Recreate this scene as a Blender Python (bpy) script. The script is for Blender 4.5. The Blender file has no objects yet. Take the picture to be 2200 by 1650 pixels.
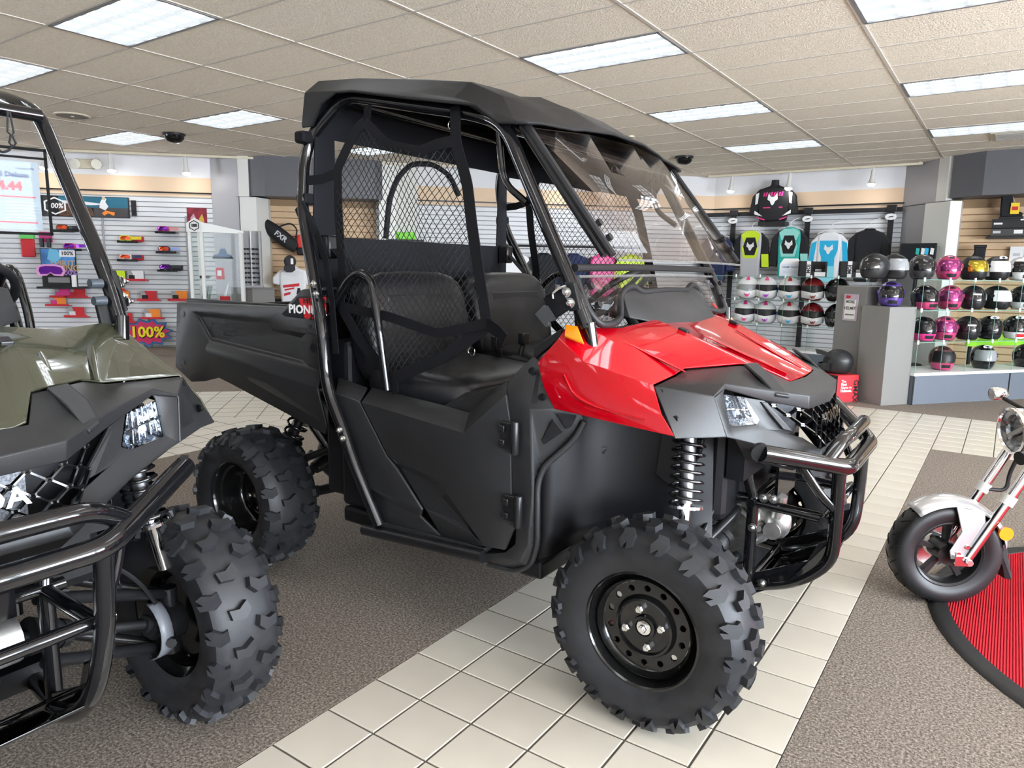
import bpy, bmesh, math, random
from mathutils import Vector, Matrix, Euler
random.seed(7)
R = math.radians
PI = math.pi
scene = bpy.context.scene
col = scene.collection

# ------------------------------------------------------------------ camera
cam_d = bpy.data.cameras.new('camera')
cam_d.sensor_fit = 'HORIZONTAL'
cam_d.sensor_width = 36.0
cam_d.lens = 36.0 * 1532.355 / 2200.0
cam_d.clip_start = 0.02
cam = bpy.data.objects.new('camera', cam_d)
col.objects.link(cam)
_yaw, _pit, _rol = 0.606, -0.16, 0.015
_f = Vector((-math.sin(_yaw) * math.cos(_pit), math.cos(_yaw) * math.cos(_pit), math.sin(_pit)))
_r = Vector((math.cos(_yaw), math.sin(_yaw), 0))
_u = _r.cross(_f)
_r2 = _r * math.cos(_rol) + _u * math.sin(_rol)
_u2 = _u * math.cos(_rol) - _r * math.sin(_rol)
_m = Matrix((_r2, _u2, -_f)).transposed().to_4x4()
_m.translation = Vector((0, 0, 1.3456))
cam.matrix_world = _m
scene.camera = cam

# ------------------------------------------------------------------ daylight outside the shop windows, exposure
world = bpy.data.worlds.new('daylight')
scene.world = world
world.use_nodes = True
bg = world.node_tree.nodes['Background']
bg.inputs[0].default_value = (0.82, 0.90, 1.0, 1)
bg.inputs[1].default_value = 27.0
scene.view_settings.view_transform = 'Standard'
scene.view_settings.look = 'None'
scene.view_settings.gamma = 1.0
scene.view_settings.use_curve_mapping = False
scene.view_settings.exposure = 0.22
scene.cycles.use_denoising = True
scene.cycles.use_adaptive_sampling = True
scene.cycles.adaptive_threshold = 0.08
scene.cycles.adaptive_min_samples = 12
scene.cycles.max_bounces = 7
scene.cycles.diffuse_bounces = 4
scene.cycles.glossy_bounces = 3
scene.cycles.transmission_bounces = 4
scene.cycles.transparent_max_bounces = 12
scene.cycles.caustics_reflective = False
scene.cycles.caustics_refractive = False
scene.cycles.sample_clamp_indirect = 6.0
PANEL_EMIT = 7.5
BULB_EMIT = 60.0
def portal(name, loc, rot, sx, sy):
    l = bpy.data.lights.new(name, 'AREA')
    l.shape = 'RECTANGLE'; l.size = sx; l.size_y = sy
    l.cycles.is_portal = True
    o = bpy.data.objects.new(name, l); col.objects.link(o)
    o.location = loc; o.rotation_euler = rot
portal('window_portal_right', (5.95, 2.0, 1.45), (0, R(90), 0), 2.3, 11.0)

# ------------------------------------------------------------------ materials
MATS = {}
def mat(name, c=(.5, .5, .5), rough=.5, metal=0.0, bump=None, var=None, trans=0.0, ior=1.45, alpha=1.0,
        emit=None, coat=0.0, spec=None, coords='Object', sheen=0.0):
    if name in MATS: return MATS[name]
    m = bpy.data.materials.new(name); m.use_nodes = True
    nt = m.node_tree; b = nt.nodes['Principled BSDF']
    c4 = (c[0], c[1], c[2], 1)
    b.inputs['Base Color'].default_value = c4
    b.inputs['Roughness'].default_value = rough
    b.inputs['Metallic'].default_value = metal
    b.inputs['IOR'].default_value = ior
    b.inputs['Transmission Weight'].default_value = trans
    b.inputs['Alpha'].default_value = alpha
    b.inputs['Coat Weight'].default_value = coat
    b.inputs['Coat Roughness'].default_value = .04
    b.inputs['Sheen Weight'].default_value = sheen
    if spec is not None: b.inputs['Specular IOR Level'].default_value = spec
    if emit:
        b.inputs['Emission Color'].default_value = (emit[0], emit[1], emit[2], 1)
        b.inputs['Emission Strength'].default_value = emit[3]
    if var or bump:
        tc = nt.nodes.new('ShaderNodeTexCoord')
    if var:
        n = nt.nodes.new('ShaderNodeTexNoise'); n.inputs['Scale'].default_value = var[0]
        n.inputs['Detail'].default_value = 3
        nt.links.new(tc.outputs[coords], n.inputs['Vector'])
        cr = nt.nodes.new('ShaderNodeValToRGB')
        k = var[1]
        lo = tuple(max(0, x * (1 - k)) for x in c) + (1,)
        hi = tuple(min(1, x * (1 + k)) for x in c) + (1,)
        if len(var) > 2: hi = tuple(var[2]) + (1,)
        cr.color_ramp.elements[0].position = .32; cr.color_ramp.elements[1].position = .68
        cr.color_ramp.elements[0].color = lo; cr.color_ramp.elements[1].color = hi
        nt.links.new(n.outputs['Fac'], cr.inputs['Fac'])
        nt.links.new(cr.outputs['Color'], b.inputs['Base Color'])
    if bump:
        n2 = nt.nodes.new('ShaderNodeTexNoise'); n2.inputs['Scale'].default_value = bump[0]
        n2.inputs['Detail'].default_value = 2
        nt.links.new(tc.outputs[coords], n2.inputs['Vector'])
        bp = nt.nodes.new('ShaderNodeBump'); bp.inputs['Strength'].default_value = bump[1]
        bp.inputs['Distance'].default_value = bump[2] if len(bump) > 2 else .002
        nt.links.new(n2.outputs['Fac'], bp.inputs['Height'])
        nt.links.new(bp.outputs['Normal'], b.inputs['Normal'])
    MATS[name] = m
    return m

def thin_glass(name, tint=(.9, .95, .93), opacity=.12, rough=.02):
    """thin sheet: mostly see-through, with a real mirror reflection that grows at grazing angles"""
    if name in MATS: return MATS[name]
    m = bpy.data.materials.new(name); m.use_nodes = True
    nt = m.node_tree; nt.nodes.clear()
    out = nt.nodes.new('ShaderNodeOutputMaterial')
    tr = nt.nodes.new('ShaderNodeBsdfTransparent'); tr.inputs[0].default_value = tuple(tint) + (1,)
    gl = nt.nodes.new('ShaderNodeBsdfGlossy'); gl.inputs['Roughness'].default_value = rough
    gl.inputs['Color'].default_value = (1, 1, 1, 1)
    lw = nt.nodes.new('ShaderNodeLayerWeight'); lw.inputs['Blend'].default_value = .5
    fr = nt.nodes.new('ShaderNodeMath'); fr.operation = 'POWER'; fr.inputs[1].default_value = 4.0
    nt.links.new(lw.outputs['Facing'], fr.inputs[0])
    ad = nt.nodes.new('ShaderNodeMath'); ad.operation = 'MULTIPLY_ADD'; ad.inputs[1].default_value = .45; ad.inputs[2].default_value = opacity
    mx = nt.nodes.new('ShaderNodeMixShader')
    nt.links.new(fr.outputs[0], ad.inputs[0]); nt.links.new(ad.outputs[0], mx.inputs[0])
    nt.links.new(tr.outputs[0], mx.inputs[1]); nt.links.new(gl.outputs[0], mx.inputs[2])
    nt.links.new(mx.outputs[0], out.inputs[0])
    MATS[name] = m
    return m

# ------------------------------------------------------------------ mesh builder
def V3(p): return Vector(p)
def fillet(path, r, n=5):
    path = [Vector(p) for p in path]
    out = [path[0]]
    for i in range(1, len(path) - 1):
        a, b, c = path[i - 1], path[i], path[i + 1]
        d1 = (a - b); d2 = (c - b)
        k = min(r, d1.length * .48, d2.length * .48)
        p0 = b + d1.normalized() * k; p2 = b + d2.normalized() * k
        for j in range(n + 1):
            t = j / n
            out.append(p0 * (1 - t) ** 2 + b * 2 * t * (1 - t) + p2 * t * t)
    out.append(path[-1])
    return out

class B:
    def __init__(s): s.v = []; s.f = []
    def add(s, vs, fs):
        n = len(s.v); s.v += [tuple(v) for v in vs]; s.f += [tuple(i + n for i in f) for f in fs]; return s
    def bx(s, x0, x1, y0, y1, z0, z1):
        return s.add([(x0,y0,z0),(x1,y0,z0),(x1,y1,z0),(x0,y1,z0),(x0,y0,z1),(x1,y0,z1),(x1,y1,z1),(x0,y1,z1)],
              [(0,3,2,1),(4,5,6,7),(0,1,5,4),(1,2,6,5),(2,3,7,6),(3,0,4,7)])
    def box(s, c, d, m=None):
        vs = [Vector((x*d[0]/2, y*d[1]/2, z*d[2]/2)) for z in (-1,1) for y,x in ((-1,-1),(-1,1),(1,1),(1,-1))]
        if m is not None: vs = [m @ v for v in vs]
        return s.add([v + Vector(c) for v in vs], [(0,3,2,1),(4,5,6,7),(0,1,5,4),(1,2,6,5),(2,3,7,6),(3,0,4,7)])
    def bar(s, p0, p1, a, b, up=(0,0,1)):
        p0 = Vector(p0); p1 = Vector(p1); d = (p1 - p0); L = d.length; d.normalize()
        up = Vector(up)
        if abs(d.dot(up)) > .98: up = Vector((1,0,0))
        x = d.cross(up).normalized(); y = x.cross(d)
        vs = []
        for q in (p0, p1):
            vs += [q - x*a/2 - y*b/2, q + x*a/2 - y*b/2, q + x*a/2 + y*b/2, q - x*a/2 + y*b/2]
        return s.add(vs, [(0,1,2,3),(7,6,5,4),(0,4,5,1),(1,5,6,2),(2,6,7,3),(3,7,4,0)])
    def prism(s, pts, ext):
        ext = Vector(ext); n = len(pts); pts = [Vector(p) for p in pts]
        vs = pts + [p + ext for p in pts]
        return s.add(vs, [tuple(range(n-1,-1,-1)), tuple(range(n, 2*n))] + [(i,(i+1)%n,n+(i+1)%n,n+i) for i in range(n)])
    def cyl(s, p0, p1, r0, r1=None, n=12, cap=True):
        if r1 is None: r1 = r0
        return s.loft_axis([(p0, r0), (p1, r1)], n, cap)
    def loft_axis(s, pr, n=12, cap=True):
        a = Vector(pr[0][0]); b = Vector(pr[-1][0]); d = (b - a).normalized()
        up = Vector((0,0,1)) if abs(d.z) < .9 else Vector((1,0,0))
        x = d.cross(up).normalized(); y = x.cross(d)
        vs = []; fs = []
        for p, r in pr:
            p = Vector(p)
            for i in range(n):
                t = 2*PI*i/n; vs.append(p + x*math.cos(t)*r + y*math.sin(t)*r)
        for k in range(len(pr)-1):
            for i in range(n):
                j = (i+1) % n; fs.append((k*n+i, (k+1)*n+i, (k+1)*n+j, k*n+j))
        if cap:
            fs.append(tuple(range(n))); fs.append(tuple(range(len(pr)*n-1, (len(pr)-1)*n-1, -1)))
        return s.add(vs, fs)
    def lathe(s, prof, c, axis, n=24, cap=False):
        ax = Vector(axis).normalized(); c = Vector(c)
        return s.loft_axis([(c + ax*h, r) for r, h in prof] if False else [(tuple(c + ax*h), r) for r, h in prof], n, cap) if prof[0][1] != prof[-1][1] else s._lathe(prof, c, ax, n)
    def _lathe(s, prof, c, ax, n):
        up = Vector((0,0,1)) if abs(ax.z) < .9 else Vector((1,0,0))
        x = ax.cross(up).normalized(); y = x.cross(ax); vs = []; fs = []
        for r, h in prof:
            for i in range(n):
                t = 2*PI*i/n; vs.append(c + ax*h + x*math.cos(t)*r + y*math.sin(t)*r)
        for k in range(len(prof)-1):
            for i in range(n):
                j = (i+1) % n; fs.append((k*n+i, (k+1)*n+i, (k+1)*n+j, k*n+j))
        return s.add(vs, fs)
    def rev(s, prof, c, ax, n=24):
        return s._lathe(prof, Vector(c), Vector(ax).normalized(), n)
    def tube(s, path, r, n=10, bend=0, cap=True, flat=1.0):
        path = fillet(path, bend) if bend else [Vector(p) for p in path]
        vs = []; fs = []; prev = None
        for i, p in enumerate(path):
            d = (path[min(i+1, len(path)-1)] - path[max(i-1, 0)])
            if d.length < 1e-9: d = Vector((0,0,1))
            d.normalize()
            if prev is None:
                up = Vector((0,0,1)) if abs(d.z) < .9 else Vector((1,0,0))
                x = d.cross(up).normalized()
            else:
                x = (prev - d * prev.dot(d)).normalized()
            prev = x; y = x.cross(d)
            rr = r(i / max(1, len(path)-1)) if callable(r) else r
            for k in range(n):
                t = 2*PI*k/n; vs.append(p + x*math.cos(t)*rr + y*math.sin(t)*rr*flat)
        m = len(path)
        for k in range(m-1):
            for i in range(n):
                j = (i+1) % n; fs.append((k*n+i, k*n+j, (k+1)*n+j, (k+1)*n+i))
        if cap:
            fs.append(tuple(range(n-1,-1,-1))); fs.append(tuple(range((m-1)*n, m*n)))
        return s.add(vs, fs)
    def ribbon(s, path, w, t, up=(0,0,1), bend=0):
        """flat strap of width w and thickness t; up is the strap's face normal"""
        path = fillet(path, bend) if bend else [Vector(p) for p in path]
        up = Vector(up); vs = []; fs = []
        for i, p in enumerate(path):
            d = (path[min(i+1, len(path)-1)] - path[max(i-1, 0)]).normalized()
            x = d.cross(up)
            x = x.normalized() if x.length > 1e-6 else Vector((1,0,0))
            y = x.cross(d)
            vs += [p - x*w/2 - y*t/2, p + x*w/2 - y*t/2, p + x*w/2 + y*t/2, p - x*w/2 + y*t/2]
        m = len(path)
        for k in range(m-1):
            for i in range(4):
                j = (i+1) % 4; fs.append((k*4+i, k*4+j, (k+1)*4+j, (k+1)*4+i))
        fs.append((3,2,1,0)); fs.append(tuple(range((m-1)*4, m*4)))
        return s.add(vs, fs)
    def grid(s, fn, nu, nv, closed_u=False):
        vs = [fn(i/(nu if closed_u else nu-1 if nu > 1 else 1), j/(nv-1)) for j in range(nv) for i in range(nu)]
        fs = []
        for j in range(nv-1):
            for i in range(nu if closed_u else nu-1):
                i2 = (i+1) % nu
                fs.append((j*nu+i, j*nu+i2, (j+1)*nu+i2, (j+1)*nu+i))
        return s.add(vs, fs)
    def sphere(s, c, r, nu=14, nv=9, sc=(1,1,1)):
        def fn(u, v):
            a = 2*PI*u; b = PI*(.02 + .96*v)
            return (c[0]+r*sc[0]*math.sin(b)*math.cos(a), c[1]+r*sc[1]*math.sin(b)*math.sin(a), c[2]-r*sc[2]*math.cos(b))
        n0 = len(s.v); s.grid(fn, nu, nv, True)
        s.f.append(tuple(n0 + i for i in range(nu-1,-1,-1))); s.f.append(tuple(n0 + (nv-1)*nu + i for i in range(nu)))
        return s
    def faces(s, pts, fs):
        """pts: dict name -> point, fs: space separated names per face"""
        ks = list(pts); return s.add([pts[k] for k in ks], [tuple(ks.index(x) for x in f.split()) for f in fs])
    def mirror(s):
        n = len(s.v); s.v += [(x,-y,z) for x,y,z in s.v]; s.f += [tuple(n+i for i in reversed(f)) for f in s.f]; return s
    def flip(s):
        s.v = [(x,-y,z) for x,y,z in s.v]; s.f = [tuple(reversed(f)) for f in s.f]; return s
    def copy(s):
        b = B(); b.v = list(s.v); b.f = list(s.f); return b
    def xf(s, m):
        s.v = [tuple(m @ Vector(v)) for v in s.v]; return s
    def mesh(s, name, smooth=35, weld=0, recalc=True):
        me = bpy.data.meshes.new(name)
        bm = bmesh.new()
        vv = [bm.verts.new(v) for v in s.v]
        for f in s.f:
            try: bm.faces.new([vv[i] for i in f])
            except ValueError: pass
        if weld: bmesh.ops.remove_doubles(bm, verts=bm.verts, dist=weld)
        if recalc: bmesh.ops.recalc_face_normals(bm, faces=bm.faces)
        if smooth:
            th = R(smooth)
            for f in bm.faces: f.smooth = True
            for e in bm.edges:
                if len(e.link_faces) == 2:
                    e.smooth = e.calc_face_angle(0) < th
        bm.to_mesh(me); bm.free()
        return me
    def obj(s, name, m, parent=None, smooth=35, bevel=0, solid=0, weld=0, seg=2, sub=0, offset=0):
        o = bpy.data.objects.new(name, s.mesh(name, smooth, weld))
        col.objects.link(o)
        if m is not None: o.data.materials.append(m)
        if parent is not None: o.parent = parent
        if solid:
            md = o.modifiers.new('thickness', 'SOLIDIFY'); md.thickness = solid; md.offset = offset
        if bevel:
            md = o.modifiers.new('bevel', 'BEVEL'); md.width = bevel; md.segments = seg
            md.limit_method = 'ANGLE'; md.angle_limit = R(28); md.harden_normals = False
        if sub:
            md = o.modifiers.new('sub', 'SUBSURF'); md.levels = sub; md.render_levels = sub
        return o

def tag(o, label=None, cat=None, group=None, kind=None):
    if label: o['label'] = label
    if cat: o['category'] = cat
    if group: o['group'] = group
    if kind: o['kind'] = kind
    return o
def thing(name, label, cat, loc=(0,0,0), rotz=0, group=None):
    o = bpy.data.objects.new(name, None); col.objects.link(o)
    o.empty_display_size = .1
    o.location = loc; o.rotation_euler = (0, 0, rotz)
    return tag(o, label, cat, group)
def struct(o): o['kind'] = 'structure'; return o
def place(o, loc, rotz=0): o.location = loc; o.rotation_euler = (0, 0, rotz); return o
def dup(root, loc=None, rotz=None, label=None, group=None, parent=None):
    r = root.copy(); col.objects.link(r)
    if loc is not None: r.location = loc
    if rotz is not None: r.rotation_euler = (0, 0, rotz)
    if label: r['label'] = label
    if group: r['group'] = group
    if parent is not None: r.parent = parent
    for ch in list(root.children):
        dup(ch, parent=r)
    return r
def text(body, name, m, parent=None, size=.1, loc=(0,0,0), rot=(PI/2,0,0), ext=.001, align='CENTER', bold=0, sx=1.0, shear=0):
    cu = bpy.data.curves.new('txt', 'FONT'); cu.body = body; cu.size = size; cu.extrude = ext; cu.offset = bold
    cu.align_x = align; cu.align_y = 'CENTER'; cu.shear = shear; cu.resolution_u = 2
    t = bpy.data.objects.new('txt', cu); col.objects.link(t)
    dg = bpy.context.evaluated_depsgraph_get(); dg.update()
    me = bpy.data.meshes.new_from_object(t.evaluated_get(dg)); me.name = name
    bpy.data.objects.remove(t); bpy.data.curves.remove(cu)
    o = bpy.data.objects.new(name, me); col.objects.link(o)
    me.materials.clear(); me.materials.append(m)
    if parent is not None: o.parent = parent
    o.location = loc; o.rotation_euler = rot; o.scale = (sx, 1, 1)
    return o

# ================================================================== THE ROOM
def speckle(name, cols, scale, bump=.6, rough=.95):
    m = bpy.data.materials.new(name); m.use_nodes = True
    nt = m.node_tree; b = nt.nodes['Principled BSDF']; b.inputs['Roughness'].default_value = rough
    b.inputs['Specular IOR Level'].default_value = .15
    tc = nt.nodes.new('ShaderNodeTexCoord')
    n = nt.nodes.new('ShaderNodeTexNoise'); n.inputs['Scale'].default_value = scale; n.inputs['Detail'].default_value = 4
    n.inputs['Roughness'].default_value = .75
    nt.links.new(tc.outputs['Object'], n.inputs['Vector'])
    cr = nt.nodes.new('ShaderNodeValToRGB')
    e = cr.color_ramp.elements; e[0].position = .34; e[1].position = .66
    e[0].color = cols[0] + (1,); e[1].color = cols[2] + (1,)
    k = e.new(.5); k.color = cols[1] + (1,)
    nt.links.new(n.outputs['Fac'], cr.inputs['Fac']); nt.links.new(cr.outputs['Color'], b.inputs['Base Color'])
    bp = nt.nodes.new('ShaderNodeBump'); bp.inputs['Strength'].default_value = bump; bp.inputs['Distance'].default_value = .004
    nt.links.new(n.outputs['Fac'], bp.inputs['Height']); nt.links.new(bp.outputs['Normal'], b.inputs['Normal'])
    MATS[name] = m
    return m
M_CARPET = speckle('carpet', ((.06,.049,.04), (.195,.163,.135), (.42,.365,.31)), 120)
M_GROUT = mat('grout', (.12,.105,.085), .9)
M_TILE = mat('floor tile', (.60,.555,.47), .28, var=(2.2,.07), bump=(60,.05))
M_CEIL = mat('ceiling panel', (.84,.755,.635), .95, var=(70,.10), bump=(85,.9,.006))
M_TEE = mat('ceiling tee', (.58,.53,.47), .6)
M_WHITE = mat('white wall paint', (.72,.72,.74), .7)
M_BEIGE = mat('beige band paint', (.74,.55,.38), .7)
M_SLATW = mat('white slatwall', (.68,.69,.71), .45)
M_SLATB = mat('maple slatwall', (.66,.46,.28), .5, var=(3,.08))
M_GROOVE = mat('slatwall groove', (.30,.30,.30), .6)
M_GROOVEB = mat('maple groove', (.30,.19,.10), .6)
M_ALU = mat('brushed aluminium cladding', (.36,.355,.37), .5, .25)
M_ALUW = mat('pale aluminium cladding', (.70,.70,.66), .45, .1)
M_DGREY = mat('dark grey soffit', (.115,.115,.125), .5)
M_BLACKBAR = mat('black steel bar', (.012,.012,.014), .4)

root_floor = struct(B().bx(-16, 6, -4.5, 14, -.12, -.004).obj('floor', M_GROUT, smooth=0))
def carpet(pts):
    o = B().prism([(x, y, -.004) for x, y in pts], (0,0,.0045)).obj('carpet', M_CARPET, root_floor, smooth=0)
    return o
carpet([(-4.77,-4.5),(-1.597,-4.5),(-1.597,6.35),(-2.75,6.35),(-4.77,4.33)])
carpet([(-.397,-4.5),(6,-4.5),(6,6.35),(-.397,6.35)])
carpet([(6,7.95),(6,14),(-16,14),(-16,-4.5),(-15.78,-4.5),(-3.33,7.95)])
carpet([(-6.37,-4.5),(-6.37,2.73),(-13.6,-4.5)])
# floor tiles: one shared mesh per size, bevelled edges, tops uneven by fractions of a millimetre
tile_meshes = {}
def tile_mesh(w, d):
    k = (round(w, 3), round(d, 3))
    if k not in tile_meshes:
        g = .0035; b = .0022; w2 = w/2 - g; d2 = d/2 - g
        m = B().add([(-w2,-d2,-.0035),(w2,-d2,-.0035),(w2,d2,-.0035),(-w2,d2,-.0035),
                     (-w2,-d2,-.001),(w2,-d2,-.001),(w2,d2,-.001),(-w2,d2,-.001),
                     (-w2+b,-d2+b,.0005),(w2-b,-d2+b,.0005),(w2-b,d2-b,.0005),(-w2+b,d2-b,.0005)],
                    [(0,1,5,4),(1,2,6,5),(2,3,7,6),(3,0,4,7),(4,5,9,8),(5,6,10,9),(6,7,11,10),(7,4,8,11),(8,9,10,11)])
        me = m.mesh('floor_tile', 0, recalc=False); me.materials.append(M_TILE)
        tile_meshes[k] = me
    return tile_meshes[k]
far_tiles = B()
def tile(cx, cy, w, d, rz=0, far=False):
    z = random.uniform(-.0003, .0003)
    if far:
        mm = Matrix.Translation((cx, cy, z)) @ Matrix.Rotation(rz, 4, 'Z')
        g = .0035
        far_tiles.add([mm @ Vector(p) for p in ((-w/2+g,-d/2+g,0),(w/2-g,-d/2+g,0),(w/2-g,d/2-g,0),(-w/2+g,d/2-g,0))], [(0,1,2,3)])
        return
    o = bpy.data.objects.new('floor_tile', tile_mesh(w, d)); col.objects.link(o)
    o.parent = root_floor; o.location = (cx, cy, z); o.rotation_euler = (0, 0, rz)
xs = [-1.597,-1.400,-1.197,-.994,-.790,-.597,-.397]
ts = .2032
y = 1.1318 - 3*ts
while y < 6.35 - .02:
    y1 = min(y + ts, 6.35)
    for a, b in zip(xs, xs[1:]): tile((a+b)/2, (y+y1)/2, b-a, y1-y)
    y += ts
for r_ in range(8):
    for c_ in range(-14, 20):
        x = -.397 + c_*ts
        dd = (7.95-6.35)/8
        tile(x + ts/2, 6.35 + dd*(r_+.5), ts, dd, far=not (-6 <= c_ <= 2))
for r_ in range(8):                                     # diagonal walkway
    for c_ in range(-26, 22):
        s_ = c_*ts; q_ = 9.1/math.sqrt(2) + (r_+.5)*(2.18/math.sqrt(2)/8)
        cx = (s_ - q_)/math.sqrt(2); cy = (s_ + q_)/math.sqrt(2)
        if cy > 6.25 or cx < -15: continue
        tile(cx, cy, ts, 2.18/math.sqrt(2)/8, R(45), far=not (-19 <= c_ <= -11))
for c_ in range(8):
    for r_ in range(30):
        x = -4.77 - (c_+.5)*.2; yy = 4.33 - (r_+.5)*ts
        if yy + .1 < x + 9.1 + .1 and yy < x + 9.1: tile(x, yy, .2, ts, far=True)
_o = far_tiles.obj('distant_floor_tiles', M_TILE, root_floor, smooth=0); _o['kind'] = 'stuff'

# ---- ceiling: panels in a grid of tees
CZ = 3.0225
X0, Y0, PX, PY = -1.0222, 5.6096, 1.2192, .6096
root_ceil = struct(B().bx(-16, 6, -4.5, 14, CZ+.05, CZ+.15).obj('ceiling', M_WHITE, smooth=0))
LIGHTS = [(i, j) for i in range(-8, 6, 2) for j in (-13, -9, -5, -1, 3, 7)]
def lit(i, j): return (i, j) in LIGHTSET
LIGHTSET = set()
for i in range(-8, 5, 2):
    for j in range(-13, 9, 4): LIGHTSET.add((i, j))
for bad in ((-2, -5+0), ): pass
def inroom(x, y): return y - x < 17.5 and y < 12.95 and -15 < x < 6 and y > -4.5
pm = B().bx(-PX/2+.011, PX/2-.011, -PY/2+.011, PY/2-.011, .006, .02).mesh('ceiling_panel', 0); pm.materials.append(M_CEIL)
far_p = B()
for i in range(-12, 6):
    for j in range(-17, 13):
        x = X0 + (i+.5)*PX; y_ = Y0 + (j+.5)*PY
        if not (y_ - x < 19.2 and y_ < 13.3): continue
        if lit(i, j): continue
        if y_ > 1.6 and x < 1.0 and y_ > -.9*x*0 - .2 and (y_ > 1.0 - .35*x*0):
            o = bpy.data.objects.new('ceiling_panel', pm); col.objects.link(o); o.parent = root_ceil
            o.location = (x, y_, CZ)
        else:
            far_p.bx(x-PX/2+.011, x+PX/2-.011, y_-PY/2+.011, y_-PY/2+PY-.022+.011, CZ+.006, CZ+.02)
def lens_variation(m, base):
    nt = m.node_tree; b = nt.nodes['Principled BSDF']; tc = nt.nodes.new('ShaderNodeTexCoord')
    n = nt.nodes.new('ShaderNodeTexNoise'); n.inputs['Scale'].default_value = 7; n.inputs['Detail'].default_value = 1
    r = nt.nodes.new('ShaderNodeMapRange'); r.inputs['From Min'].default_value = .35; r.inputs['From Max'].default_value = .65
    r.inputs['To Min'].default_value = base*.66; r.inputs['To Max'].default_value = base*1.08
    nt.links.new(tc.outputs['Object'], n.inputs[0]); nt.links.new(n.outputs[0], r.inputs[0]); nt.links.new(r.outputs[0], b.inputs['Emission Strength'])
_o = far_p.obj('overhead_ceiling_panels', M_CEIL, root_ceil, smooth=0); _o['kind'] = 'stuff'
for i in range(-12, 7):
    x = X0 + i*PX
    B().bx(x-.012, x+.012, -4.5, 13.2, CZ, CZ+.03).obj('ceiling_tee', M_TEE, root_ceil, smooth=0)
for j in range(-16, 13):
    y_ = Y0 + j*PY
    B().bx(-15.5, 6, y_-.010, y_+.010, CZ+.001, CZ+.029).obj('ceiling_cross_tee', M_TEE, root_ceil, smooth=0)

# ---- light panels (recessed troffers)
M_LFRAME = mat('light frame', (.25,.25,.26), .4, .3)
M_LENS = mat('light lens', (.9,.93,.95), .4, emit=(.93,.97,1.0, PANEL_EMIT))
lens_variation(M_LENS, PANEL_EMIT)
M_LRIB = mat('light lens rib', (.12,.125,.13), .6, emit=(.90,.97,1.0, .66))
def troffer():
    t = thing('ceiling_light', 'x', 'ceiling light')
    b = B(); w, d = PX/2-.012, PY/2-.012
    for x0, x1, y0, y1 in ((-w,w,-d,-d+.022),(-w,w,d-.022,d),(-w,-w+.022,-d,d),(w-.022,w,-d,d)): b.bx(x0,x1,y0,y1,-.004,.03)
    b.obj('frame', M_LFRAME, t, smooth=0)
    lens = B(); fin = B(); nx, ny = 6, 3
    for a in range(nx):
        for c in range(ny):
            lx = (2*w-.044)/nx; ly = (2*d-.044)/ny; k = .11
            x0 = -w+.022+a*lx; y0 = -d+.022+c*ly
            o4 = [(x0,y0,.004),(x0+lx,y0,.004),(x0+lx,y0+ly,.004),(x0,y0+ly,.004)]
            i4 = [(x0+lx*k,y0+ly*k,.024),(x0+lx*(1-k),y0+ly*k,.024),(x0+lx*(1-k),y0+ly*(1-k),.024),(x0+lx*k,y0+ly*(1-k),.024)]
            fin.add(o4+i4, [(j,4+j,4+(j+1)%4,(j+1)%4) for j in range(4)])        # sloping louvre sides of one cell
    lens.add([(-w+.02,-d+.02,.0245),(w-.02,-d+.02,.0245),(w-.02,d-.02,.0245),(-w+.02,d-.02,.0245)], [(0,3,2,1)])   # bright sheet behind the louvre
    L_ = lens.obj('lens', M_LENS, t, smooth=0)
    fin.obj('louvre', M_LRIB, L_, smooth=0)
    return t
LNAMES = {(-4,-5):'white louvred ceiling light at the upper left, above the black roof', (-6,-5):'ceiling light panel cut off by the left edge of the picture',
 (-6,-1):'white ceiling light panel nearest above the black dome camera on the left', (-8,-1):'left ceiling light panel beside the dome camera, farthest left over the goggle wall',
 (-2,-1):'large white ceiling light panel right above the black vehicle roof', (-2,3):'second ceiling light panel in the row behind the vehicle roof',
 (-2,7):'small distant ceiling light panel over the hanging jerseys', (0,-1):'ceiling light panel cut off by the top right corner of the picture',
 (0,3):'middle ceiling light panel along the right edge of the picture', (0,7):'lowest ceiling light panel at the right edge beside the air vent',
 (-4,-1):'ceiling light panel hidden mostly behind the black roof', (-4,7):'ceiling light panel seen through the tinted windshield',
 (-6,3):'ceiling light panel seen through the side net and rear window', (-4,3):'ceiling light panel hidden behind the vehicle roof',
 (-4,-5):'white louvred ceiling light panel at the top left of the picture'}
tro = troffer(); first = True
for (i, j) in sorted(LIGHTSET):
    x = X0 + (i+.5)*PX; y_ = Y0 + (j+.5)*PY
    if not inroom(x+.6, y_+.3) or not inroom(x-.6, y_+.3): continue
    if (i, j) in ((-4, -1),): pass
    lab = LNAMES.get((i, j), 'white ceiling light panel overhead, out of the picture')
    if first: o = tro; first = False; place(o, (x, y_, CZ)); o['label'] = lab
    else: o = dup(tro, (x, y_, CZ), 0, lab)
    o['group'] = 'recessed ceiling light panels'

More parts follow.
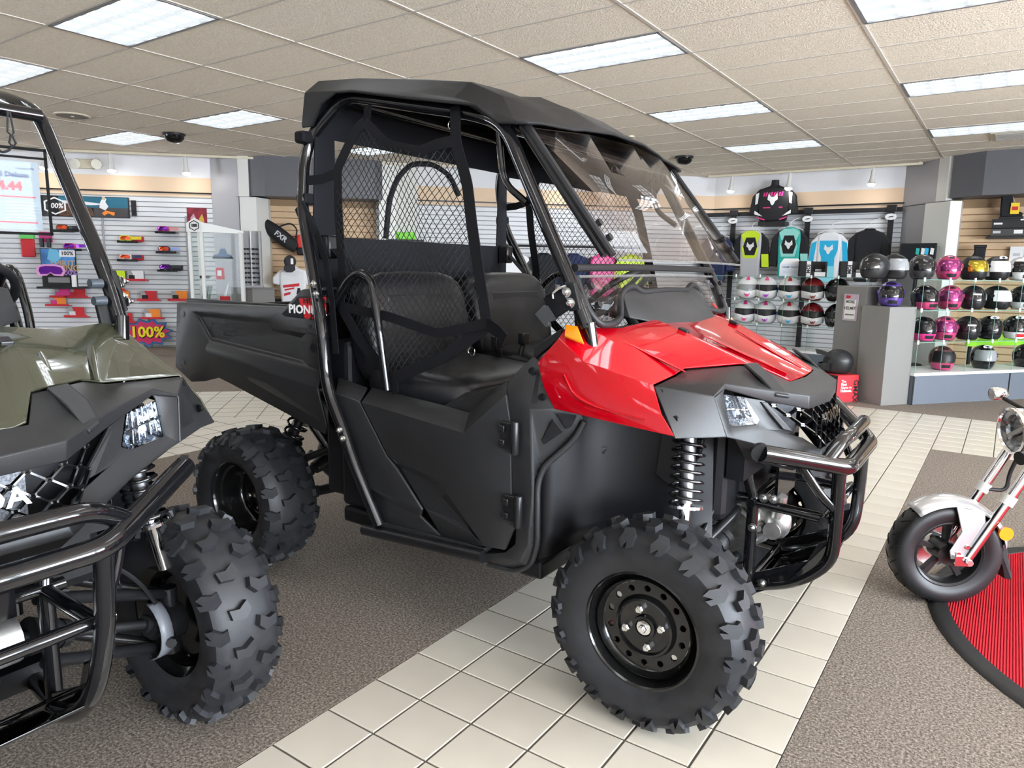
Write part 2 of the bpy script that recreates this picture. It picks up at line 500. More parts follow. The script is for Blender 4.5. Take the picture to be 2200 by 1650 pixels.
# ---- walls. Diagonal wall (45 degrees) on the left, back wall behind the jerseys
def wall_panel(name, loc, rz, length, bands, thick=.2):
    root = None
    for k, (z0, z1, m) in enumerate(bands):
        o = B().bx(0, length, 0, thick, z0, z1).obj(name if k == 0 else 'paint_band', m, root, smooth=0)
        if k == 0: root = struct(o); place(o, loc, rz)
    return root
DR = R(45)
def DW(t, d, z): return (-8.8 + (t + d)/math.sqrt(2), 8.8 + (t - d)/math.sqrt(2), z)   # d = distance in front of the diagonal wall
UP = [(2.4,2.5,M_BEIGE),(2.5,2.7,M_BEIGE),(2.7,3.05,M_WHITE)]
def slatwall(parent, x0, x1, z0, z1, m, pitch=.0762, y=-.0):
    n = int((z1-z0)/pitch)
    me = None
    for k in range(n):
        if me is None:
            h = pitch
            b = B().add([(x0,y,.006),(x1,y,.006),(x1,y-.016,.010),(x0,y-.016,.010),(x0,y,h-.004),(x1,y,h-.004),(x1,y-.016,h-.006),(x0,y-.016,h-.006)],
                [(0,3,2,1),(4,5,6,7),(0,1,5,4),(1,2,6,5),(2,3,7,6),(3,0,4,7)])
            me = b.mesh('slat', 0); me.materials.append(m)
        o = bpy.data.objects.new('slat', me); col.objects.link(o); o.parent = parent; o.location = (0,0,z0+k*pitch)
wl = wall_panel('wall_left', DW(-8.5, 0, 0), DR, 5.82, [(0,2.4,M_GROOVE)] + UP)
slatwall(wl, 0, 5.82, .02, 2.4, M_SLATW)
B().bx(0,5.82,-.025,0,2.452,2.472).obj('black_rail', M_BLACKBAR, wl, smooth=0)
wl2 = wall_panel('wall_left_far', DW(-.1, 0, 0), DR, 6.1, [(0,2.4,M_GROOVE)] + UP)
slatwall(wl2, 0, 6.1, .02, 2.4, M_SLATW)
B().bx(0,6.1,-.025,0,2.452,2.472).obj('black_rail', M_BLACKBAR, wl2, smooth=0)
wa = wall_panel('wall_alcove', DW(-2.4, -.15, 0), DR, 2.6, [(0,2.45,M_GROOVEB)])
slatwall(wa, 0, 2.6, .02, 2.4, M_SLATB, .1)
wb = wall_panel('wall_back', (-4.75, 13.0, 0), 0, 3.25, [(0,2.4,M_GROOVE)] + UP)
slatwall(wb, 0, 3.25, .02, 2.4, M_SLATW)
B().bx(0,3.22,-.03,0,2.450,2.474).obj('black_rail', M_BLACKBAR, wb, smooth=0)
wr = wall_panel('wall_alcove_right', (-1.0, 12.55, 0), 0, 7, [(0,2.5,M_GROOVEB)])
slatwall(wr, 0, 7, .02, 2.42, M_SLATB, .1)
# enclosing walls behind the camera: shop windows with sills, piers and heads
M_PIER = mat('window pier', (.55,.53,.50), .7)
def window_wall(name, loc, rz, length, posts):
    o = struct(B().bx(0,length,0,.2,0,.32).obj(name, M_PIER, smooth=0)); place(o, loc, rz)
    B().bx(0,length,0,.2,2.62,3.1).obj('head', M_PIER, o, smooth=0)
    for p in posts: B().bx(p-.06,p+.06,0,.2,.32,2.62).obj('mullion', M_ALU, o, smooth=0)
    return o
window_wall('wall_right', (6.0, 13.2, 0), R(-90), 17.7, [.1,6,8,10,12,14,16,17.6])
for nm, loc, rz, L_, s_ in (('wall_right_end', (6.0, 13.2, 0), R(-90), 5.9, 0), ('wall_behind_end', (6.0,-4.5,0), R(180), 20, 0)):
    struct(place(B().bx(0,L_,.02,.18,0,3.1).obj(nm, M_WHITE, smooth=0), loc, rz))
struct(place(B().bx(0,5.5,0,.2,0,3.1).obj('wall_left_end', M_WHITE, smooth=0), DW(-14, 0, 0), DR))
struct(place(B().bx(0,8,0,.2,0,3.1).obj('wall_side', M_WHITE, smooth=0), (-15.2,-4.6,0), R(90)))

# ---- columns and soffits of the two alcoves
def column(name, pts, z0, z1, m, parent=None):
    o = B().prism([(x, y, z0) for x, y in pts], (0,0,z1-z0)).obj(name, m, parent, smooth=0, bevel=.004)
    return o
def dw2(t, d): p = DW(t, d, 0); return (p[0], p[1])
c1 = struct(column('trim_1', [dw2(-2.68,-.1), dw2(-2.68,.02), dw2(-2.22,.30), dw2(-2.22,-.1)], 0, 3.05, M_ALU))
column('white_pier', [dw2(-2.22,-.1), dw2(-2.22,.30), dw2(-2.06,.30), dw2(-2.06,-.1)], 2.41, 3.05, M_ALUW, c1)
column('lower_pier', [dw2(-2.22,-.1), dw2(-2.2,.36), dw2(-1.95,.36), dw2(-1.8,.12), dw2(-1.8,-.1)], 0, 2.40, M_ALUW, c1)
column('joint', [dw2(-2.69,0), dw2(-2.215,.305), dw2(-2.055,.305), dw2(-2.055,.2)], 2.40, 2.412, M_DGREY, c1)
s1 = struct(column('trim_2', [dw2(-2.07,-.15), dw2(-2.07,.26), dw2(-1.8,.42), dw2(-.1,.42), dw2(.05,.26), dw2(.05,-.15)], 2.42, 3.05, M_DGREY))
c2 = struct(column('trim_3', [dw2(-.05,-.1), dw2(-.05,.30), dw2(.22,.30), dw2(.6,.02), dw2(.6,-.1)], 0, 3.05, M_ALUW))
c3 = struct(column('trim_4', [(-1.56,13.1),(-1.56,13.0),(-1.07,12.42),(-1.02,12.42),(-1.02,13.1)], 0, 3.05, M_ALU))
column('white_pier', [(-1.08,12.45),(-1.065,12.41),(-.93,12.27),(-.86,12.27),(-.86,13)], 2.41, 3.05, M_ALUW, c3)
column('lower_pier', [(-1.22,12.72),(-1.20,12.50),(-.86,12.20),(-.72,12.25),(-.72,13)], 0, 2.40, M_ALUW, c3)
column('joint', [(-1.57,12.99),(-1.075,12.40),(-.85,12.22),(-.85,12.6)], 2.40, 2.412, M_DGREY, c3)
s2 = struct(column('trim_5', [(-.88,13),(-.88,12.22),(-.48,11.97),(6,11.97),(6,13)], 2.44, 3.05, M_DGREY))

# ================================================================== SIDE-BY-SIDE UTILITY VEHICLES
# vehicle frame: u forward (front axle at 0), v to the vehicle's left, w up
M_PLA = mat('black moulded plastic', (.019,.019,.020), .40, bump=(900,.35,.0006), var=(500,.15))
M_PLD = mat('black liner plastic', (.006,.006,.0075), .42, spec=.35)
M_GLOSS = mat('gloss black steel', (.006,.006,.007), .08, coat=.5)
M_SATIN = mat('satin black steel', (.010,.010,.011), .3)
M_RUB = mat('tyre rubber', (.016,.0165,.019), .50, bump=(300,.15,.0008), var=(14,.28))
M_RUBB = mat('black rubber', (.010,.010,.011), .5)
M_RIM = mat('black wheel enamel', (.007,.007,.007), .16, coat=.3)
M_CHROME = mat('bright chrome', (.85,.85,.86), .07, 1.0)
M_ZINC = mat('zinc bolt', (.72,.72,.70), .25, 1.0)
M_YEL = mat('yellow paint mark', (.75,.5,.05), .5)
M_CAST = mat('cast aluminium', (.55,.54,.52), .38, .9, var=(30,.2))
M_VINYL = mat('black seat vinyl', (.013,.013,.015), .34, bump=(420,.25,.0008))
M_CLOTH = mat('black nylon cloth', (.009,.010,.013), .75, spec=.25, bump=(260,.3,.001))
M_WEB = mat('black webbing', (.006,.006,.0075), .75, spec=.2, bump=(700,.4,.0006))
M_NET = mat('black net cord', (.008,.008,.009), .7)
M_AMBER = mat('amber reflector', (.80,.24,.005), .2, bump=(900,.4,.0008), coat=.6)
M_WS = thin_glass('tinted polycarbonate', (.92,.885,.875), .012, .03)
M_WSEDGE = mat('polycarbonate edge', (.20,.20,.19), .5, alpha=.5, spec=.2)
M_VIN = thin_glass('clear vinyl window', (.93,.93,.92), .015, .08)
M_LENSC = thin_glass('headlight lens', (.93,.96,1.0), .05, .03)
M_REFL = mat('headlight reflector', (.85,.87,.9), .12, 1.0, bump=(55,.5,.006))
M_RAD = mat('radiator fins', (.22,.23,.25), .5, .5, var=(220,.5))
M_DECALR = mat('red decal', (.55,.01,.015), .4)
M_DECALK = mat('black decal', (.012,.012,.014), .3)
M_WTXT = mat('white print', (.85,.85,.85), .5)
M_KTXT = mat('black print', (.01,.01,.01), .5)
M_WARN = mat('orange warning print', (.75,.25,.04), .5)
M_PAPER = mat('white label', (.78,.77,.74), .6)
M_TAILR = mat('red lamp lens', (.25,.01,.01), .2, coat=.5)

# ---- tyre: carcass + moulded lugs
def tyre(hw, Rr, pitches):
    b = B()
    k = hw/.105; dr = Rr - .32
    P = [(.301,0),(.299,.045),(.291,.080),(.272,.101),(.238,.107),(.195,.098),(.166,.082)]
    prof = [(r+dr, v*k) for r, v in P]
    full = [(r, -v) for r, v in reversed(prof)] + prof[1:]
    b.rev(full, (0,0,0), (0,1,0), 56)
    qs = [0,.045,.081,.110,.145]
    nr = [(1,0),(1,.13),(.86,.5),(.45,.9),(.05,1)]
    def surf(q, h):
        a = abs(q); sg = 1 if q >= 0 else -1
        for i in range(4):
            if a <= qs[i+1] or i == 3:
                t = (a-qs[i])/(qs[i+1]-qs[i])
                r = P[i][0]*(1-t)+P[i+1][0]*t + dr; v = (P[i][1]*(1-t)+P[i+1][1]*t)*k
                n0 = nr[i][0]*(1-t)+nr[i+1][0]*t; n1 = nr[i][1]*(1-t)+nr[i+1][1]*t
                l = math.hypot(n0, n1)
                return (r + h*n0/l, sg*(v + h*n1/l))
    def lug(poly, ang, h, sg):
        n = len(poly); cq = sum(p[0] for p in poly)/n; cs = sum(p[1] for p in poly)/n
        vs = []
        for sc, hh in ((1.0,-.004),(.90,h)):
            for q, s_ in poly:
                q2 = cq+(q-cq)*sc; s2 = cs+(s_-cs)*sc
                r, v = surf(q2*sg, hh); a = ang + s2/.31
                vs.append((math.cos(a)*r, v, math.sin(a)*r))
        b.add(vs, [tuple(range(n-1,-1,-1)), tuple(range(n,2*n))] + [(i,(i+1)%n,n+(i+1)%n,n+i) for i in range(n)])
    SC = 1.16
    C = [(.004,-.006),(.024,-.026),(.062,-.020),(.066,.006),(.040,.002),(.012,.018)]
    S = [(.070,.030),(.092,.018),(.128,.026),(.134,.046),(.112,.040),(.132,.064),(.108,.068),(.086,.056),(.072,.060)]
    for i in range(pitches):
        a = 2*PI*i/pitches
        for sg in (1,-1):
            aa = a + (PI/pitches if sg < 0 else 0)
            lug([(q, s_*SC) for q, s_ in C], aa, .019, sg); lug([(q, s_*1.12) for q, s_ in S], aa, .015, sg)
    return b
def hex_nut(b, c, ax, r, h):
    c = Vector(c); ax = Vector(ax); b.loft_axis([(c, r), (c+ax*h, r), (c+ax*(h+.003), r*.8)], 6)
    b.cyl(c+ax*h, c+ax*(h+.010), r*.5, n=10)
def wheel(name, parent, cu, cv, side, hw, dish):
    """side -1: right wheel (outer face towards -v)"""
    o = -1
    rim = B()
    e = hw*.80
    rim.rev([(.164,e-.004),(.172,e+.006),(.180,e+.004),(.181,e-.006)], (0,0,0), (0,o,0), 48)
    rim.rev([(.166,e+.002),(.160,e-.012),(.158,e-.030),(.149,e-.036),(.147,dish+.022),(.140,dish+.004),(.136,dish)], (0,0,0), (0,o,0), 48)
    rim.rev([(.147,dish+.02),(.147,-e+.03),(.160,-e+.02),(.176,-e)], (0,0,0), (0,o,0), 48)
    # disc ring with 14 round openings
    nh = 14; ra, rb_, rc = .136, .096, .116; hr = .0105
    for i in range(nh):
        a0 = 2*PI*i/nh; da = 2*PI/nh
        out = []
        for t, rr in ((0,ra),(.5,ra),(1,ra),(1,rc),(1,rb_),(.5,rb_),(0,rb_),(0,rc)):
            a = a0 + t*da; out.append((math.cos(a)*rr, o*dish, math.sin(a)*rr))
        cc = (math.cos(a0+da/2)*rc, math.sin(a0+da/2)*rc); inn = []; deep = []
        for t, rr in ((0,ra),(.5,ra),(1,ra),(1,rc),(1,rb_),(.5,rb_),(0,rb_),(0,rc)):
            a = a0 + t*da; dx = math.cos(a)*rr-cc[0]; dz = math.sin(a)*rr-cc[1]; l = math.hypot(dx, dz)
            inn.append((cc[0]+dx/l*hr, o*dish, cc[1]+dz/l*hr)); deep.append((cc[0]+dx/l*hr, o*(dish-.008), cc[1]+dz/l*hr))
        rim.add(out+inn+deep, [(j,(j+1)%8,8+(j+1)%8,8+j) for j in range(8)] + [(8+j,8+(j+1)%8,16+(j+1)%8,16+j) for j in range(8)])
    rim.rev([(.096,dish),(.088,dish+.016),(.082,dish+.018),(.078,dish+.008),(.036,dish+.006),(.034,dish+.016),(.026,dish+.017),(.024,dish+.010),(.0,dish+.008)], (0,0,0), (0,o,0), 40)
    rim.rev([(.12,-e*.3),(.06,-e*.2),(0.0,-e*.2)], (0,0,0), (0,o,0), 24)
    if side > 0: rim.flip()
    w = rim.obj(name, M_RIM, parent, smooth=40)
    w.location = (cu, cv, .316)
    t = tyre(hw, .32, 18)
    if side > 0: t.flip()
    t.obj('tyre', M_RUB, w, smooth=30)
    for i in range(4):
        a = PI/2*i + .25
        nb = B(); hex_nut(nb, (math.cos(a)*.057, o*(dish+.006), math.sin(a)*.057), (0,o,0), .0125, .016)
        if side > 0: nb.flip()
        nb.obj('lug_nut', M_ZINC, w, smooth=0)
    hb = B().rev([(.023,dish+.008),(.022,dish+.016),(.012,dish+.018),(.0,dish+.018)], (0,0,0), (0,o,0), 16)
    hex_nut(hb, (0, o*(dish+.016), 0), (0,o,0), .013, .008)
    if side > 0: hb.flip()
    hb.obj('hub_cap', M_CHROME, w, smooth=40)
    return w

def both(fn):
    for s in (1, -1): fn(s)
def M(p, s): return (p[0], p[1]*s, p[2])
def sided(name, parent, mt, pts, fs, solid=.012, bevel=.004, sides=(1,-1), smooth=30, label=None, off=0):
    r = []
    for s in sides:
        b = B().faces(pts, fs)
        if s < 0: b.flip()
        o = b.obj(name, mt, parent, smooth=smooth, bevel=bevel, solid=solid, weld=.0005, offset=off)
        if label: o['label'] = label
        r.append(o)
    return r

def bolts(parent, spots, m=M_ZINC, r=.011, name='bolt', ax=(0,-1,0)):
    for p in spots:
        b = B(); b.cyl(p, Vector(p)+Vector(ax)*.004, r*1.35, n=14); hex_nut(b, Vector(p)+Vector(ax)*.003, ax, r*.85, .007)
        b.obj(name, m, parent, smooth=30)

def spring(c0, c1, r, wire, turns, n=10):
    c0 = Vector(c0); c1 = Vector(c1); d = (c1-c0); L_ = d.length; d.normalize()
    up = Vector((0,0,1)) if abs(d.z) < .9 else Vector((1,0,0)); x = d.cross(up).normalized(); y = x.cross(d)
    path = [c0 + d*(L_*i/(turns*n)) + x*math.cos(2*PI*i/n)*r + y*math.sin(2*PI*i/n)*r for i in range(turns*n+1)]
    return B().tube(path, wire, 6)

def inside(p, poly):
    c = False; n = len(poly); j = n-1
    for i in range(n):
        if (poly[i][1] > p[1]) != (poly[j][1] > p[1]) and p[0] < (poly[j][0]-poly[i][0])*(p[1]-poly[i][1])/(poly[j][1]-poly[i][1])+poly[i][0]: c = not c
        j = i
    return c
def netting(poly, vfun, pitch=.0215, r=.0015, step=.02):
    """diamond net clipped to a polygon in (u, w)"""
    b = B(); us = [p[0] for p in poly]; ws = [p[1] for p in poly]
    cu, cw = (min(us)+max(us))/2, (min(ws)+max(ws))/2; ext = max(max(us)-min(us), max(ws)-min(ws))*.8
    for ang in (52, 128):
        d = (math.cos(R(ang)), math.sin(R(ang))); n = (-d[1], d[0])
        k = -int(ext/pitch)
        while k*pitch < ext:
            run = []
            s_ = -ext
            while s_ <= ext:
                wob = .006*math.sin(s_*9+k*.7)
                p = (cu+d[0]*s_+n[0]*(k*pitch+wob), cw+d[1]*s_+n[1]*(k*pitch+wob))
                if inside(p, poly): run.append((p[0], vfun(p[0], p[1]), p[1]))
                else:
                    if len(run) > 1: b.tube(run, r, 3, cap=False)
                    run = []
                s_ += step
            if len(run) > 1: b.tube(run, r, 3, cap=False)
            k += 1
    return b

def honeycomb(b, fn, a0, a1, b0, b1, ca, cb, t, keep=lambda a, c: True):
    """flattened hexagon lattice of bars; fn maps (a, c) to a point"""
    def seg(p, q):
        if keep(*p) and keep(*q): b.bar(fn(*p), fn(*q), t, .012, (1,0,0))
    na = int((a1-a0)/ca)+2; nb_ = int((b1-b0)/cb)+2
    for i in range(-1, na):
        for j in range(-1, nb_):
            x = a0 + i*ca + (ca/2 if j % 2 else 0); y = b0 + j*cb
            # vertices of the hexagon: left, right tips and two short flats
            l0 = (x-ca*.36, y); l1 = (x-ca*.14, y+cb*.5+cb*.0); r0 = (x+ca*.36, y); r1 = (x+ca*.14, y+cb*.5)
            seg(l0, (x-ca*.14, y+cb)) if False else None
            seg((x-ca*.5, y+cb*.0), (x-ca*.14, y+cb*.0)) if False else None
            seg((x-ca/2, y+cb/2), (x-ca*.16, y+cb*.5)) if False else None
            seg((x-ca*.34, y), (x-ca*.16, y+cb)) if False else None
            # diamond with blunt tips
            seg((x-ca*.42, y+cb*.12), (x-ca*.08, y+cb*.88)); seg((x-ca*.08, y+cb*.88), (x+ca*.08, y+cb*.88))
            seg((x+ca*.08, y+cb*.88), (x+ca*.42, y+cb*.12)); seg((x-ca*.42, y+cb*.12), (x-ca*.58, y+cb*.12))
            seg((x-ca*.08, y+cb*.88), (x-ca*.08, y+cb*1.12)); seg((x+ca*.08, y+cb*.88), (x+ca*.08, y+cb*1.12))

def make_utv(label, loc, rotz, paint, roofed):
    T = thing('utility_vehicle', label, 'utility vehicle', loc, rotz)
    # ---------------- wheels
    for sd in (-1, 1):
        wheel('front_wheel', T, 0, sd*.645, sd, .105, .046)
        wheel('rear_wheel', T, -1.935, sd*.635, sd, .128, -.03)
    # ---------------- hood and front fenders (painted)
    H = dict(A0=(-.389,-.70,1.064), A1=(-.231,-.695,1.076), A2=(-.023,-.665,1.028),
             B0=(-.323,-.705,.928), B1=(-.115,-.716,.914), B2=(.064,-.705,.898),
             M0=(-.36,-.712,.995), M1=(-.20,-.718,.975), M2=(.02,-.700,.955),
             C0=(-.333,-.672,1.140), C1=(-.325,-.64,1.177), D0=(-.276,-.60,1.170), D1=(-.19,-.57,1.125),
             E0=(-.245,-.44,1.160), E1=(-.149,-.47,1.100), E2m=(-.045,-.46,1.030), E2=(-.036,-.40,1.045), E3=(.093,-.30,1.060), E4=(.123,-.22,1.056),
             G0=(-.20,-.27,1.182), G1=(-.10,-.275,1.150), G1b=(-.09,-.235,1.132), G2=(.223,-.166,1.008), G2b=(.225,-.14,1.000),
             H0=(-.165,0,1.165), H1=(-.085,0,1.135), H2=(.235,0,1.004), N0=(-.19,-.235,1.178))
    hf = ['B0 B1 M1 M0','B1 B2 M2 M1','M0 M1 A1 A0','M1 M2 A2 A1','A0 A1 C0','C0 A1 D1 D0 C1','A1 A2 E2m E1 D1','E1 E2m E2','D0 D1 E1 E0',
          'E0 E1 G1 G0','E1 E2 E3 G1','G1 E3 E4','G1 E4 G2','G1 G2 G2b G1b','G1b G2b H2 H1','G0 G1 G1b N0','N0 G1b H1 H0']
    hb = B().faces(H, hf).mirror()
    hood = hb.obj('hood', paint, T, smooth=28, bevel=.012, seg=3, weld=.0005, solid=.006, offset=0)
    for s in (-1, 1):
        B().box((-.098, s*.262, 1.152), (.034,.030,.012), Matrix.Rotation(R(20),3,'Y')).obj('hood_slot', M_DECALK, hood, smooth=0, bevel=.003)
    # crease ribs raked along the hood, part of its pressing
    for s in (1,-1):
        for p0, p1, r0 in (((-.235,-.52,1.146),(-.02,-.435,1.040),.012),((-.16,-.35,1.138),(.085,-.285,1.064),.011),((-.06,-.17,1.130),(.20,-.095,1.018),.010)):
            B().tube([M(p0,s), M([(a+b_)/2 for a, b_ in zip(p0,p1)],s), M(p1,s)], lambda t, r0=r0: r0*(.35+.65*math.sin(PI*min(max(t,.08),.92))), 8, flat=.42).obj('hood_crease', paint, hood, smooth=60)
    if roofed: sided('reflector', T, M_AMBER, dict(a=(-0.319, -0.66, 1.178),b=(-0.282, -0.65, 1.175),c=(-0.236, -0.69, 1.13),d=(-0.303, -0.69, 1.148)), ['a b c d'], solid=.012, bevel=.003, label='amber side reflector')
    for s in (1,-1):
        B().tube([M(q,s) for q in ((-0.289, -0.71, 1.036),(-0.251, -0.716, 0.981),(-0.178, -0.719, 0.954),(-0.024, -0.712, 0.934))], lambda t: .009*(.3+.7*math.sin(PI*min(max(t,.06),.94))), 8, bend=.06, flat=.6).obj('hood_crease', paint, hood, smooth=60)
    # latch on the hood centre
    if not roofed: B().box((.02,0,1.098),(.045,.03,.012)).box((.02,0,1.118),(.012,.016,.035)).obj('hood_latch', M_SATIN, T, bevel=.004)
    # ---------------- front cowl (black nose)
    N = dict(A2=(-.020,-.668,1.022), E2m=(-.043,-.462,1.022), E2=(-.034,-.402,1.037), E3=(.095,-.30,1.053), E4=(.125,-.22,1.049), G2=(.226,-.168,1.000), H2=(.238,0,.998),
             B2=(.066,-.708,.893), N4=(0.067, -0.665, 0.886), N5=(0.155, -0.545, 0.879), N6=(0.12, -0.57, 0.995), P1=(0.126, -0.5, 1.024), P2=(0.195, -0.345, 0.995), P3=(0.296, -0.208, 0.969), P4=(.325,0,.962),
             Q1=(0.124, -0.495, 1.009), Q2=(0.2, -0.34, 0.962), Q3=(.296,-.203,.927), Q4=(.318,0,.925),
             X1=(0.199, -0.24, 1.033), X2=(.262,-.11,.990), X3=(.268,0,.990))
    nf = ['A2 N6 N5 N4 B2','A2 E2m P1 N6','E2m E2 E3 P2 P1','E3 E4 G2 P3 P2','G2 H2 P4 P3','P1 P2 Q2 Q1','P2 P3 Q3 Q2','P3 P4 Q4 Q3','N6 P1 Q1']
    B().faces({k: v for k, v in N.items() if k[0] != 'X'}, nf).mirror().obj('front_cowl', M_PLA, T, smooth=25, bevel=.006, seg=2, weld=.0005, solid=.008)
    # raised ribs on the cowl
    for s in (1,-1):
        p = [M(q,s) for q in ((0.115, -0.3, 1.057),(0.137, -0.245, 1.056),(0.191, -0.26, 1.02),(0.253, -0.275, 0.964),(0.223, -0.315, 0.972),(0.173, -0.315, 1.022))]
        B().prism(p, (.006,0,.009)).obj('cowl_rib', M_PLA, T, smooth=20, bevel=.003)
    # headlight bezel facets, grille surround and lower nose
    F = dict(a=(0.119, -0.568, 0.994), b=(0.125, -0.497, 1.01), c=(0.124, -0.505, 0.997), d=(0.147, -0.505, 0.912), e=(0.156, -0.5, 0.903), f=(0.167, -0.505, 0.868), g=(0.155, -0.545, 0.879),
             h=(0.19, -0.4, 0.895), i=(0.216, -0.33, 0.871), j=(0.213, -0.385, 0.833), k=(0.287, -0.215, 0.837), l=(0.345, -0.185, 0.778), m=(.33,0,.775), n=(.345,0,.80), o=(0.338, -0.18, 0.8),
             q=(0.153, -0.41, 0.979), r=(0.201, -0.345, 0.963), s=(0.19, -0.375, 0.907), t=(0.257, -0.24, 0.855), x=(0.149, -0.33, 0.77), y=(0.257, -0.18, 0.718), z=(.25,0,.70))
    ff = ['a b c d g','d e f g','e h i j f','i k l j','k o l','l o n m','q r t s','f j x','j l y x','l m z y','s t i h']
    B().faces(F, ff).mirror().obj('front_bezel', M_PLA, T, smooth=20, bevel=.003, weld=.0005, solid=.006)
    for s in (1,-1):
        b = B().prism([M(q,s) for q in ((0.184, -0.362, 0.961),(0.196, -0.34, 0.958),(0.256, -0.238, 0.856),(0.238, -0.285, 0.87))], (.012,0,0)).obj('grille_blade', M_PLA, T, smooth=0, bevel=.002)
    # headlights: bowl, reflector facets and lens
    for s in (1,-1):
        pts = [M(q,s) for q in ((0.125, -0.508, 0.996),(0.154, -0.415, 0.978),(0.191, -0.378, 0.908),(0.188, -0.395, 0.896),(0.156, -0.502, 0.904),(0.147, -0.508, 0.914))]
        cen = sum((Vector(p) for p in pts), Vector())/6
        back = [Vector(p)*.55 + cen*.45 + Vector((-.06,0,0)) for p in pts]
        hb_ = B().add(pts + back, [(i,(i+1)%6,6+(i+1)%6,6+i) for i in range(6)] + [tuple(range(6,12))])
        hl = hb_.obj('headlight', M_REFL, T, smooth=0)
        B().add([Vector(p)+Vector((.006,0,0)) for p in pts], [tuple(range(6))]).obj('lens', M_LENSC, hl, smooth=0, solid=.004)
        rb_ = B()
        for i in range(5):
            t = .15 + .17*i
            a_ = Vector(pts[0])*(1-t)+Vector(pts[1])*t; c_ = Vector(pts[5])*(1-t)+Vector(pts[3])*t
            rb_.bar(a_+Vector((-.012,0,-.004)), c_+Vector((-.012,0,.004)), .003, .014, (1,0,0))
        rb_.bar(Vector(pts[0])*.5+Vector(pts[5])*.5, Vector(pts[1])*.45+Vector(pts[2])*.55, .003, .012, (1,0,0))
        rb_.obj('reflector_rib', M_REFL, hl, smooth=0)
        B().cyl(cen+Vector((-.05,0,0)), cen+Vector((-.01,0,0)), .014, .012, 10).obj('bulb', M_WTXT, hl)
    # grille lattice: flat front between the lip corners, swept back at the sides
    def gp(a, c):
        s_ = abs(a); w = .80 + c
        u0 = .296 - (w-.927)*(.045/.135)
        if s_ <= .2: return (u0, a, w)
        return (u0 - (s_-.2)*.80, a, w + (s_-.2)*.22)
    g = B()
    honeycomb(g, gp, -.34, .34, -.02, .13, .072, .0235, .0042,
              lambda a, c: -.012 < c < .132 and abs(a) < .185 + c*1.15)
    g.obj('grille', M_GLOSS, T, smooth=0)
    B().bx(.16,.18,-.17,.17,.72,.95).obj('radiator', M_RAD, T, smooth=0)
    B().bx(.10,.155,-.35,.35,.70,.95).obj('grille_backing', M_PLD, T, smooth=0)
    text('HONDA', 'nose_badge', M_CHROME, T, .052, (.328,0,.880), (R(78),0,R(90)), .004, bold=.001, sx=1.2)
    # ---------------- front bumper of bent tube
    bp = B()
    bp.tube([(.243,-.505,.84),(.428,-.212,.762),(.428,.212,.762),(.243,.505,.84)], .026, 14, bend=.045)
    bp.tube([(.375,-.285,.787),(.400,-.205,.838),(.412,-.12,.845),(.412,.12,.845),(.400,.205,.838),(.375,.285,.787)], .022, 12, bend=.05)
    for s in (1,-1):
        bp.tube([M((.405,-.215,.745),s), M((.406,-.205,.56),s), M((.40,-.18,.44),s), M((.30,-.18,.345),s), M((.16,-.185,.30),s)], .021, 12, bend=.09)
        bp.tube([M((.31,-.305,.775),s), M((.36,-.26,.68),s), M((.406,-.205,.615),s)], .014, 10, bend=.05)
    bump = bp.obj('front_bumper', M_GLOSS, T, smooth=50)
    for s in (1,-1):
        d_ = Vector(M((.185,-.293,-.078),s)).normalized(); p_ = Vector(M((.243,-.505,.84),s))
        B().cyl(p_-d_*-.004, p_-d_*.014, .028, .026, 16).obj('end_cap', M_RUBB, bump, smooth=40)
    # skid plate, lower frame
    sk = B()
    for s in (1,-1):
        sk.prism([M(q,s) for q in ((.12,-.20,.29),(.17,-.20,.275),(.27,-.20,.335),(.395,-.19,.43),(.40,-.19,.52),(.36,-.19,.50),(.33,-.19,.43),(.14,-.20,.335))], (0,s*.012,0))
    sk.prism([(.12,-.19,.285),(.27,-.19,.335),(.38,-.185,.41),(.38,.185,.41),(.27,.19,.335),(.12,.19,.285)], (0,0,-.006))
    sk.obj('skid_plate', M_GLOSS, T, smooth=0, bevel=.003)
    fr = B()
    for s in (1,-1):
        fr.tube([M((.148,-.2,.30),s), M((.150,-.2,.60),s)], .019, 10)
        fr.tube([M((.150,-.2,.595),s), M((.375,-.2,.585),s)], .017, 10)
        fr.tube([M((.150,-.2,.60),s), M((.095,-.24,.82),s), M((.06,-.26,.93),s)], .017, 10, bend=.05)
        fr.tube([M((-.35,-.24,.62),s), M((.15,-.2,.605),s)], .017, 10)
        fr.tube([M((-.45,-.26,.33),s), M((.14,-.2,.31),s)], .022, 10)
        fr.bar(M((-.06,-.25,.68),s), M((-.06,-.25,.93),s), .012, .10, (1,0,0))
        fr.tube([M((-.30,-.30,.36),s), M((-.30,-.30,.98),s)], .018, 8)
        fr.tube([M((-1.30,-.27,.36),s), M((-.4,-.27,.34),s)], .024, 8)
        fr.tube([M((-2.25,-.30,.74),s), M((-1.35,-.30,.68),s)], .024, 8)
        fr.tube([M((-1.35,-.30,.70),s), M((-1.28,-.28,.34),s)], .02, 8)
        fr.tube([M((-2.15,-.28,.74),s), M((-1.75,-.26,.36),s), M((-1.3,-.27,.36),s)], .02, 8, bend=.1)
    for u_, w_ in ((.15,.31),(.15,.60),(.375,.585),(-.3,.36),(-1.3,.36),(-1.75,.37),(-2.2,.74)): fr.tube([(u_,-.24,w_),(u_,.24,w_)], .016, 8)
    fr.bx(.195,.205,-.12,.12,.58,.78)
    fr.obj('frame', M_GLOSS, T, smooth=50)
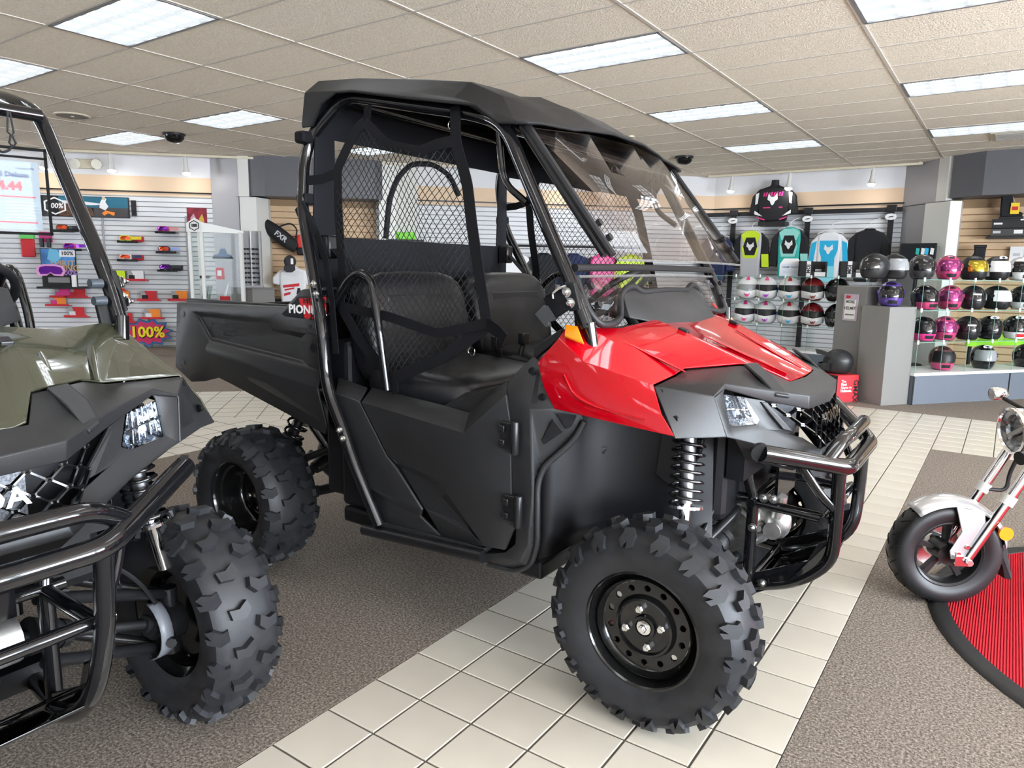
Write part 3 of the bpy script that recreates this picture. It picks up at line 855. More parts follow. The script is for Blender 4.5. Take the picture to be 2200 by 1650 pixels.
    bolts(T, [M(p,1) for p in ((0.127, -0.25, 0.729),(0.129, -0.25, 0.709),(0.188, -0.222, 0.621),(0.219, -0.222, 0.624),(0.159, -0.225, 0.515),(0.2, -0.212, 0.328),(0.13, -0.212, 0.335),(0.041, -0.3, 0.537))])
    # front gear case between the arms, drive shafts, suspension arms, shocks
    gc = B(); gc.sphere((.06,0,.47), .11, 14, 9, (1.1,.8,1)); gc.cyl((.06,-.16,.47),(.06,.16,.47),.062,n=16); gc.cyl((.06,0,.47),(.20,0,.52),.07,.05,14); gc.cyl((.06,-.165,.47),(.06,-.15,.47),.08,n=16)
    for a in range(8):
        t = 2*PI*a/8; gc.cyl((.06+math.cos(t)*.085,-.10,.47+math.sin(t)*.085),(.06+math.cos(t)*.085,.10,.47+math.sin(t)*.085),.012,n=8)
    gc.obj('front_gear_case', M_CAST, T, smooth=40)
    pump = B(); pump.sphere((.20,-.06,.50), .05, 12, 8, (.9,.8,1.3)); pump.cyl((.20,-.08,.52),(.21,-.09,.60),.022,n=10); pump.cyl((.19,-.10,.47),(.19,-.02,.47),.03,n=12)
    pump.obj('gear_case_cover', M_CAST, T, smooth=40)
    for s in (1,-1):
        ar = B()
        for w0, w1, uu in ((.40,.24,.11),(.56,.40,.10)):
            ar.tube([M((uu,-.20,w0),s), M((0,-.57,w1),s)], .016, 10); ar.tube([M((-.16,-.22,w0),s), M((0,-.57,w1),s)], .015, 10)
        ar.tube([M((.08,-.27,w0-.02),s), M((-.13,-.28,w0-.02),s)], .012, 8)
        ar.obj('suspension_arm', M_SATIN, T, smooth=50)
        ds = B().cyl(M((.05,-.16,.46),s), M((.01,-.56,.32),s), .013, n=12)
        for t0, r0 in ((.08,.048),(.14,.042),(.18,.046),(.22,.036),(.26,.038),(.30,.022)):
            p = Vector(M((.05,-.16,.46),s)).lerp(Vector(M((.01,-.56,.32),s)), t0); q = Vector(M((.05,-.16,.46),s)).lerp(Vector(M((.01,-.56,.32),s)), t0+.05)
            ds.cyl(p, q, r0, r0*.9, 14)
        for t0, r0 in ((.82,.024),(.86,.036),(.90,.046),(.95,.05)):
            p = Vector(M((.05,-.16,.46),s)).lerp(Vector(M((.01,-.56,.32),s)), t0); q = Vector(M((.05,-.16,.46),s)).lerp(Vector(M((.01,-.56,.32),s)), t0+.05)
            ds.cyl(p, q, r0, r0*.95, 14)
        ds.obj('drive_shaft', M_RUBB, T, smooth=40)
        kn = B(); kn.tube([M((0,-.575,.22),s), M((0,-.575,.42),s)], .024, 10); kn.cyl(M((0,-.52,.316),s), M((0,-.60,.316),s), .055, n=18)
        kn.tube([M((.02,-.56,.30),s), M((.10,-.52,.30),s)], .014, 8)
        kn.obj('steering_knuckle', M_SATIN, T, smooth=40)
        B().grid(lambda a, c, s=s: M((.085*math.cos(PI*(a*.9-.45)), -.50-.035*c, .316+.085*math.sin(PI*(a*.9-.45))), s), 12, 3).obj('brake_guard', mat('grey guard plastic', (.16,.17,.19), .35), T, smooth=50, solid=.004)
        B().tube([M((.05,-.22,.62),s), M((.07,-.36,.60),s), M((.06,-.46,.50),s), M((.03,-.52,.40),s)], .006, 6, bend=.06).obj('brake_hose', M_RUBB, T)
        # shock absorber
        t0 = Vector(M((.018,-.47,.90),s)); t1 = Vector(M((.045,-.545,.50),s)); d_ = (t1-t0)
        sh = B().cyl(t0, t0+d_*.62, .023, n=14).obj('shock_absorber', mat('shock body', (.22,.22,.23), .3, .9), T, smooth=50)
        spring(t0+d_*.04, t0+d_*.64, .047, .0055, 9).obj('coil_spring', M_GLOSS, sh, smooth=60)
        B().cyl(t0+d_*.6, t1, .017, n=12).cyl(t0+d_*.635, t0+d_*.655, .054, n=20).obj('shock_rod', M_CHROME, sh, smooth=50)
        B().cyl(t0-d_*.03, t0+d_*.045, .05, .046, 18).obj('shock_top', M_SATIN, sh, smooth=50)
        # shock tower and inner covers
        B().prism([M(q,s) for q in ((-.10,-.44,.70),(-.03,-.44,.66),(.04,-.43,.78),(.06,-.42,.93),(-.08,-.43,.93))], M((0,.02,0),s)).obj('shock_tower', M_SATIN, T, smooth=0, bevel=.003)
        B().prism([M(q,s) for q in ((.04,-.38,.93),(.16,-.36,.89),(.19,-.34,.85),(.17,-.34,.825),(.05,-.38,.85))], M((0,.02,0),s)).obj('inner_cover', mat('grey cover plastic', (.03,.032,.036), .4), T, smooth=0, bevel=.008)
        B().tube([M((.0,-.30,.68),s), M((.10,-.26,.76),s), M((.16,-.22,.77),s)], .005, 6).tube([M((.03,-.28,.62),s), M((.05,-.27,.72),s), M((.02,-.30,.78),s)], .004, 6).obj('brake_pipe', M_ZINC, T)
    # ---------------- inner wheel-well liners and front pillars
    for s in (1,-1):
        rows = [((-.372,-.700),(-.340,-.665),(-.315,-.56),(-.27,-.46),(-.10,-.42),(.06,-.40))]
        lv = [.43,.52,.66,.80,.90,.99]
        lb = B().grid(lambda a, c: M((rows[0][int(round(a*5))][0] - (.10*(.5-c) if c < .5 else 0)*(1-a*.4)*-1*.0 + .03*(1-c)*a, rows[0][int(round(a*5))][1], lv[int(round(c*5))] + (.08*a if c < .2 else 0)), s), 6, 6)
        lb.obj('wheel_well_liner', M_PLD, T, smooth=60, solid=.004)
        for q in (((-0.347, -0.665, 0.645),(-0.356, -0.668, 0.533),(-0.326, -0.47, 0.721))):
            B().cyl(M(q,s), M((q[0]+.004,q[1]-.006,q[2]),s), .013, n=14).obj('liner_clip', M_PLA, T)
        B().prism([M(q,s) for q in ((-0.374, -0.55, 0.702),(-0.317, -0.5, 0.772),(-0.257, -0.47, 0.772),(-0.271, -0.47, 0.746),(-0.33, -0.51, 0.692))], M((.004,-.006,0),s)).obj('liner_cover', M_PLA, T, smooth=0, bevel=.003)
        # cowl side panel with the flared lip round the wheel well
    CP = dict(a=(-0.51, -0.69, 0.987), b=(-0.457, -0.69, 1.04), c=(-0.411, -0.688, 1.08), d=(-0.386, -0.7, 1.066), e=(-0.32, -0.7, 0.927), f=(-0.257, -0.66, 0.923), g=(-0.253, -0.64, 0.887),
              h=(-0.291, -0.66, 0.819), i=(-0.368, -0.705, 0.742), j=(-0.38, -0.715, 0.682), k=(-0.372, -0.715, 0.485), l=(-0.398, -0.71, 0.406), m=(-0.465, -0.7, 0.367), n=(-0.572, -0.71, 0.372),
              o=(-0.563, -0.735, 0.412), p=(-0.477, -0.735, 0.44), q=(-0.437, -0.735, 0.478), r=(-0.436, -0.735, 0.541), s=(-0.451, -0.735, 0.635), t=(-0.461, -0.735, 0.875), u=(-0.474, -0.735, 0.955),
              v=(-0.387, -0.735, 0.922), w=(-0.377, -0.735, 0.657), x=(-0.387, -0.735, 0.487), y=(-0.421, -0.73, 0.423))
    sided('cowl_side_panel', T, M_PLA, CP, ['a b c d e v u','u v w s t','s w x q r','q x y o p','e f g h i v','v i j w','w j k x','x k l y','y l m n o'], solid=.01, bevel=.006, smooth=28)
    for s in (1,-1):
        lip = [M(q,s) for q in ((-0.245, -0.655, 0.891),(-0.274, -0.67, 0.827),(-0.356, -0.712, 0.738),(-0.369, -0.722, 0.678),(-0.363, -0.722, 0.492),(-0.39, -0.715, 0.411),(-0.458, -0.71, 0.37),(-0.561, -0.712, 0.369))]
        B().tube(lip, .010, 8, bend=.03).obj('fender_lip', M_PLA, T, smooth=60)
        B().prism([M(q,s) for q in ((-0.362, -0.712, 0.826),(-0.323, -0.708, 0.897),(-0.298, -0.69, 0.859),(-0.351, -0.712, 0.813))], M((0,-.004,0),s)).obj('panel_inset', M_PLD, T, smooth=0, bevel=.002)
        B().prism([M(q,s) for q in ((-0.314, -0.706, 0.915),(-0.262, -0.672, 0.91),(-0.278, -0.676, 0.874),(-0.291, -0.682, 0.865))], M((0,-.004,0),s)).obj('panel_inset', M_PLD, T, smooth=0, bevel=.002)
        for q in ((-0.406, -0.705, 1.036),(-0.364, -0.712, 0.96),(-0.003, -0.655, 1.007),(0.05, -0.672, 0.939)):
            B().cyl(M(q,s), M((q[0],q[1]-.008,q[2]),s), .012, .010, 14).obj('trim_clip', M_PLD, T, smooth=40)
    # ---------------- doors and rear quarter panels
    DO = dict(d1=(-1.132, -0.675, 0.898), d3=(-0.795, -0.675, 0.874), d4=(-0.672, -0.675, 0.862), d6=(-0.523, -0.675, 0.984), d2=(-1.119, -0.742, 0.855), d5=(-0.642, -0.742, 0.811), d7=(-0.475, -0.742, 0.956),
              e1=(-0.459, -0.742, 0.877), e2=(-0.45, -0.742, 0.634), e3=(-0.435, -0.742, 0.539), e4=(-0.472, -0.742, 0.453),
              r1=(-0.95, -0.742, 0.668), r2=(-0.759, -0.742, 0.64), r3=(-0.714, -0.742, 0.596), r4=(-0.554, -0.742, 0.446),
              t1=(-0.954, -0.724, 0.645), t2=(-0.785, -0.724, 0.614), t3=(-0.749, -0.724, 0.571), t4=(-0.607, -0.724, 0.464),
              s2=(-0.986, -0.742, 0.679), s3=(-0.941, -0.74, 0.644), s4=(-0.821, -0.735, 0.516),
              q1=(-0.806, -0.742, 0.508), q2=(-0.621, -0.742, 0.477), b1=(-0.753, -0.715, 0.42), b2=(-0.634, -0.715, 0.426), z1=(-0.831, -0.724, 0.514), z2=(-0.641, -0.724, 0.489))
    doors = sided('door', T, M_PLA, DO, ['d1 d3 d4 d5 d2','d4 d6 d7 d5','d2 d5 d7 e1 e2 e3 e4 r4 r3 r2 r1 s2','r1 r2 t2 t1','r2 r3 t3 t2','r3 r4 t4 t3','t1 t2 t3 z1','z1 t3 t4 z2','z1 z2 q2 q1','z2 t4 r4 q2','q1 q2 b2 b1','q2 r4 b2','r1 t1 s3 s2' ,'t1 z1 s3'], solid=.012, bevel=.007, smooth=28)
    QP = dict(p1=(-1.316, -0.675, 0.92), p2=(-1.159, -0.675, 0.897), p3=(-1.129, -0.742, 0.859), p4=(-1.258, -0.742, 0.874), s2=(-0.993, -0.742, 0.677), s3=(-0.948, -0.742, 0.643), s4=(-0.825, -0.742, 0.514), s5=(-0.757, -0.72, 0.424),
              l1=(-1.183, -0.735, 0.698), l2=(-1.1, -0.742, 0.545), l3=(-1.056, -0.72, 0.412), k=(-1.168, -0.742, 0.692), m=(-1.095, -0.722, 0.513), n=(-0.852, -0.722, 0.478))
    sided('quarter_panel', T, M_PLA, QP, ['p1 p2 p3 p4','p4 p3 s2 s3 l1','l1 s3 s4 l2','l2 s4 n m','m n s5 l3'], solid=.012, bevel=.007, smooth=28)
    for s, dr in zip((1,-1), doors):
        for y0 in (0, 157):
            hp = (-0.464, -0.752, 0.833) if y0 == 0 else (-0.447, -0.752, 0.599)
            h_ = B().box(M((hp[0],hp[1],hp[2]),s), (.05,.014,.085)).box(M((hp[0]-.012,hp[1]-.012,hp[2]+.022),s),(.022,.012,.022)).box(M((hp[0]-.012,hp[1]-.012,hp[2]-.022),s),(.022,.012,.018))
            h_.cyl(M((hp[0]+.034,hp[1]-.008,hp[2]-.055),s), M((hp[0]+.034,hp[1]-.008,hp[2]+.05),s), .014, n=12)
            h_.obj('hinge', M_SATIN, dr, smooth=30, bevel=.003)
        # inner pocket along the top of the door
        B().prism([M(q,s) for q in ((-0.808, -0.66, 0.869),(-0.684, -0.66, 0.857),(-0.531, -0.66, 0.98),(-0.609, -0.63, 0.957),(-0.736, -0.62, 0.922))], (0,0,-.015)).obj('door_pocket', M_PLA, dr, smooth=0, bevel=.004)
    # floor step and rocker tube
    for s in (1,-1):
        rk = B().tube([M((-1.116, -0.745, 0.375),s), M((-0.559, -0.745, 0.407),s)], .022, 14).obj('rocker_tube', M_SATIN, T, smooth=50)
        B().prism([M(q,s) for q in ((-1.064, -0.735, 0.418),(-0.563, -0.735, 0.432),(-0.559, -0.735, 0.413),(-1.065, -0.735, 0.396))], M((0,.05,0),s)).obj('step_edge', M_PLA, T, smooth=0, bevel=.003)
    # ---------------- cab floor, seat base, dash, firewall
    B().bx(-1.28,-.36,-.70,.70,.36,.42).obj('cab_floor', M_PLD, T, smooth=0, bevel=.01)
    B().bx(-1.30,-.98,-.69,.69,.42,.82).bx(-1.42,-1.28,-.66,.66,.44,1.06).obj('seat_base', M_PLD, T, smooth=0, bevel=.02)
    B().bx(-.44,-.26,-.58,.58,.98,1.14).bx(-.44,-.26,-.40,.40,.50,.99).bx(-.40,.10,-.36,.36,.55,1.02).obj('dash', M_PLD, T, smooth=0, bevel=.03)
    B().bx(-1.20,.02,-.25,.25,.30,.36).obj('underbody_light_block', M_PLD, T, smooth=0)  # dark box added under the cab floor to block light
    # engine and rear drive under the bed
    eg = B().bx(-1.95,-1.40,-.26,.26,.42,.72).cyl((-1.55,-.36,.5),(-1.55,.36,.5),.11,n=18).cyl((-1.935,-.2,.40),(-1.935,.2,.40),.11,n=18)
    eg.obj('engine', M_SATIN, T, smooth=40, bevel=.02)
    B().cyl((-2.12,-.20,.62),(-2.12,.22,.62),.09,n=18).obj('muffler', M_SATIN, T, smooth=40)
    for s in (1,-1):
        ar = B(); ar.tube([M((-1.38,-.30,.44),s), M((-1.90,-.57,.28),s)], .022, 10); ar.tube([M((-2.02,-.24,.42),s), M((-1.94,-.57,.28),s)], .018, 10)
        ar.tube([M((-1.52,-.30,.60),s), M((-1.92,-.55,.42),s)], .018, 10); ar.tube([M((-2.06,-.28,.60),s), M((-1.94,-.55,.42),s)], .018, 10)
        ar.obj('rear_suspension_arm', M_SATIN, T, smooth=50)
        t0 = Vector(M((-1.72,-.46,.86),s)); t1 = Vector(M((-1.86,-.53,.46),s)); d_ = t1-t0
        sh = B().cyl(t0, t0+d_*.65, .022, n=12).obj('rear_shock', M_SATIN, T, smooth=50)
        spring(t0+d_*.05, t0+d_*.75, .045, .006, 7).obj('coil_spring', M_GLOSS, sh, smooth=60)
        B().cyl(t0+d_*.6, t1, .014, n=10).cyl(t0+d_*.74, t0+d_*.76, .05, n=16).obj('shock_rod', M_SATIN, sh, smooth=50)
        B().cyl(M((-1.93,-.20,.40),s), M((-1.935,-.56,.316),s), .016, n=10).cyl(M((-1.93,-.22,.395),s), M((-1.93,-.30,.37),s), .045,.03, 14).obj('rear_drive_shaft', M_RUBB, T)
        B().tube([M((-1.42,-.62,.60),s), M((-1.55,-.58,.66),s), M((-1.72,-.50,.68),s)], .012, 8, bend=.05).obj('stabiliser_bar', M_SATIN, T)
    # ---------------- cargo bed
    BD = dict(a=(-2.328, -0.72, 1.172), b=(-2.381, -0.715, 0.872), c=(-2.256, -0.715, 0.816), d=(-2.099, -0.73, 0.987), e=(-2.135, -0.7, 0.842),
              f=(-1.565, -0.72, 1.181), g=(-1.458, -0.72, 1.255), h=(-1.356, -0.72, 1.265), i=(-1.349, -0.72, 1.122), j=(-1.33, -0.74, 0.948), k=(-1.355, -0.745, 0.888), l=(-1.338, -0.72, 0.736),
              m=(-2.068, -0.745, 0.96), n=(-2.063, -0.7, 0.851), o=(-1.808, -0.69, 0.793), p=(-1.382, -0.69, 0.692), q=(-2.176, -0.7, 0.823),
              r1=(-2.198, -0.72, 1.136), r2=(-1.67, -0.72, 1.134), r3=(-1.628, -0.72, 1.097), r4=(-1.447, -0.72, 1.086), r5=(-1.438, -0.725, 0.963), r6=(-2.08, -0.725, 1.011),
              t1=(-2.179, -0.706, 1.119), t2=(-1.7, -0.706, 1.116), t3=(-1.657, -0.706, 1.081), t4=(-1.484, -0.706, 1.073), t5=(-1.481, -0.708, 0.973), t6=(-2.092, -0.708, 1.023))
    bed = B().bx(-2.32,-1.44,-.69,.69,.86,.90).bx(-2.34,-2.30,-.69,.69,.88,1.16).bx(-1.47,-1.44,-.69,.69,.88,1.20)
    for s in (1,-1): bed.bx(-2.34,-1.44,s*.66-.014,s*.66+.014,.88,1.19)
    bed = bed.obj('cargo_bed', M_PLD, T, smooth=0, bevel=.006)
    bs = sided('bed_side', T, M_PLA, BD, ['a r1 r6 d c b','a f r2 r1','f g h r4 r3 r2','h i j r5 r4','r6 r5 j d','t1 t2 t3 t4 t5 t6','r1 r2 t2 t1','r2 r3 t3 t2','r3 r4 t4 t3','r4 r5 t5 t4','r5 r6 t6 t5','r6 r1 t1 t6',
              'd j k m','d m q c','m k l p o n q','b c e'], solid=.012, bevel=.008, smooth=26)
    for s, bo in zip((1,-1), bs):
        B().prism([M(q,s) for q in ((-2.319, -0.725, 1.174),(-1.559, -0.725, 1.184),(-1.452, -0.725, 1.257),(-1.339, -0.725, 1.267))] + [M(q,s) for q in ((-1.34, -0.725, 1.254),(-1.45, -0.725, 1.241),(-1.554, -0.725, 1.167),(-2.321, -0.725, 1.158))], M((0,.09,0),s)).obj('bed_rail', M_PLA, bo, smooth=0, bevel=.006)
        for q in ((-2.281, -0.722, 1.123),(-2.304, -0.722, 0.905),(-1.383, -0.732, 1.035)):
            B().cyl(M((q[0],q[1]-.004,q[2]),s), M((q[0],q[1]+.01,q[2]),s), .020, n=18).cyl(M((q[0],q[1]-.0055,q[2]),s), M((q[0],q[1]-.004,q[2]),s), .013, n=14).obj('bed_socket', M_DECALK, bo, smooth=30)
        # decal plate
        dec = B().prism([M(q,s) for q in ((-1.578, -0.727, 1.157),(-1.476, -0.727, 1.228),(-1.318, -0.727, 1.239),(-1.322, -0.727, 1.141),(-1.562, -0.727, 1.147))], M((0,.002,0),s)).obj('decal', M_DECALK, bo, smooth=0)
        B().prism([M(q,s) for q in ((-1.471, -0.729, 1.221),(-1.316, -0.729, 1.232),(-1.32, -0.729, 1.145),(-1.439, -0.729, 1.146))], M((0,.002,0),s)).obj('decal_panel', M_DECALR, bo, smooth=0)
    B().tube([(-2.20,-.40,.80),(-2.20,.40,.80)], .022, 10).obj('bed_hinge_tube', M_SATIN, T)
    if True:
        rt = (PI/2,0,0)
        p = (-1.531, -0.731, 1.178); text('PIONEER', 'decal_text', M_WTXT, bs[0], .046, (p[0],p[1],p[2]), rt, .0008, align='LEFT', bold=.0012, sx=1.2)
        p = (-1.414, -0.731, 1.215); text('HONDA', 'decal_text', M_KTXT, bs[0], .036, (p[0]-.03,p[1],p[2]), rt, .0008, align='LEFT', bold=.0006, sx=1.15)
        p = (-1.39, -0.731, 1.154); text('700', 'decal_text', M_KTXT, bs[0], .034, (p[0]-.02,p[1],p[2]), rt, .0008, align='LEFT', bold=.0008, sx=1.15)
        p = (-1.461, -0.731, 1.181); text('PIONEER', 'decal_text', M_WTXT, bs[1], .046, (p[0]+.02,-p[1],p[2]-.004), (PI/2,0,PI), .0008, bold=.0012, sx=1.2)
    # ---------------- roll cage
    cg = B()
    for s in (1,-1):
        cg.tube([M(q,s) for q in ((-1.038, -0.745, 0.409),(-1.152, -0.765, 0.646),(-1.196, -0.765, 0.746),(-1.276, -0.768, 0.895),(-1.311, -0.758, 1.144),(-1.407, -0.72, 1.365),(-1.499, -0.675, 1.56),(-1.519, -0.64, 1.757),(-1.492, -0.62, 1.852),(-1.35, -0.58, 1.977),(-0.734, -0.58, 1.849),(-0.597, -0.6, 1.798),(-0.319, -0.63, 1.303),(-0.26, -0.63, 1.172))], .0225, 14, bend=.07)
        cg.tube([M((-.255,-.63,1.19),s), M((-.22,-.60,.90),s)], .02, 10)
        if roofed: cg.tube([M((-0.62, -0.6, 1.776),s), M((-.60,-.60,1.62),s), M((-.50,-.61,1.55),s)], .012, 8, bend=.05)
    for u_, v_, w_ in ((-.565,.59,1.785),(-1.36,.58,1.965),(-1.50,.66,1.40)): cg.tube([(u_,-v_,w_),(u_,v_,w_)], .02, 10)
    cg.obj('roll_cage', M_GLOSS, T, smooth=50)
    for s in (1,-1):
        gb = B().tube([M(q,s) for q in ((-1.386, -0.69, 1.132),(-1.215, -0.7, 1.304),(-1.158, -0.7, 1.327),(-1.104, -0.7, 1.295),(-1.064, -0.71, 1.154),(-1.028, -0.705, 0.908))], .0155, 12, bend=.05)
        gb.obj('shoulder_bar', M_GLOSS, T, smooth=50)
        for q in ((-1.336, -0.765, 1.28),(-1.316, -0.772, 1.243),(-1.187, -0.788, 0.754),(-1.171, -0.788, 0.724)):
            bolts(T, [M(q,s)], ax=M((0,-1,0),s))
        # A-pillar joint plate
        B().prism([M(q,s) for q in ((-0.33, -0.655, 1.309),(-0.298, -0.655, 1.309),(-0.273, -0.655, 1.23),(-0.311, -0.655, 1.22))], M((0,.02,0),s)).obj('pillar_plate', M_SATIN, T, smooth=0, bevel=.003)
        bolts(T, [M(q,s) for q in ((-0.318, -0.658, 1.278),(-0.304, -0.658, 1.247))], ax=M((0,-1,0),s), r=.012)
    # ---------------- seats: bench cushion and two backrests
    for s in (1,-1):
        def cush(cx, cy, cz, sx, sy, sz, tilt, name, crown=.018):
            def fn(a, c):
                return None
            bm_ = B(); n = 10
            mtx = Matrix.Rotation(tilt, 3, 'Y')
            def sup(t, e): return math.copysign(abs(math.cos(t))**e, math.cos(t)), math.copysign(abs(math.sin(t))**e, math.sin(t))
            def gfn(a, c):
                t = 2*PI*a; ph = -PI/2 + PI*(.02+.96*c)
                cx_, sx_ = sup(t, .35); cp, sp = sup(ph, .5)
                p = Vector((cx_*cp*sx/2, sx_*cp*sy/2, sp*sz/2))
                return Vector((cx, cy, cz)) + mtx @ p
            bm_.grid(gfn, 28, 11, True)
            n0 = len(bm_.v)
            bm_.f.append(tuple(range(27,-1,-1))); bm_.f.append(tuple(range(n0-28, n0)))
            return bm_.obj(name, M_VINYL, T, smooth=60)
        cush(-.98, s*.335, .90, .54, .62, .17, R(4), 'seat_cushion')
        bk = cush(-1.235, s*.335, 1.10, .15, .62, .46, R(-12), 'backrest')
        B().prism([(-1.155,s*.335-.22,.95),(-1.155,s*.335+.22,.95),(-1.20,s*.335+.20,1.24),(-1.20,s*.335-.20,1.24)], (.012,0,.0)).obj('backrest_insert', M_VINYL, bk, smooth=0, bevel=.01)
        B().ribbon([(-1.42,s*.60,1.42),(-1.30,s*.585,1.32),(-1.16,s*.56,1.0),(-1.10,s*.56,.88)], .045, .003, (1,0,.3)).obj('seat_belt', M_WEB, T)
        B().cyl((-.98,s*.07,.95),(-.98,s*.10,1.02),.014,n=8).box((-.98,s*.10,1.04),(.03,.05,.05)).obj('belt_buckle', M_SATIN, T, bevel=.004)
        B().box((-1.44,s*.60,1.42),(.06,.05,.09)).obj('belt_retractor', M_SATIN, T, bevel=.008)
    # steering wheel on the driver's side
    st = B(); cs = Vector((-.66,.34,1.24)); ax = Vector((-.62,0,.78)).normalized(); sxv = Vector((0,1,0)); syv = ax.cross(sxv)
    ring = [cs + sxv*math.cos(2*PI*i/24)*.17 + syv*math.sin(2*PI*i/24)*.17 for i in range(25)]
    st.tube(ring, .014, 8, cap=False)
    for a in (.2, PI-.2, -PI/2): st.tube([cs-ax*.02, cs + sxv*math.cos(a)*.165 + syv*math.sin(a)*.165], .011, 8)
    st.cyl(cs-ax*.03, cs+ax*.005, .045, n=16); st.cyl(cs-ax*.03, cs-ax*.35, .02, n=10)
    st.obj('steering_wheel', M_RUBB, T, smooth=50)
    # black dash cowl that rises behind the hood
    CW = dict(a=(-.17,-.245,1.168), b=(-.25,-.36,1.19), c=(-.285,-.35,1.272), d=(-.29,-.27,1.292), e=(-.27,-.20,1.262), f=(-.262,0,1.268), g=(-.155,0,1.162), h=(-.36,0,1.24), i=(-.37,-.36,1.22))
    B().faces(CW, ['a b c d e','a e f g','c i h f e d','b i c']).mirror().obj('dash_cowl', M_PLA, T, smooth=25, bevel=.008, solid=.006, weld=.0005)
    if not roofed:
        for w_, du in ((1.285,.015),(1.235,.03)):
            B().cyl((-.312+du,.60,w_),(-.308+du,.565,w_),.0145,.013,14).obj('clamp_knob', mat('slate knob plastic', (.05,.06,.07), .35), T, smooth=40)
        B().bar((-.315,.640,1.32),(-.275,.648,1.20),.03,.018,(0,1,0)).obj('pillar_bracket', M_SATIN, T, smooth=0, bevel=.004)
        B().bar((-.30,.595,1.235),(-.275,.595,1.16),.02,.035,(0,1,0)).obj('pillar_guard', M_SATIN, T, smooth=0, bevel=.006)
        bolts(T, [(-.305,.664,1.29),(-.285,.664,1.23)], ax=(0,1,0))
    if roofed:
        # ---------------- moulded roof
        secs = [(-1.525,(2.000,2.056,2.062,2.040,2.046)),(-1.30,(1.985,2.036,2.044,2.024,2.030)),(-.98,(1.936,1.990,2.008,1.985,2.018)),(-.77,(1.890,1.955,1.965,1.945,1.988)),(-.64,(1.835,1.895,1.910,1.900,1.930)),(-.545,(1.795,1.815,1.830,1.832,1.855)),(-.49,(1.790,1.798,1.806,1.815,1.828))]
        vs_ = (-.622,-.555,-.37,-.31,-.13)
        rf = B(); fs = []; pts = []
        for k, (u_, ww) in enumerate(secs):
            for v_, w_ in zip(vs_, ww):
                pts.append((u_ + (0.05*(1-abs(v_)/.6) if k == len(secs)-1 else 0) + (.04*(1-abs(v_)/.6) if k == len(secs)-2 else 0), v_, w_))
            pts.append((u_ + (.05 if k == len(secs)-1 else .04 if k == len(secs)-2 else 0), 0, ww[-1]-.004))
        n = 6
        for k in range(len(secs)-1):
            for i in range(n-1): fs.append((k*n+i, k*n+i+1, (k+1)*n+i+1, (k+1)*n+i))
        low = [(-1.515, -0.65, 1.867),(-1.455, -0.65, 1.866),(-1.405, -0.65, 1.94),(-1.322, -0.65, 1.973),(-1.23, -0.65, 1.965),(-0.959, -0.65, 1.909),(-0.678, -0.65, 1.857),(-0.588, -0.65, 1.794),(-0.521, -0.64, 1.791)]
        m0 = len(pts); pts += low
        top = [0,0,0,6,6,12,18,24,30,36]
        fs += [(0,m0+1,m0), (0,m0+2,m0+1), (0,m0+3,m0+2), (0,6,m0+4,m0+3), (6,12,m0+5,m0+4), (12,18,m0+6,m0+5), (18,24,m0+7,m0+6), (24,30,m0+8,m0+7), (30,36,m0+8)]
        rear = len(pts); pts += [(-1.535,-.62,1.93),(-1.535,0,1.93)]
        fs += [(0,1,rear),(1,2,3,4,5,rear+1,rear),(0,rear,m0)]
        rf.add(pts, fs).mirror()
        roof = rf.obj('roof', mat('black roof plastic', (.012,.012,.0125), .5, bump=(900,.4,.0006), spec=.3), T, smooth=24, bevel=.010, solid=.010, weld=.0008, seg=2, offset=0)
        B().bx(-1.44,-.60,-.53,.53,1.775,1.785).obj('roof_lining', M_PLD, T, smooth=0) if False else None
        B().prism([(-1.47,.60,2.0),(-.90,.60,1.95),(-.60,.60,1.84),(-.57,.60,1.74),(-.62,.60,1.66),(-.90,.60,1.72),(-1.47,.60,1.82)], (0,.01,0)).obj('roof_side_shield', M_PLD, T, smooth=0)
        wl_ = B().prism([(-1.662, 0.594, 2.058),(-1.579, 0.594, 2.048),(-1.593, 0.594, 1.991),(-1.675, 0.594, 2.005)], (0,.003,0)).obj('warning_label', M_PAPER, T, smooth=0); wl_['label'] = 'small orange and white warning label'
        B().prism([(-1.659, 0.593, 2.058),(-1.578, 0.593, 2.048),(-1.581, 0.593, 2.032),(-1.665, 0.593, 2.042)], (0,-.001,0)).obj('label_header', M_WARN, wl_, smooth=0)
        # ---------------- windshield: upper pane, lower pane, clamps and rubber seals
        W = dict(a=(-.515,-.575,1.785), b=(-.46,-.30,1.80), c=(-.44,0,1.805), d=(-.19,-.578,1.376), e=(-.165,-.30,1.378), f=(-.155,0,1.379))
        B().faces(W, ['a b e d','b c f e']).mirror().obj('windshield', M_WS, T, smooth=50, weld=.0005, solid=.005)
        B().tube([(-.19,-.58,1.376),(-.165,-.3,1.378),(-.155,0,1.379),(-.165,.3,1.378),(-.19,.58,1.376)], .0045, 6).obj('windshield_edge', M_WSEDGE, T)
        LWp = dict(a=(-.318,-.607,1.325), b=(-.30,-.3,1.328), c=(-.295,0,1.33), d=(-.245,-.575,1.185), e=(-.262,-.40,1.185), f=(-.28,-.36,1.262), g=(-.278,-.2,1.27), h=(-.27,0,1.27), i=(-.25,-.575,1.19))
        B().faces({k: LWp[k] for k in 'abcdefgh'}, ['a b f e d','b c h g f']).mirror().obj('lower_windshield', M_WS, T, smooth=50, weld=.0005, solid=.005)
        B().tube([(-.318,-.607,1.325),(-.30,-.3,1.328),(-.295,0,1.33),(-.30,.3,1.328),(-.318,.607,1.325)], .005, 6).obj('windshield_edge', M_WSEDGE, T)
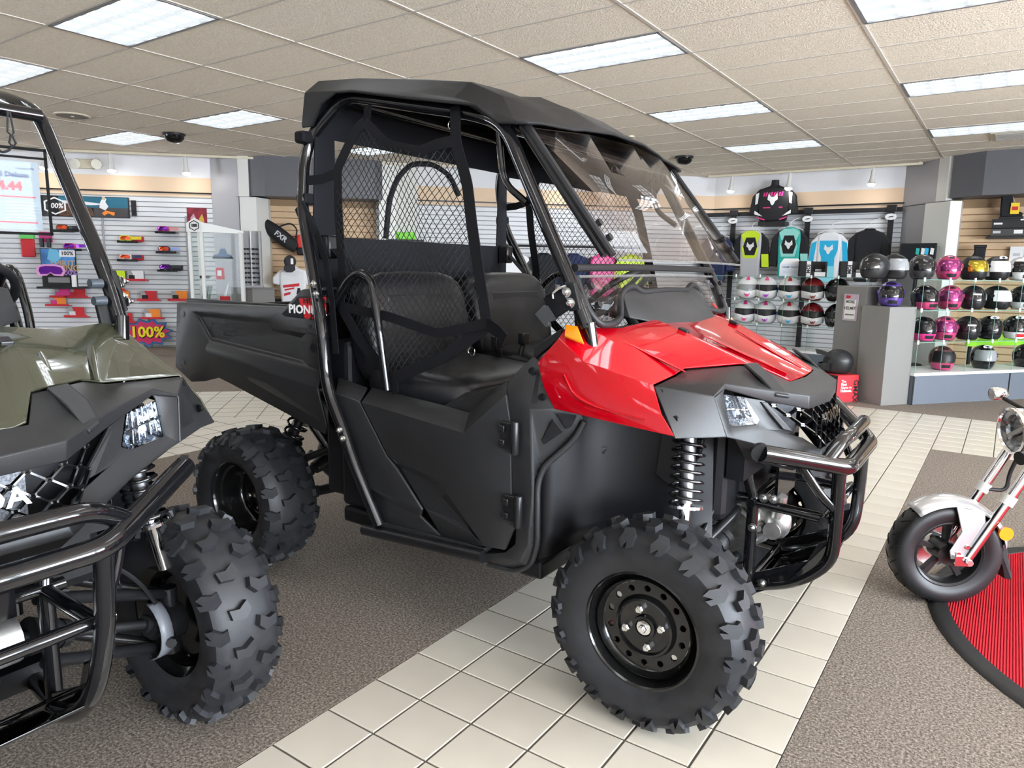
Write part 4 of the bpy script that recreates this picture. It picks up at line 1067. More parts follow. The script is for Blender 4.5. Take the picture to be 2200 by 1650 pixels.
        B().tube([(-.322,-.607,1.352),(-.300,-.3,1.356),(-.297,0,1.356),(-.300,.3,1.356),(-.322,.607,1.352)], .0125, 10).obj('windshield_seal', M_RUBB, T)
        for s in (1,-1):
            B().tube([M(q,s) for q in ((-.520,-.585,1.79),(-.205,-.588,1.39))], .0125, 8).obj('windshield_seal', M_RUBB, T)
            B().tube([M(q,s) for q in ((-0.54, -0.585, 1.789),(-0.232, -0.585, 1.391))], .014, 10).obj('windshield_tube', M_SATIN, T)
            B().tube([M(q,s) for q in ((-.318,-.607,1.325),(-.272,-.607,1.225),(-.245,-.580,1.180),(-.240,-.50,1.178),(-.262,-.40,1.192),(-.286,-.365,1.262),(-.286,-.33,1.285),(-.286,-.27,1.296),(-.278,-.215,1.272),(-.275,0,1.276))], .0115, 8, bend=.03).obj('cowl_seal', M_RUBB, T, smooth=60)
            for q in ((-0.284, -0.59, 1.294),(-0.267, -0.57, 1.237),(-0.273, -0.57, 1.485),(-0.237, -0.57, 1.441)):
                B().cyl(M((q[0]+.004,q[1],q[2]),s), M((q[0]+.016,q[1],q[2]+.006),s), .011, n=10).obj('windshield_knob', M_RUBB, T)
        B().prism([(-.268,.475,1.215),(-.262,.515,1.20),(-.252,.515,1.185),(-.258,.475,1.20)], (.004,0,0)).obj('maker_sticker', M_DECALR, T, smooth=0)
        # ---------------- rear cloth panel with clear window
        RP = dict(a=(-1.47,-.62,1.99), b=(-1.47,.64,1.99), c=(-1.48,.66,1.20), d=(-1.48,-.66,1.20), e=(-1.475,-.53,1.835), f=(-1.475,.58,1.835), g=(-1.48,.57,1.462), h=(-1.48,-.527,1.462))
        cp = B().faces(RP, ['a b f e','b c g f','c d h g','d a e h']).obj('rear_cloth_panel', M_CLOTH, T, smooth=0, solid=.006)
        B().grid(lambda a, c: (-1.478+.006*math.sin(a*31)*math.sin(c*23+a*9), -.53+1.105*a, 1.462+.373*c), 30, 14).obj('rear_window', M_VIN, cp, smooth=60)
        B().tube([(-1.47, -0.256, 1.468),(-1.47, -0.233, 1.631),(-1.47, -0.186, 1.724),(-1.47, -0.096, 1.8),(-1.47, 0.054, 1.818),(-1.47, 0.181, 1.778),(-1.47, 0.241, 1.693)], .012, 8, bend=.05).obj('window_zip', M_CLOTH, cp, smooth=60)
        for s in (1,-1):
            for w_ in (1.83,1.60): B().bx(-1.53,-1.475,s*.655-.027,s*.655+.027,w_-.022,w_+.022).obj('cloth_strap', M_WEB, cp, smooth=0, bevel=.01)
        B().prism([(-1.527, -0.69, 1.56),(-1.479, -0.69, 1.593),(-1.395, -0.69, 1.484),(-1.459, -0.69, 1.427)], (0,.006,0)).obj('cloth_flap', M_CLOTH, cp, smooth=0, bevel=.002)
        # ---------------- side nets
        poly3 = [(-1.207, -0.62, 1.854),(-1.084, -0.63, 1.773),(-0.928, -0.635, 1.735),(-0.842, -0.63, 1.759),(-0.784, -0.62, 1.758),(-0.717, -0.64, 1.618),(-0.684, -0.655, 1.482),(-0.643, -0.66, 1.291),(-0.62, -0.66, 1.171),(-0.778, -0.67, 1.053),(-1.031, -0.67, 0.948),(-1.197, -0.67, 1.065),(-1.304, -0.67, 1.199),(-1.3, -0.66, 1.339),(-1.325, -0.65, 1.546),(-1.336, -0.64, 1.707)]
        poly = [(p[0],p[2]) for p in poly3]
        vf = lambda u_, w_: -.635 - .035*max(0,min(1,(1.75-w_)/.5)) - .012*math.sin(u_*14+w_*9)
        strap_sets = [([(784,262),(765,278),(725,362),(727,456),(735,576),(731,656)],.042),([(784,262),(833,311),(902,325),(945,308),(980,303)],.036),([(978,228),(979,305),(1004,395),(1014,485),(1033,613),(1046,700)],.042)]
        for s in (1,-1):
            nb = netting(poly, vf)
            if s < 0: nb.flip()
            nt = nb.obj('side_net', M_NET, T, smooth=0); nt['kind'] = 'stuff'
            P_ = [[(-1.196, -0.63, 1.861),(-1.243, -0.63, 1.839),(-1.33, -0.645, 1.706),(-1.319, -0.655, 1.545),(-1.289, -0.67, 1.339),(-1.293, -0.68, 1.2),(-1.186, -0.68, 1.067),(-1.026, -0.675, 0.945)],
                  [(-1.196, -0.63, 1.861),(-1.079, -0.635, 1.771),(-0.923, -0.64, 1.735),(-0.838, -0.635, 1.756),(-0.772, -0.63, 1.759)],
                  [(-0.801, -0.6, 1.877),(-0.774, -0.63, 1.756),(-0.709, -0.65, 1.617),(-0.677, -0.665, 1.482),(-0.631, -0.675, 1.292),(-0.603, -0.675, 1.162),(-0.77, -0.68, 1.052),(-1.022, -0.68, 0.947)],
                  [(-1.287, -0.685, 1.197),(-1.034, -0.685, 1.171),(-0.803, -0.685, 1.123),(-0.602, -0.68, 1.171)]]
            for pp, wd in zip(P_, (.040,.036,.042,.034)):
                B().ribbon([M(q,s) for q in pp], wd, .005, (0,1,0), bend=.03).obj('net_border', M_WEB, nt, smooth=60)
            B().ribbon([M(q,s) for q in ((-1.222, -0.59, 1.926),(-1.197, -0.62, 1.863))], .04, .004, (0,1,0)).obj('net_strap', M_WEB, nt)
            B().ribbon([M(q,s) for q in ((-1.485, -0.66, 1.669),(-1.416, -0.65, 1.671),(-1.323, -0.645, 1.692))], .035, .004, (0,1,0)).obj('net_strap', M_WEB, nt)
            B().ribbon([M(q,s) for q in ((-1.445, -0.68, 1.527),(-1.344, -0.7, 1.366),(-1.307, -0.71, 1.228),(-1.277, -0.72, 1.021))], .03, .004, (0,1,0)).obj('net_strap', M_WEB, nt) if s > 0 else None
            B().ribbon([M(q,s) for q in ((-0.598, -0.685, 1.169),(-0.542, -0.7, 1.149),(-0.514, -0.7, 1.125))], .05, .004, (.3,1,.3)).obj('net_strap', M_WEB, nt) if s > 0 else None
            B().ribbon([M(q,s) for q in ((-1.021, -0.68, 0.95),(-1.001, -0.69, 0.897))], .03, .004, (0,1,0)).obj('net_strap', M_WEB, nt)
            for q in ((-0.817, -0.6, 1.819),(-0.695, -0.64, 1.068)):
                rg = [Vector(M(q,s)) + Vector((math.cos(t)*.014,0,math.sin(t)*.014)) for t in [2*PI*i/14 for i in range(15)]]
                B().tube(rg, .002, 6, cap=False).obj('net_ring', M_CHROME, nt)
        # loose buckle strap hanging at the front pillar
        bkl = B().prism([(-0.432, -0.66, 1.207),(-0.399, -0.66, 1.238),(-0.393, -0.66, 1.231),(-0.385, -0.66, 1.237),(-0.351, -0.66, 1.198),(-0.367, -0.66, 1.189),(-0.38, -0.66, 1.185),(-0.377, -0.66, 1.174),(-0.39, -0.66, 1.168)], (0,.016,0)).obj('strap_buckle', mat('grey buckle', (.05,.052,.055), .4), T, smooth=0, bevel=.002)
        B().ribbon([(-0.384, -0.655, 1.224),(-0.342, -0.665, 1.247),(-0.32, -0.66, 1.262)], .075, .004, (0,1,0)).obj('buckle_strap', M_WEB, bkl)
        B().tube([(-0.315, -0.67, 1.297),(-0.336, -0.67, 1.292),(-0.361, -0.67, 1.274),(-0.358, -0.67, 1.258)], .004, 6, bend=.02).obj('wire_loop', M_ZINC, bkl)
        B().prism([(-0.453, -0.63, 1.101),(-0.353, -0.63, 1.165),(-0.352, -0.63, 1.138),(-0.452, -0.63, 1.057)], (0,.02,0)).obj('pillar_trim', M_PLA, T, smooth=0, bevel=.004)
    return T

M_RED = mat('red body paint', (.40,.001,.007), .12, coat=.85, spec=.1)
M_OLIVE = mat('olive body paint', (.045,.046,.028), .14, coat=.9)
utv_red = make_utv('red utility vehicle with black roof, tinted windshield and black side nets', (-.783, 2.53, 0), 0, M_RED, True)
utv_olive = make_utv('olive green utility vehicle cut off by the left edge, headlight facing out', (-1.915, .462, 0), .015, M_OLIVE, False)

# ================================================================== SMALL MOTORCYCLE AND THE RED MAT
M_SILVER = mat('silver paint', (.62,.62,.63), .22, .55, coat=.8)
M_BTYRE = mat('motorcycle tyre', (.012,.012,.013), .42)
M_BRIM = mat('satin black cast wheel', (.012,.012,.013), .32)
M_MATRED = None
def ribbed(name, c, scale, ang):
    m = bpy.data.materials.new(name); m.use_nodes = True; nt = m.node_tree; b = nt.nodes['Principled BSDF']
    b.inputs['Base Color'].default_value = c + (1,); b.inputs['Roughness'].default_value = .95; b.inputs['Specular IOR Level'].default_value = .05
    tc = nt.nodes.new('ShaderNodeTexCoord'); mp = nt.nodes.new('ShaderNodeMapping'); mp.inputs['Rotation'].default_value = (0,0,ang)
    w = nt.nodes.new('ShaderNodeTexWave'); w.inputs['Scale'].default_value = scale; w.inputs['Distortion'].default_value = .4; w.inputs['Detail'].default_value = 2
    nt.links.new(tc.outputs['Object'], mp.inputs[0]); nt.links.new(mp.outputs[0], w.inputs[0])
    cr = nt.nodes.new('ShaderNodeValToRGB'); cr.color_ramp.elements[0].color = tuple(x*.7 for x in c) + (1,); cr.color_ramp.elements[1].color = c + (1,)
    nt.links.new(w.outputs['Fac'], cr.inputs[0]); nt.links.new(cr.outputs[0], b.inputs['Base Color'])
    bp = nt.nodes.new('ShaderNodeBump'); bp.inputs['Strength'].default_value = .8; bp.inputs['Distance'].default_value = .004
    nt.links.new(w.outputs['Fac'], bp.inputs['Height']); nt.links.new(bp.outputs[0], b.inputs['Normal'])
    return m
M_MATRED = ribbed('red ribbed mat', (.50,.022,.032), 34, R(0))
mc = (1.02, 3.45); mr = 1.19
t = thing('floor_mat', 'round red ribbed floor mat with black rubber rim under the motorcycle', 'mat', (mc[0], mc[1], .0005))
B().prism([(math.cos(2*PI*i/72)*(mr-.075), math.sin(2*PI*i/72)*(mr-.075), 0) for i in range(72)], (0,0,.008)).obj('mat_surface', M_MATRED, t, smooth=0)
B().rev([(mr-.078,0),(mr-.074,.010),(mr-.03,.009),(mr-.004,.004),(mr,.0)], (0,0,0), (0,0,1), 72).obj('mat_rim', mat('black mat rubber', (.018,.018,.018), .6, bump=(400,.4,.001)), t, smooth=60)

# frame: x forward, y to the rider's left, z up; origin at the front axle's ground point
bk = thing('motorcycle', 'small motorcycle with chrome headlight and silver front fender at right edge', 'motorcycle', (-.125, 3.345, 0), R(180+30))
RW = .218
bt = B(); bt.rev([(.132,-.046),(.155,-.060),(.185,-.063),(.204,-.054),(.2135,-.036),(RW,0),(.2135,.036),(.204,.054),(.185,.063),(.155,.060),(.132,.046)], (0,0,0), (0,1,0), 56)
rimb = B()
for sd in (1,-1): rimb.rev([(.138,.050*sd),(.134,.052*sd),(.126,.046*sd),(.120,.030*sd),(.116,.0)], (0,0,0), (0,1,0), 48)
for i in range(5):
    a = 2*PI*i/5 + .35
    rimb.prism([(math.cos(a-.18)*.04,-.016,math.sin(a-.18)*.04),(math.cos(a-.10)*.119,-.016,math.sin(a-.10)*.119),(math.cos(a+.10)*.119,-.016,math.sin(a+.10)*.119),(math.cos(a+.18)*.04,-.016,math.sin(a+.18)*.04)], (0,.032,0))
rimb.cyl((0,-.05,0),(0,.05,0),.045,n=24)
w = rimb.obj('front_wheel', M_BRIM, bk, smooth=30); w.location = (0,0,RW)
bt.obj('tyre', M_BTYRE, w, smooth=50)
gr = B()
for i in range(22):
    a = 2*PI*i/22
    for sd in (1,-1):
        pp = []
        for k in range(4):
            vv = sd*(.006+.044*k/3); aa = a + (.08 if sd < 0 else 0) + .05*k
            rr = RW - .0006 - (abs(vv)/.036)**2*.0045*(1 if abs(vv) < .036 else 1.25)
            pp.append((math.cos(aa)*rr, vv, math.sin(aa)*rr))
        gr.tube(pp, .0028, 4)
gr.obj('tread_groove', mat('groove black', (.002,.002,.002), .9), w, smooth=0)
B().rev([(.095,-.066),(.095,-.070),(.05,-.070),(.05,-.066)], (0,0,0), (0,1,0), 32).obj('brake_disc', M_ZINC, w)
# fork: rake back by 27 degrees
fk = Vector((-math.sin(R(27)), 0, math.cos(R(27))))
ax0 = Vector((-.045,0,RW-.005))
for sd in (1,-1):
    base = ax0 + Vector((0, sd*.088, 0))
    lo = B().tube([base, base + fk*.30], .019, 14); lo.box(base+Vector((.02,0,0)), (.06,.03,.04))
    f = lo.obj('fork_leg', M_CHROME, bk, smooth=50)
    B().tube([base + fk*.27, base + fk*.31], .026, 16).obj('fork_collar', M_ALUW, f, smooth=50)
    B().tube([base + fk*.30, base + fk*.78], .0205, 14).obj('fork_tube', M_CHROME, f, smooth=50)
    B().cyl(base+Vector((0,sd*.02,0)), base+Vector((0,sd*.034,0)), .013, n=6).obj('axle_nut', M_ZINC, f)
# fender over the wheel with side stays
fe = B().grid(lambda a, c: (math.cos(R(-2+118*a) + 0)*(RW+.022 - .030*abs(2*c-1)**2.5), (2*c-1)*(.066 + .006*math.sin(PI*a)), RW + math.sin(R(-2+118*a))*(RW+.022 - .030*abs(2*c-1)**2.5)), 22, 11)
fe.v = [(-x if False else x, y, z) for x, y, z in fe.v]
fe.xf(Matrix.Translation((0,0,RW)) @ Matrix.Rotation(R(-52), 4, 'Y') @ Matrix.Translation((0,0,-RW)))
fo = fe.obj('front_fender', M_SILVER, bk, smooth=60, solid=.004)
for sd in (1,-1):
    B().prism([(.01,sd*.073,RW+.215),(-.10,sd*.076,RW+.195),(-.115,sd*.078,RW+.10),(-.04,sd*.080,RW+.0),(.012,sd*.080,RW-.005),(.02,sd*.080,RW+.03),(-.02,sd*.078,RW+.11)], (0,sd*.006,0)).obj('fender_stay', M_SILVER, fo, smooth=0, bevel=.004)
    for q in ((-.012,sd*.087,RW+.02),(-.045,sd*.087,RW+.05)): B().cyl(q, (q[0],q[1]+sd*.006,q[2]), .009, n=12).obj('stay_bolt', M_CHROME, fo)
    B().cyl((-.165,sd*.112,RW+.125),(-.165,sd*.124,RW+.125), .027, n=20).obj('fork_reflector', M_AMBER, bk)
B().prism([(-.20,-.03,RW+.03),(-.235,-.03,RW-.10),(-.262,-.02,RW-.10),(-.225,-.03,RW+.06)], (0,.06,0)).obj('mud_flap', M_RUBB, bk, smooth=0, bevel=.004)
# headlight bucket
hc = Vector((-.235,0,.735)); hd = Vector((.97,0,-.10)).normalized()
hl = B().rev([(.0,-.11),(.045,-.105),(.075,-.075),(.088,-.03),(.092,.015),(.088,.022)], hc, hd, 32).obj('headlight', M_CHROME, bk, smooth=60)
B().rev([(.091,.012),(.096,.020),(.094,.032),(.084,.034),(.080,.026)], hc, hd, 36).obj('headlight_ring', M_CHROME, hl, smooth=60)
B().rev([(.082,.020),(.066,.012),(.060,-.002),(.0,-.006)], hc, hd, 36).obj('headlight_reflector', mat('lamp reflector', (.35,.36,.37), .15, .9), hl, smooth=30)
B().rev([(.081,.028),(.05,.038),(.0,.042)], hc, hd, 32).obj('lens', M_LENSC, hl, smooth=60)
sx_ = hd.cross(Vector((0,0,1))).normalized(); sy_ = sx_.cross(hd)
B().prism([hc+hd*.004+sx_*a+sy_*b_ for a, b_ in ((-.065,.022),(.05,-.045),(.058,-.030),(-.058,.036))], hd*.012).obj('lamp_blade', M_ZINC, hl, smooth=0)
B().cyl(hc+Vector((.01,.09,-.085)), hc+Vector((.045,.10,-.09)), .027, n=18).obj('horn', M_RUBB, bk)
B().cyl(hc+Vector((-.01,-.085,-.07)), hc+Vector((-.02,-.02,-.05)), .008, n=8).obj('horn_bracket', M_SATIN, bk)
for sd in (1,-1):
    c0 = hc + Vector((.01, sd*.17, .12))
    ts_ = B().rev([(.0,-.05),(.018,-.045),(.027,-.02),(.028,.012),(.024,.016)], c0, hd, 18).obj('turn_signal', M_CHROME, bk, smooth=60)
    B().rev([(.025,.014),(.012,.020),(.0,.020)], c0, hd, 18).obj('signal_lens', mat('clear signal lens', (.35,.35,.35), .15, coat=.5), ts_)
    B().tube([c0+Vector((-.02,0,-.01)), hc+Vector((-.08,sd*.07,.06))], .008, 8).obj('signal_stem', M_SATIN, ts_)
# handlebar, triple clamp, tank edge, seat, engine, rear wheel out of the picture
top = ax0 + fk*.78
B().box(ax0+fk*.62, (.06,.24,.03), Matrix.Rotation(R(-27),3,'Y')).box(top, (.06,.24,.03), Matrix.Rotation(R(-27),3,'Y')).obj('triple_clamp', M_SATIN, bk, bevel=.006)
B().tube([top+Vector((-.22,-.36,.14)), top+Vector((-.08,-.24,.17)), top+Vector((.02,-.06,.06)), top+Vector((.02,.06,.06)), top+Vector((-.08,.24,.17)), top+Vector((-.22,.36,.14))], .012, 10, bend=.06).obj('handlebar', M_CHROME, bk, smooth=60)
for sd in (1,-1):
    B().tube([top+Vector((-.24,sd*.37,.14)), top+Vector((-.13,sd*.29,.155))], .017, 10).obj('grip', M_RUBB, bk)
    B().tube([top+Vector((-.11,sd*.27,.16)), top+Vector((-.06,sd*.36,.155)), top+Vector((-.12,sd*.43,.145))], lambda t_: .006 + .004*(t_ > .9), 8, bend=.05).obj('brake_lever', M_CHROME, bk)
B().tube([hc+Vector((-.04,-.03,-.08)), hc+Vector((-.02,-.06,-.20)), hc+Vector((-.02,-.06,-.27)), Vector((-.17,-.075,RW+.25))], .008, 8, bend=.06).obj('brake_hose', M_RUBB, bk)
def blob(c, r, sc, m, name, rot=0):
    return B().sphere((0,0,0), r, 20, 12, sc).xf(Matrix.Translation(c) @ Matrix.Rotation(rot,4,'Y')).obj(name, m, bk, smooth=60)
blob((-.50,0,.74), .12, (1.75,1.1,.95), M_DECALR, 'fuel_tank', R(-10))
blob((-.90,0,.76), .12, (2.2,1.05,.5), M_VINYL, 'seat', R(4))
for sd in (1,-1): blob((-.78,sd*.10,.60), .10, (1.3,.3,.75), M_SILVER, 'side_cover')
eg = B().cyl((-.60,-.13,.34),(-.60,.13,.34),.11,n=20).cyl((-.72,-.11,.32),(-.72,.11,.32),.09,n=18)
for k in range(7): eg.bx(-.48+.022*k-.16,-.47+.022*k-.16,-.075,.075,.40,.56)
eg.bx(-.64,-.48,-.06,.06,.40,.55)
eg.obj('engine', M_CAST, bk, smooth=40, bevel=.006)
B().tube([(-.50,-.06,.46),(-.42,-.11,.36),(-.55,-.15,.22),(-.95,-.16,.30),(-1.32,-.17,.40)], lambda t_: .016 + .022*(t_ > .55), 12, bend=.08).obj('exhaust', M_CHROME, bk, smooth=60)
for sd in (1,-1):
    B().bar((-.80,sd*.075,.30),(-1.18,sd*.085,RW),.022,.045).obj('swingarm', M_SATIN, bk, bevel=.004)
    B().cyl((-1.02,sd*.10,.62),(-1.14,sd*.10,.28),.016,n=12).obj('rear_shock_body', M_CHROME, bk)
    spring((-1.03,sd*.10,.60),(-1.11,sd*.10,.36),.030,.004,8).obj('rear_shock_spring', M_GLOSS, bk)
B().grid(lambda a, c: (-1.18+math.cos(R(40+105*a))*(RW+.03), (2*c-1)*.07, RW+math.sin(R(40+105*a))*(RW+.03)-.02*abs(2*c-1)**2), 16, 7).obj('rear_fender', M_SILVER, bk, smooth=60, solid=.004)
B().tube([(-.55,.05,.24),(-.70,.20,.02)], .010, 8).obj('side_stand', M_SATIN, bk)
B().tube([top+Vector((-.02,0,-.08)), Vector((-.40,0,.62)), Vector((-.95,0,.62)), Vector((-1.2,0,.62))], .025, 8, bend=.1).tube([Vector((-.36,0,.60)), Vector((-.5,0,.30)), Vector((-1.14,0,.24))], .022, 8, bend=.1).obj('frame', M_SATIN, bk)
rw = dup(w, (-1.18,0,RW), parent=bk); rw.name = 'rear_wheel'

# ================================================================== SHOP FITTINGS AND GOODS
def C(name, c, rough=.45, **k): return mat(name, c, rough, **k)
K_BLACK = C('matt black goods', (.012,.012,.013), .45)
K_WHITE = C('white goods', (.78,.78,.78), .4)
K_RED = C('red card', (.55,.02,.03), .5)
K_ORANGE = C('orange card', (.85,.25,.03), .5)
K_PINK = C('magenta goods', (.65,.04,.22), .35)
K_LIME = C('lime goods', (.60,.80,.02), .4)
K_PURPLE = C('purple mirror lens', (.16,.02,.35), .08, metal=.6)
K_ORLENS = C('orange mirror lens', (.75,.10,.03), .08, metal=.5)
K_NAVY = C('navy goods', (.02,.03,.10), .5)
K_GREY = C('grey laminate', (.20,.195,.185), .5)
K_BLUEG = C('slate laminate', (.13,.15,.18), .45)
K_TEAL = C('teal cloth', (.03,.42,.36), .7)
K_TEALL = C('pale teal cloth', (.30,.68,.60), .7)
K_CYAN = C('cyan cloth', (.02,.42,.68), .7)
K_SILV = C('light grey cloth', (.50,.50,.52), .7)
K_WCLOTH = C('white cloth', (.75,.75,.76), .8)
K_BCLOTH = C('black cloth', (.012,.012,.014), .8)
K_CREAM = C('cream plastic', (.66,.60,.46), .5)
K_CLEAR = thin_glass('clear acrylic', (.95,.96,.96), .008)
K_GLASS = thin_glass('shelf glass', (.88,.93,.91), .006)
K_GEDGE = C('glass edge', (.18,.32,.28), .15)
FOX = [(-.44,.62),(-.15,.26),(.15,.26),(.44,.62),(.54,.0),(.26,-.20),(.15,-.5),(0,-.62),(-.15,-.5),(-.26,-.20),(-.54,.0)]
def print2d(name, m, parent, pts, y, cx=0, cz=0, s=1.0, t=.002):
    return B().prism([(cx+x*s, y, cz+z*s) for x, z in pts], (0,-t,0)).obj(name, m, parent, smooth=0)
def rect(x0, x1, z0, z1): return [(x0,z0),(x1,z0),(x1,z1),(x0,z1)]
def hexa(w, h): return [(-w,-h*.5),(0,-h),(w,-h*.5),(w,h*.5),(0,h),(-w,h*.5)]

# ---------------- track lights
def track(name, p0, p1, label):
    t = thing(name, label, 'light track', p0, math.atan2(p1[1]-p0[1], p1[0]-p0[0]))
    L_ = (Vector(p1)-Vector(p0)).length
    B().bx(0,L_,-.018,.018,-.04,-.006).obj('rail', K_CREAM, t, smooth=0)
    for k in (0.02, L_-.05): B().bx(k,k+.03,-.02,.02,-.008,.004).obj('clip', K_CREAM, t, smooth=0)
    return t
M_BULB = mat('lamp bulb', (.9,.9,.88), .4, emit=(1,.96,.9, BULB_EMIT))
M_LAMPW = mat('lamp enamel', (.72,.71,.68), .4)
def spot(p, tilt, label, rz):
    t = thing('track_spotlight', label, 'spotlight', p, rz, 'white track spotlights')
    B().cyl((0,0,0),(0,0,-.05),.012,n=8).obj('stem', M_LAMPW, t)
    d = Vector((math.sin(tilt),-.12,-math.cos(tilt))).normalized(); a = Vector((0,0,-.05))
    B().rev([(.0,-.01),(.032,-.005),(.034,.02),(.034,.13),(.052,.19),(.060,.215)], a, d, 18).obj('can', M_LAMPW, t, smooth=40)
    B().rev([(.058,.21),(.056,.225),(.035,.242),(0,.248)], a, d, 18).obj('bulb', M_BULB, t, smooth=60)
tl = track('light_track', DW(-7.5,.30,CZ), DW(3.6,.30,CZ), 'cream light track along the ceiling above the goggle wall')
tr2 = track('light_track', (-4.6,12.62,CZ), (-1.3,12.62,CZ), 'cream light track along the ceiling above the jerseys')
for k, (px, lab) in enumerate((((-4.918, -0.3, 2.845),'spotlight over the goggle wall beside the price tag, aimed left'),((-4.05, -0.3, 2.914),'spotlight over the goggle wall between emergency light and column'),((-2.981, -0.3, 2.923),'spotlight over the goggle wall nearest the grey column'))):
    spot(DW(px[0],.30,CZ-.03), R(-14) if k == 0 else R(4), lab, DR)
for px, lab in (((-4.174, 12.62, 3.127),'spotlight over the jerseys, first from the windshield'),((-3.21, 12.62, 3.139),'spotlight over the torso form with the printed jersey'),((-1.964, 12.62, 3.157),'spotlight over the black jersey nearest the right column'),((-6.251, 12.62, 3.136),'spotlight seen through the tinted windshield')):
    spot((px[0],12.62,CZ-.03), R(-3), lab, 0) if px[0] > -4.6 else spot(DW(3.0,.3,CZ-.03), R(3), lab, DR)
# ---------------- ceiling fixtures
for p, lab in (((-9.217, 5.449, 3.022),'black dome camera on the ceiling between the left light panels'),((-4.197, 10.449, 3.022),'black dome camera on the ceiling right of the vehicle roof')):
    t = thing('dome_camera', lab, 'security camera', (p[0],p[1],CZ), 0, 'black ceiling dome cameras')
    B().cyl((0,0,.004),(0,0,-.02),.135,n=28).obj('base', K_BLACK, t, smooth=40)
    B().rev([(.125,-.02),(.118,-.06),(.09,-.095),(.045,-.112),(0,-.116)], (0,0,0), (0,0,1), 28).obj('dome', C('smoked dome', (.006,.006,.006), .06), t, smooth=60)
p = (-9.134, 4.167, 3.022)
t = thing('ceiling_speaker', 'round grey speaker grille set in the ceiling at left', 'speaker', (p[0],p[1],CZ))
B().rev([(.19,.004),(.185,-.008),(.165,-.012)], (0,0,0), (0,0,1), 32).obj('ring', K_CREAM, t, smooth=40)
B().cyl((0,0,-.004),(0,0,-.010),.168,n=32).obj('mesh_cover', C('perforated grille', (.22,.20,.17), .6, bump=(200,.8,.003)), t)
B().cyl((0,0,-.009),(0,0,-.016),.02,n=12).obj('centre_boss', K_CREAM, t)
p = (-0.241, 10.797, 3.022)
t = thing('air_vent', 'square louvred air vent in the ceiling at the right edge', 'air vent', (p[0]+.15,p[1],CZ))
B().bx(-.32,.32,-.29,.29,-.006,.004).obj('plate', K_CREAM, t, smooth=0)
for k in range(7): B().bx(-.27,.27,-.25+k*.075,-.23+k*.075,-.022,-.004).obj('louvre', C('vent grey', (.35,.33,.30), .5), t, smooth=0)
p = (-4.505, -0.12, 2.846)
t = thing('emergency_light', 'cream emergency light box high on the wall above the goggles', 'emergency light', DW(p[0],.0,p[2]), DR)
B().bx(-.17,.13,-.09,0,-.07,.07).obj('housing', K_CREAM, t, bevel=.012)
for x in (-.10,.20): B().cyl((x,-.08,.01),(x,-.15,-.01),.07,.075,18).obj('lamp_head', C('clear lamp head', (.80,.78,.68), .2), t, smooth=40)
p = (-4.151, 8.534, 3.022)
t = thing('sprinkler', 'small cream sprinkler plate on the ceiling behind the vehicle roof', 'sprinkler', (p[0],p[1],CZ)); B().cyl((0,0,0),(0,0,-.02),.05,n=16).obj('plate', K_CREAM, t); B().cyl((0,0,-.02),(0,0,-.05),.015,n=8).obj('nozzle', M_ZINC, t)

# ---------------- goods on the diagonal goggle wall (local x along wall, -y towards the room)
def onwall(name, label, cat, p, group=None, d=.0):
    return thing(name, label, cat, DW(p[0], d+.018, p[2]), DR, group)
p0 = (-5.124, -0.04, 2.362); p1 = (-3.915, -0.04, 2.044)
cx = (p0[0]+p1[0])/2; cz = (p0[2]+p1[2])/2; hw = (p1[0]-p0[0])/2; hh = (p0[2]-p1[2])/2
t = onwall('banner_sign', 'long dark banner with a motocross rider above the goggle shelves', 'sign', (cx-.25,0,cz)); hw += .25
B().bx(-hw,hw,-.03,0,-hh,hh).obj('board', K_BLACK, t, smooth=0, bevel=.003)
print2d('printed_sky', C('printed sky', (.02,.13,.20), .5), t, rect(-.15,hw-.01,-hh*.1,hh-.01), -.031)
print2d('printed_cloud', K_WCLOTH, t, [(-.1,hh*.3),(.3,hh*.15),(.55,hh*.25),(.2,hh*.5),(-.1,hh*.55)], -.0335)
print2d('printed_dirt', C('printed dirt', (.10,.045,.025), .6, var=(20,.4)), t, [(-.15,-hh+.01),(hw*.45,-hh+.01),(hw*.35,-hh*.1),(.2,hh*.1),(-.15,hh*.35)], -.034)
print2d('printed_ground', C('printed ground', (.06,.055,.055), .6), t, [(hw*.4,-hh+.01),(hw-.01,-hh+.01),(hw-.01,-hh*.05),(hw*.4,-hh*.05)], -.0345)
rx = (-4.28, -0.07, 2.181)[0] - (cx-.25)
for nm, m, pts in (('printed_rider', K_WCLOTH, [(-.06,-.02),(.02,-.06),(.07,.0),(.03,.07),(.05,.12),(.0,.14),(-.03,.09),(-.05,.05)]),('printed_bike', K_ORANGE, [(-.03,-.10),(.03,-.06),(.16,-.09),(.14,-.14),(.06,-.10),(.0,-.14)]),('printed_helmet', C('tan print', (.6,.5,.3), .5), [(-.015,.10),(.03,.10),(.03,.15),(-.015,.15)])):
    print2d(nm, m, t, pts, -.036, rx, .01, 1.0)
lx = (-4.974, -0.07, 2.203)[0] - (cx-.25)
hx = B(); o_ = hexa(.155,.135); i_ = hexa(.13,.112)
hx.add([(lx+x,-.037,z) for x, z in o_] + [(lx+x,-.037,z) for x, z in i_], [(k,(k+1)%6,6+(k+1)%6,6+k) for k in range(6)])
hx.obj('logo_frame', K_WHITE, t, smooth=0)
text('100%', 'logo_text', K_WHITE, t, .105, (lx,-.036,0), (PI/2,0,0), .001, bold=.003, shear=.15)
B().bx(hw+.03,hw+.10,-.02,.0,-hh*.75,hh*.75).obj('end_bracket', K_BLACK, t, smooth=0)
# wall standards
for px in ((-4.32, 0, 1.379), (-3.09, 0, 1.4)):
    o = B().bx(-.012,.012,-.02,0,.35,2.1).obj('wall_standard', M_ALU, wl, smooth=0); o.location = (px[0]+8.5, -.016, 0)
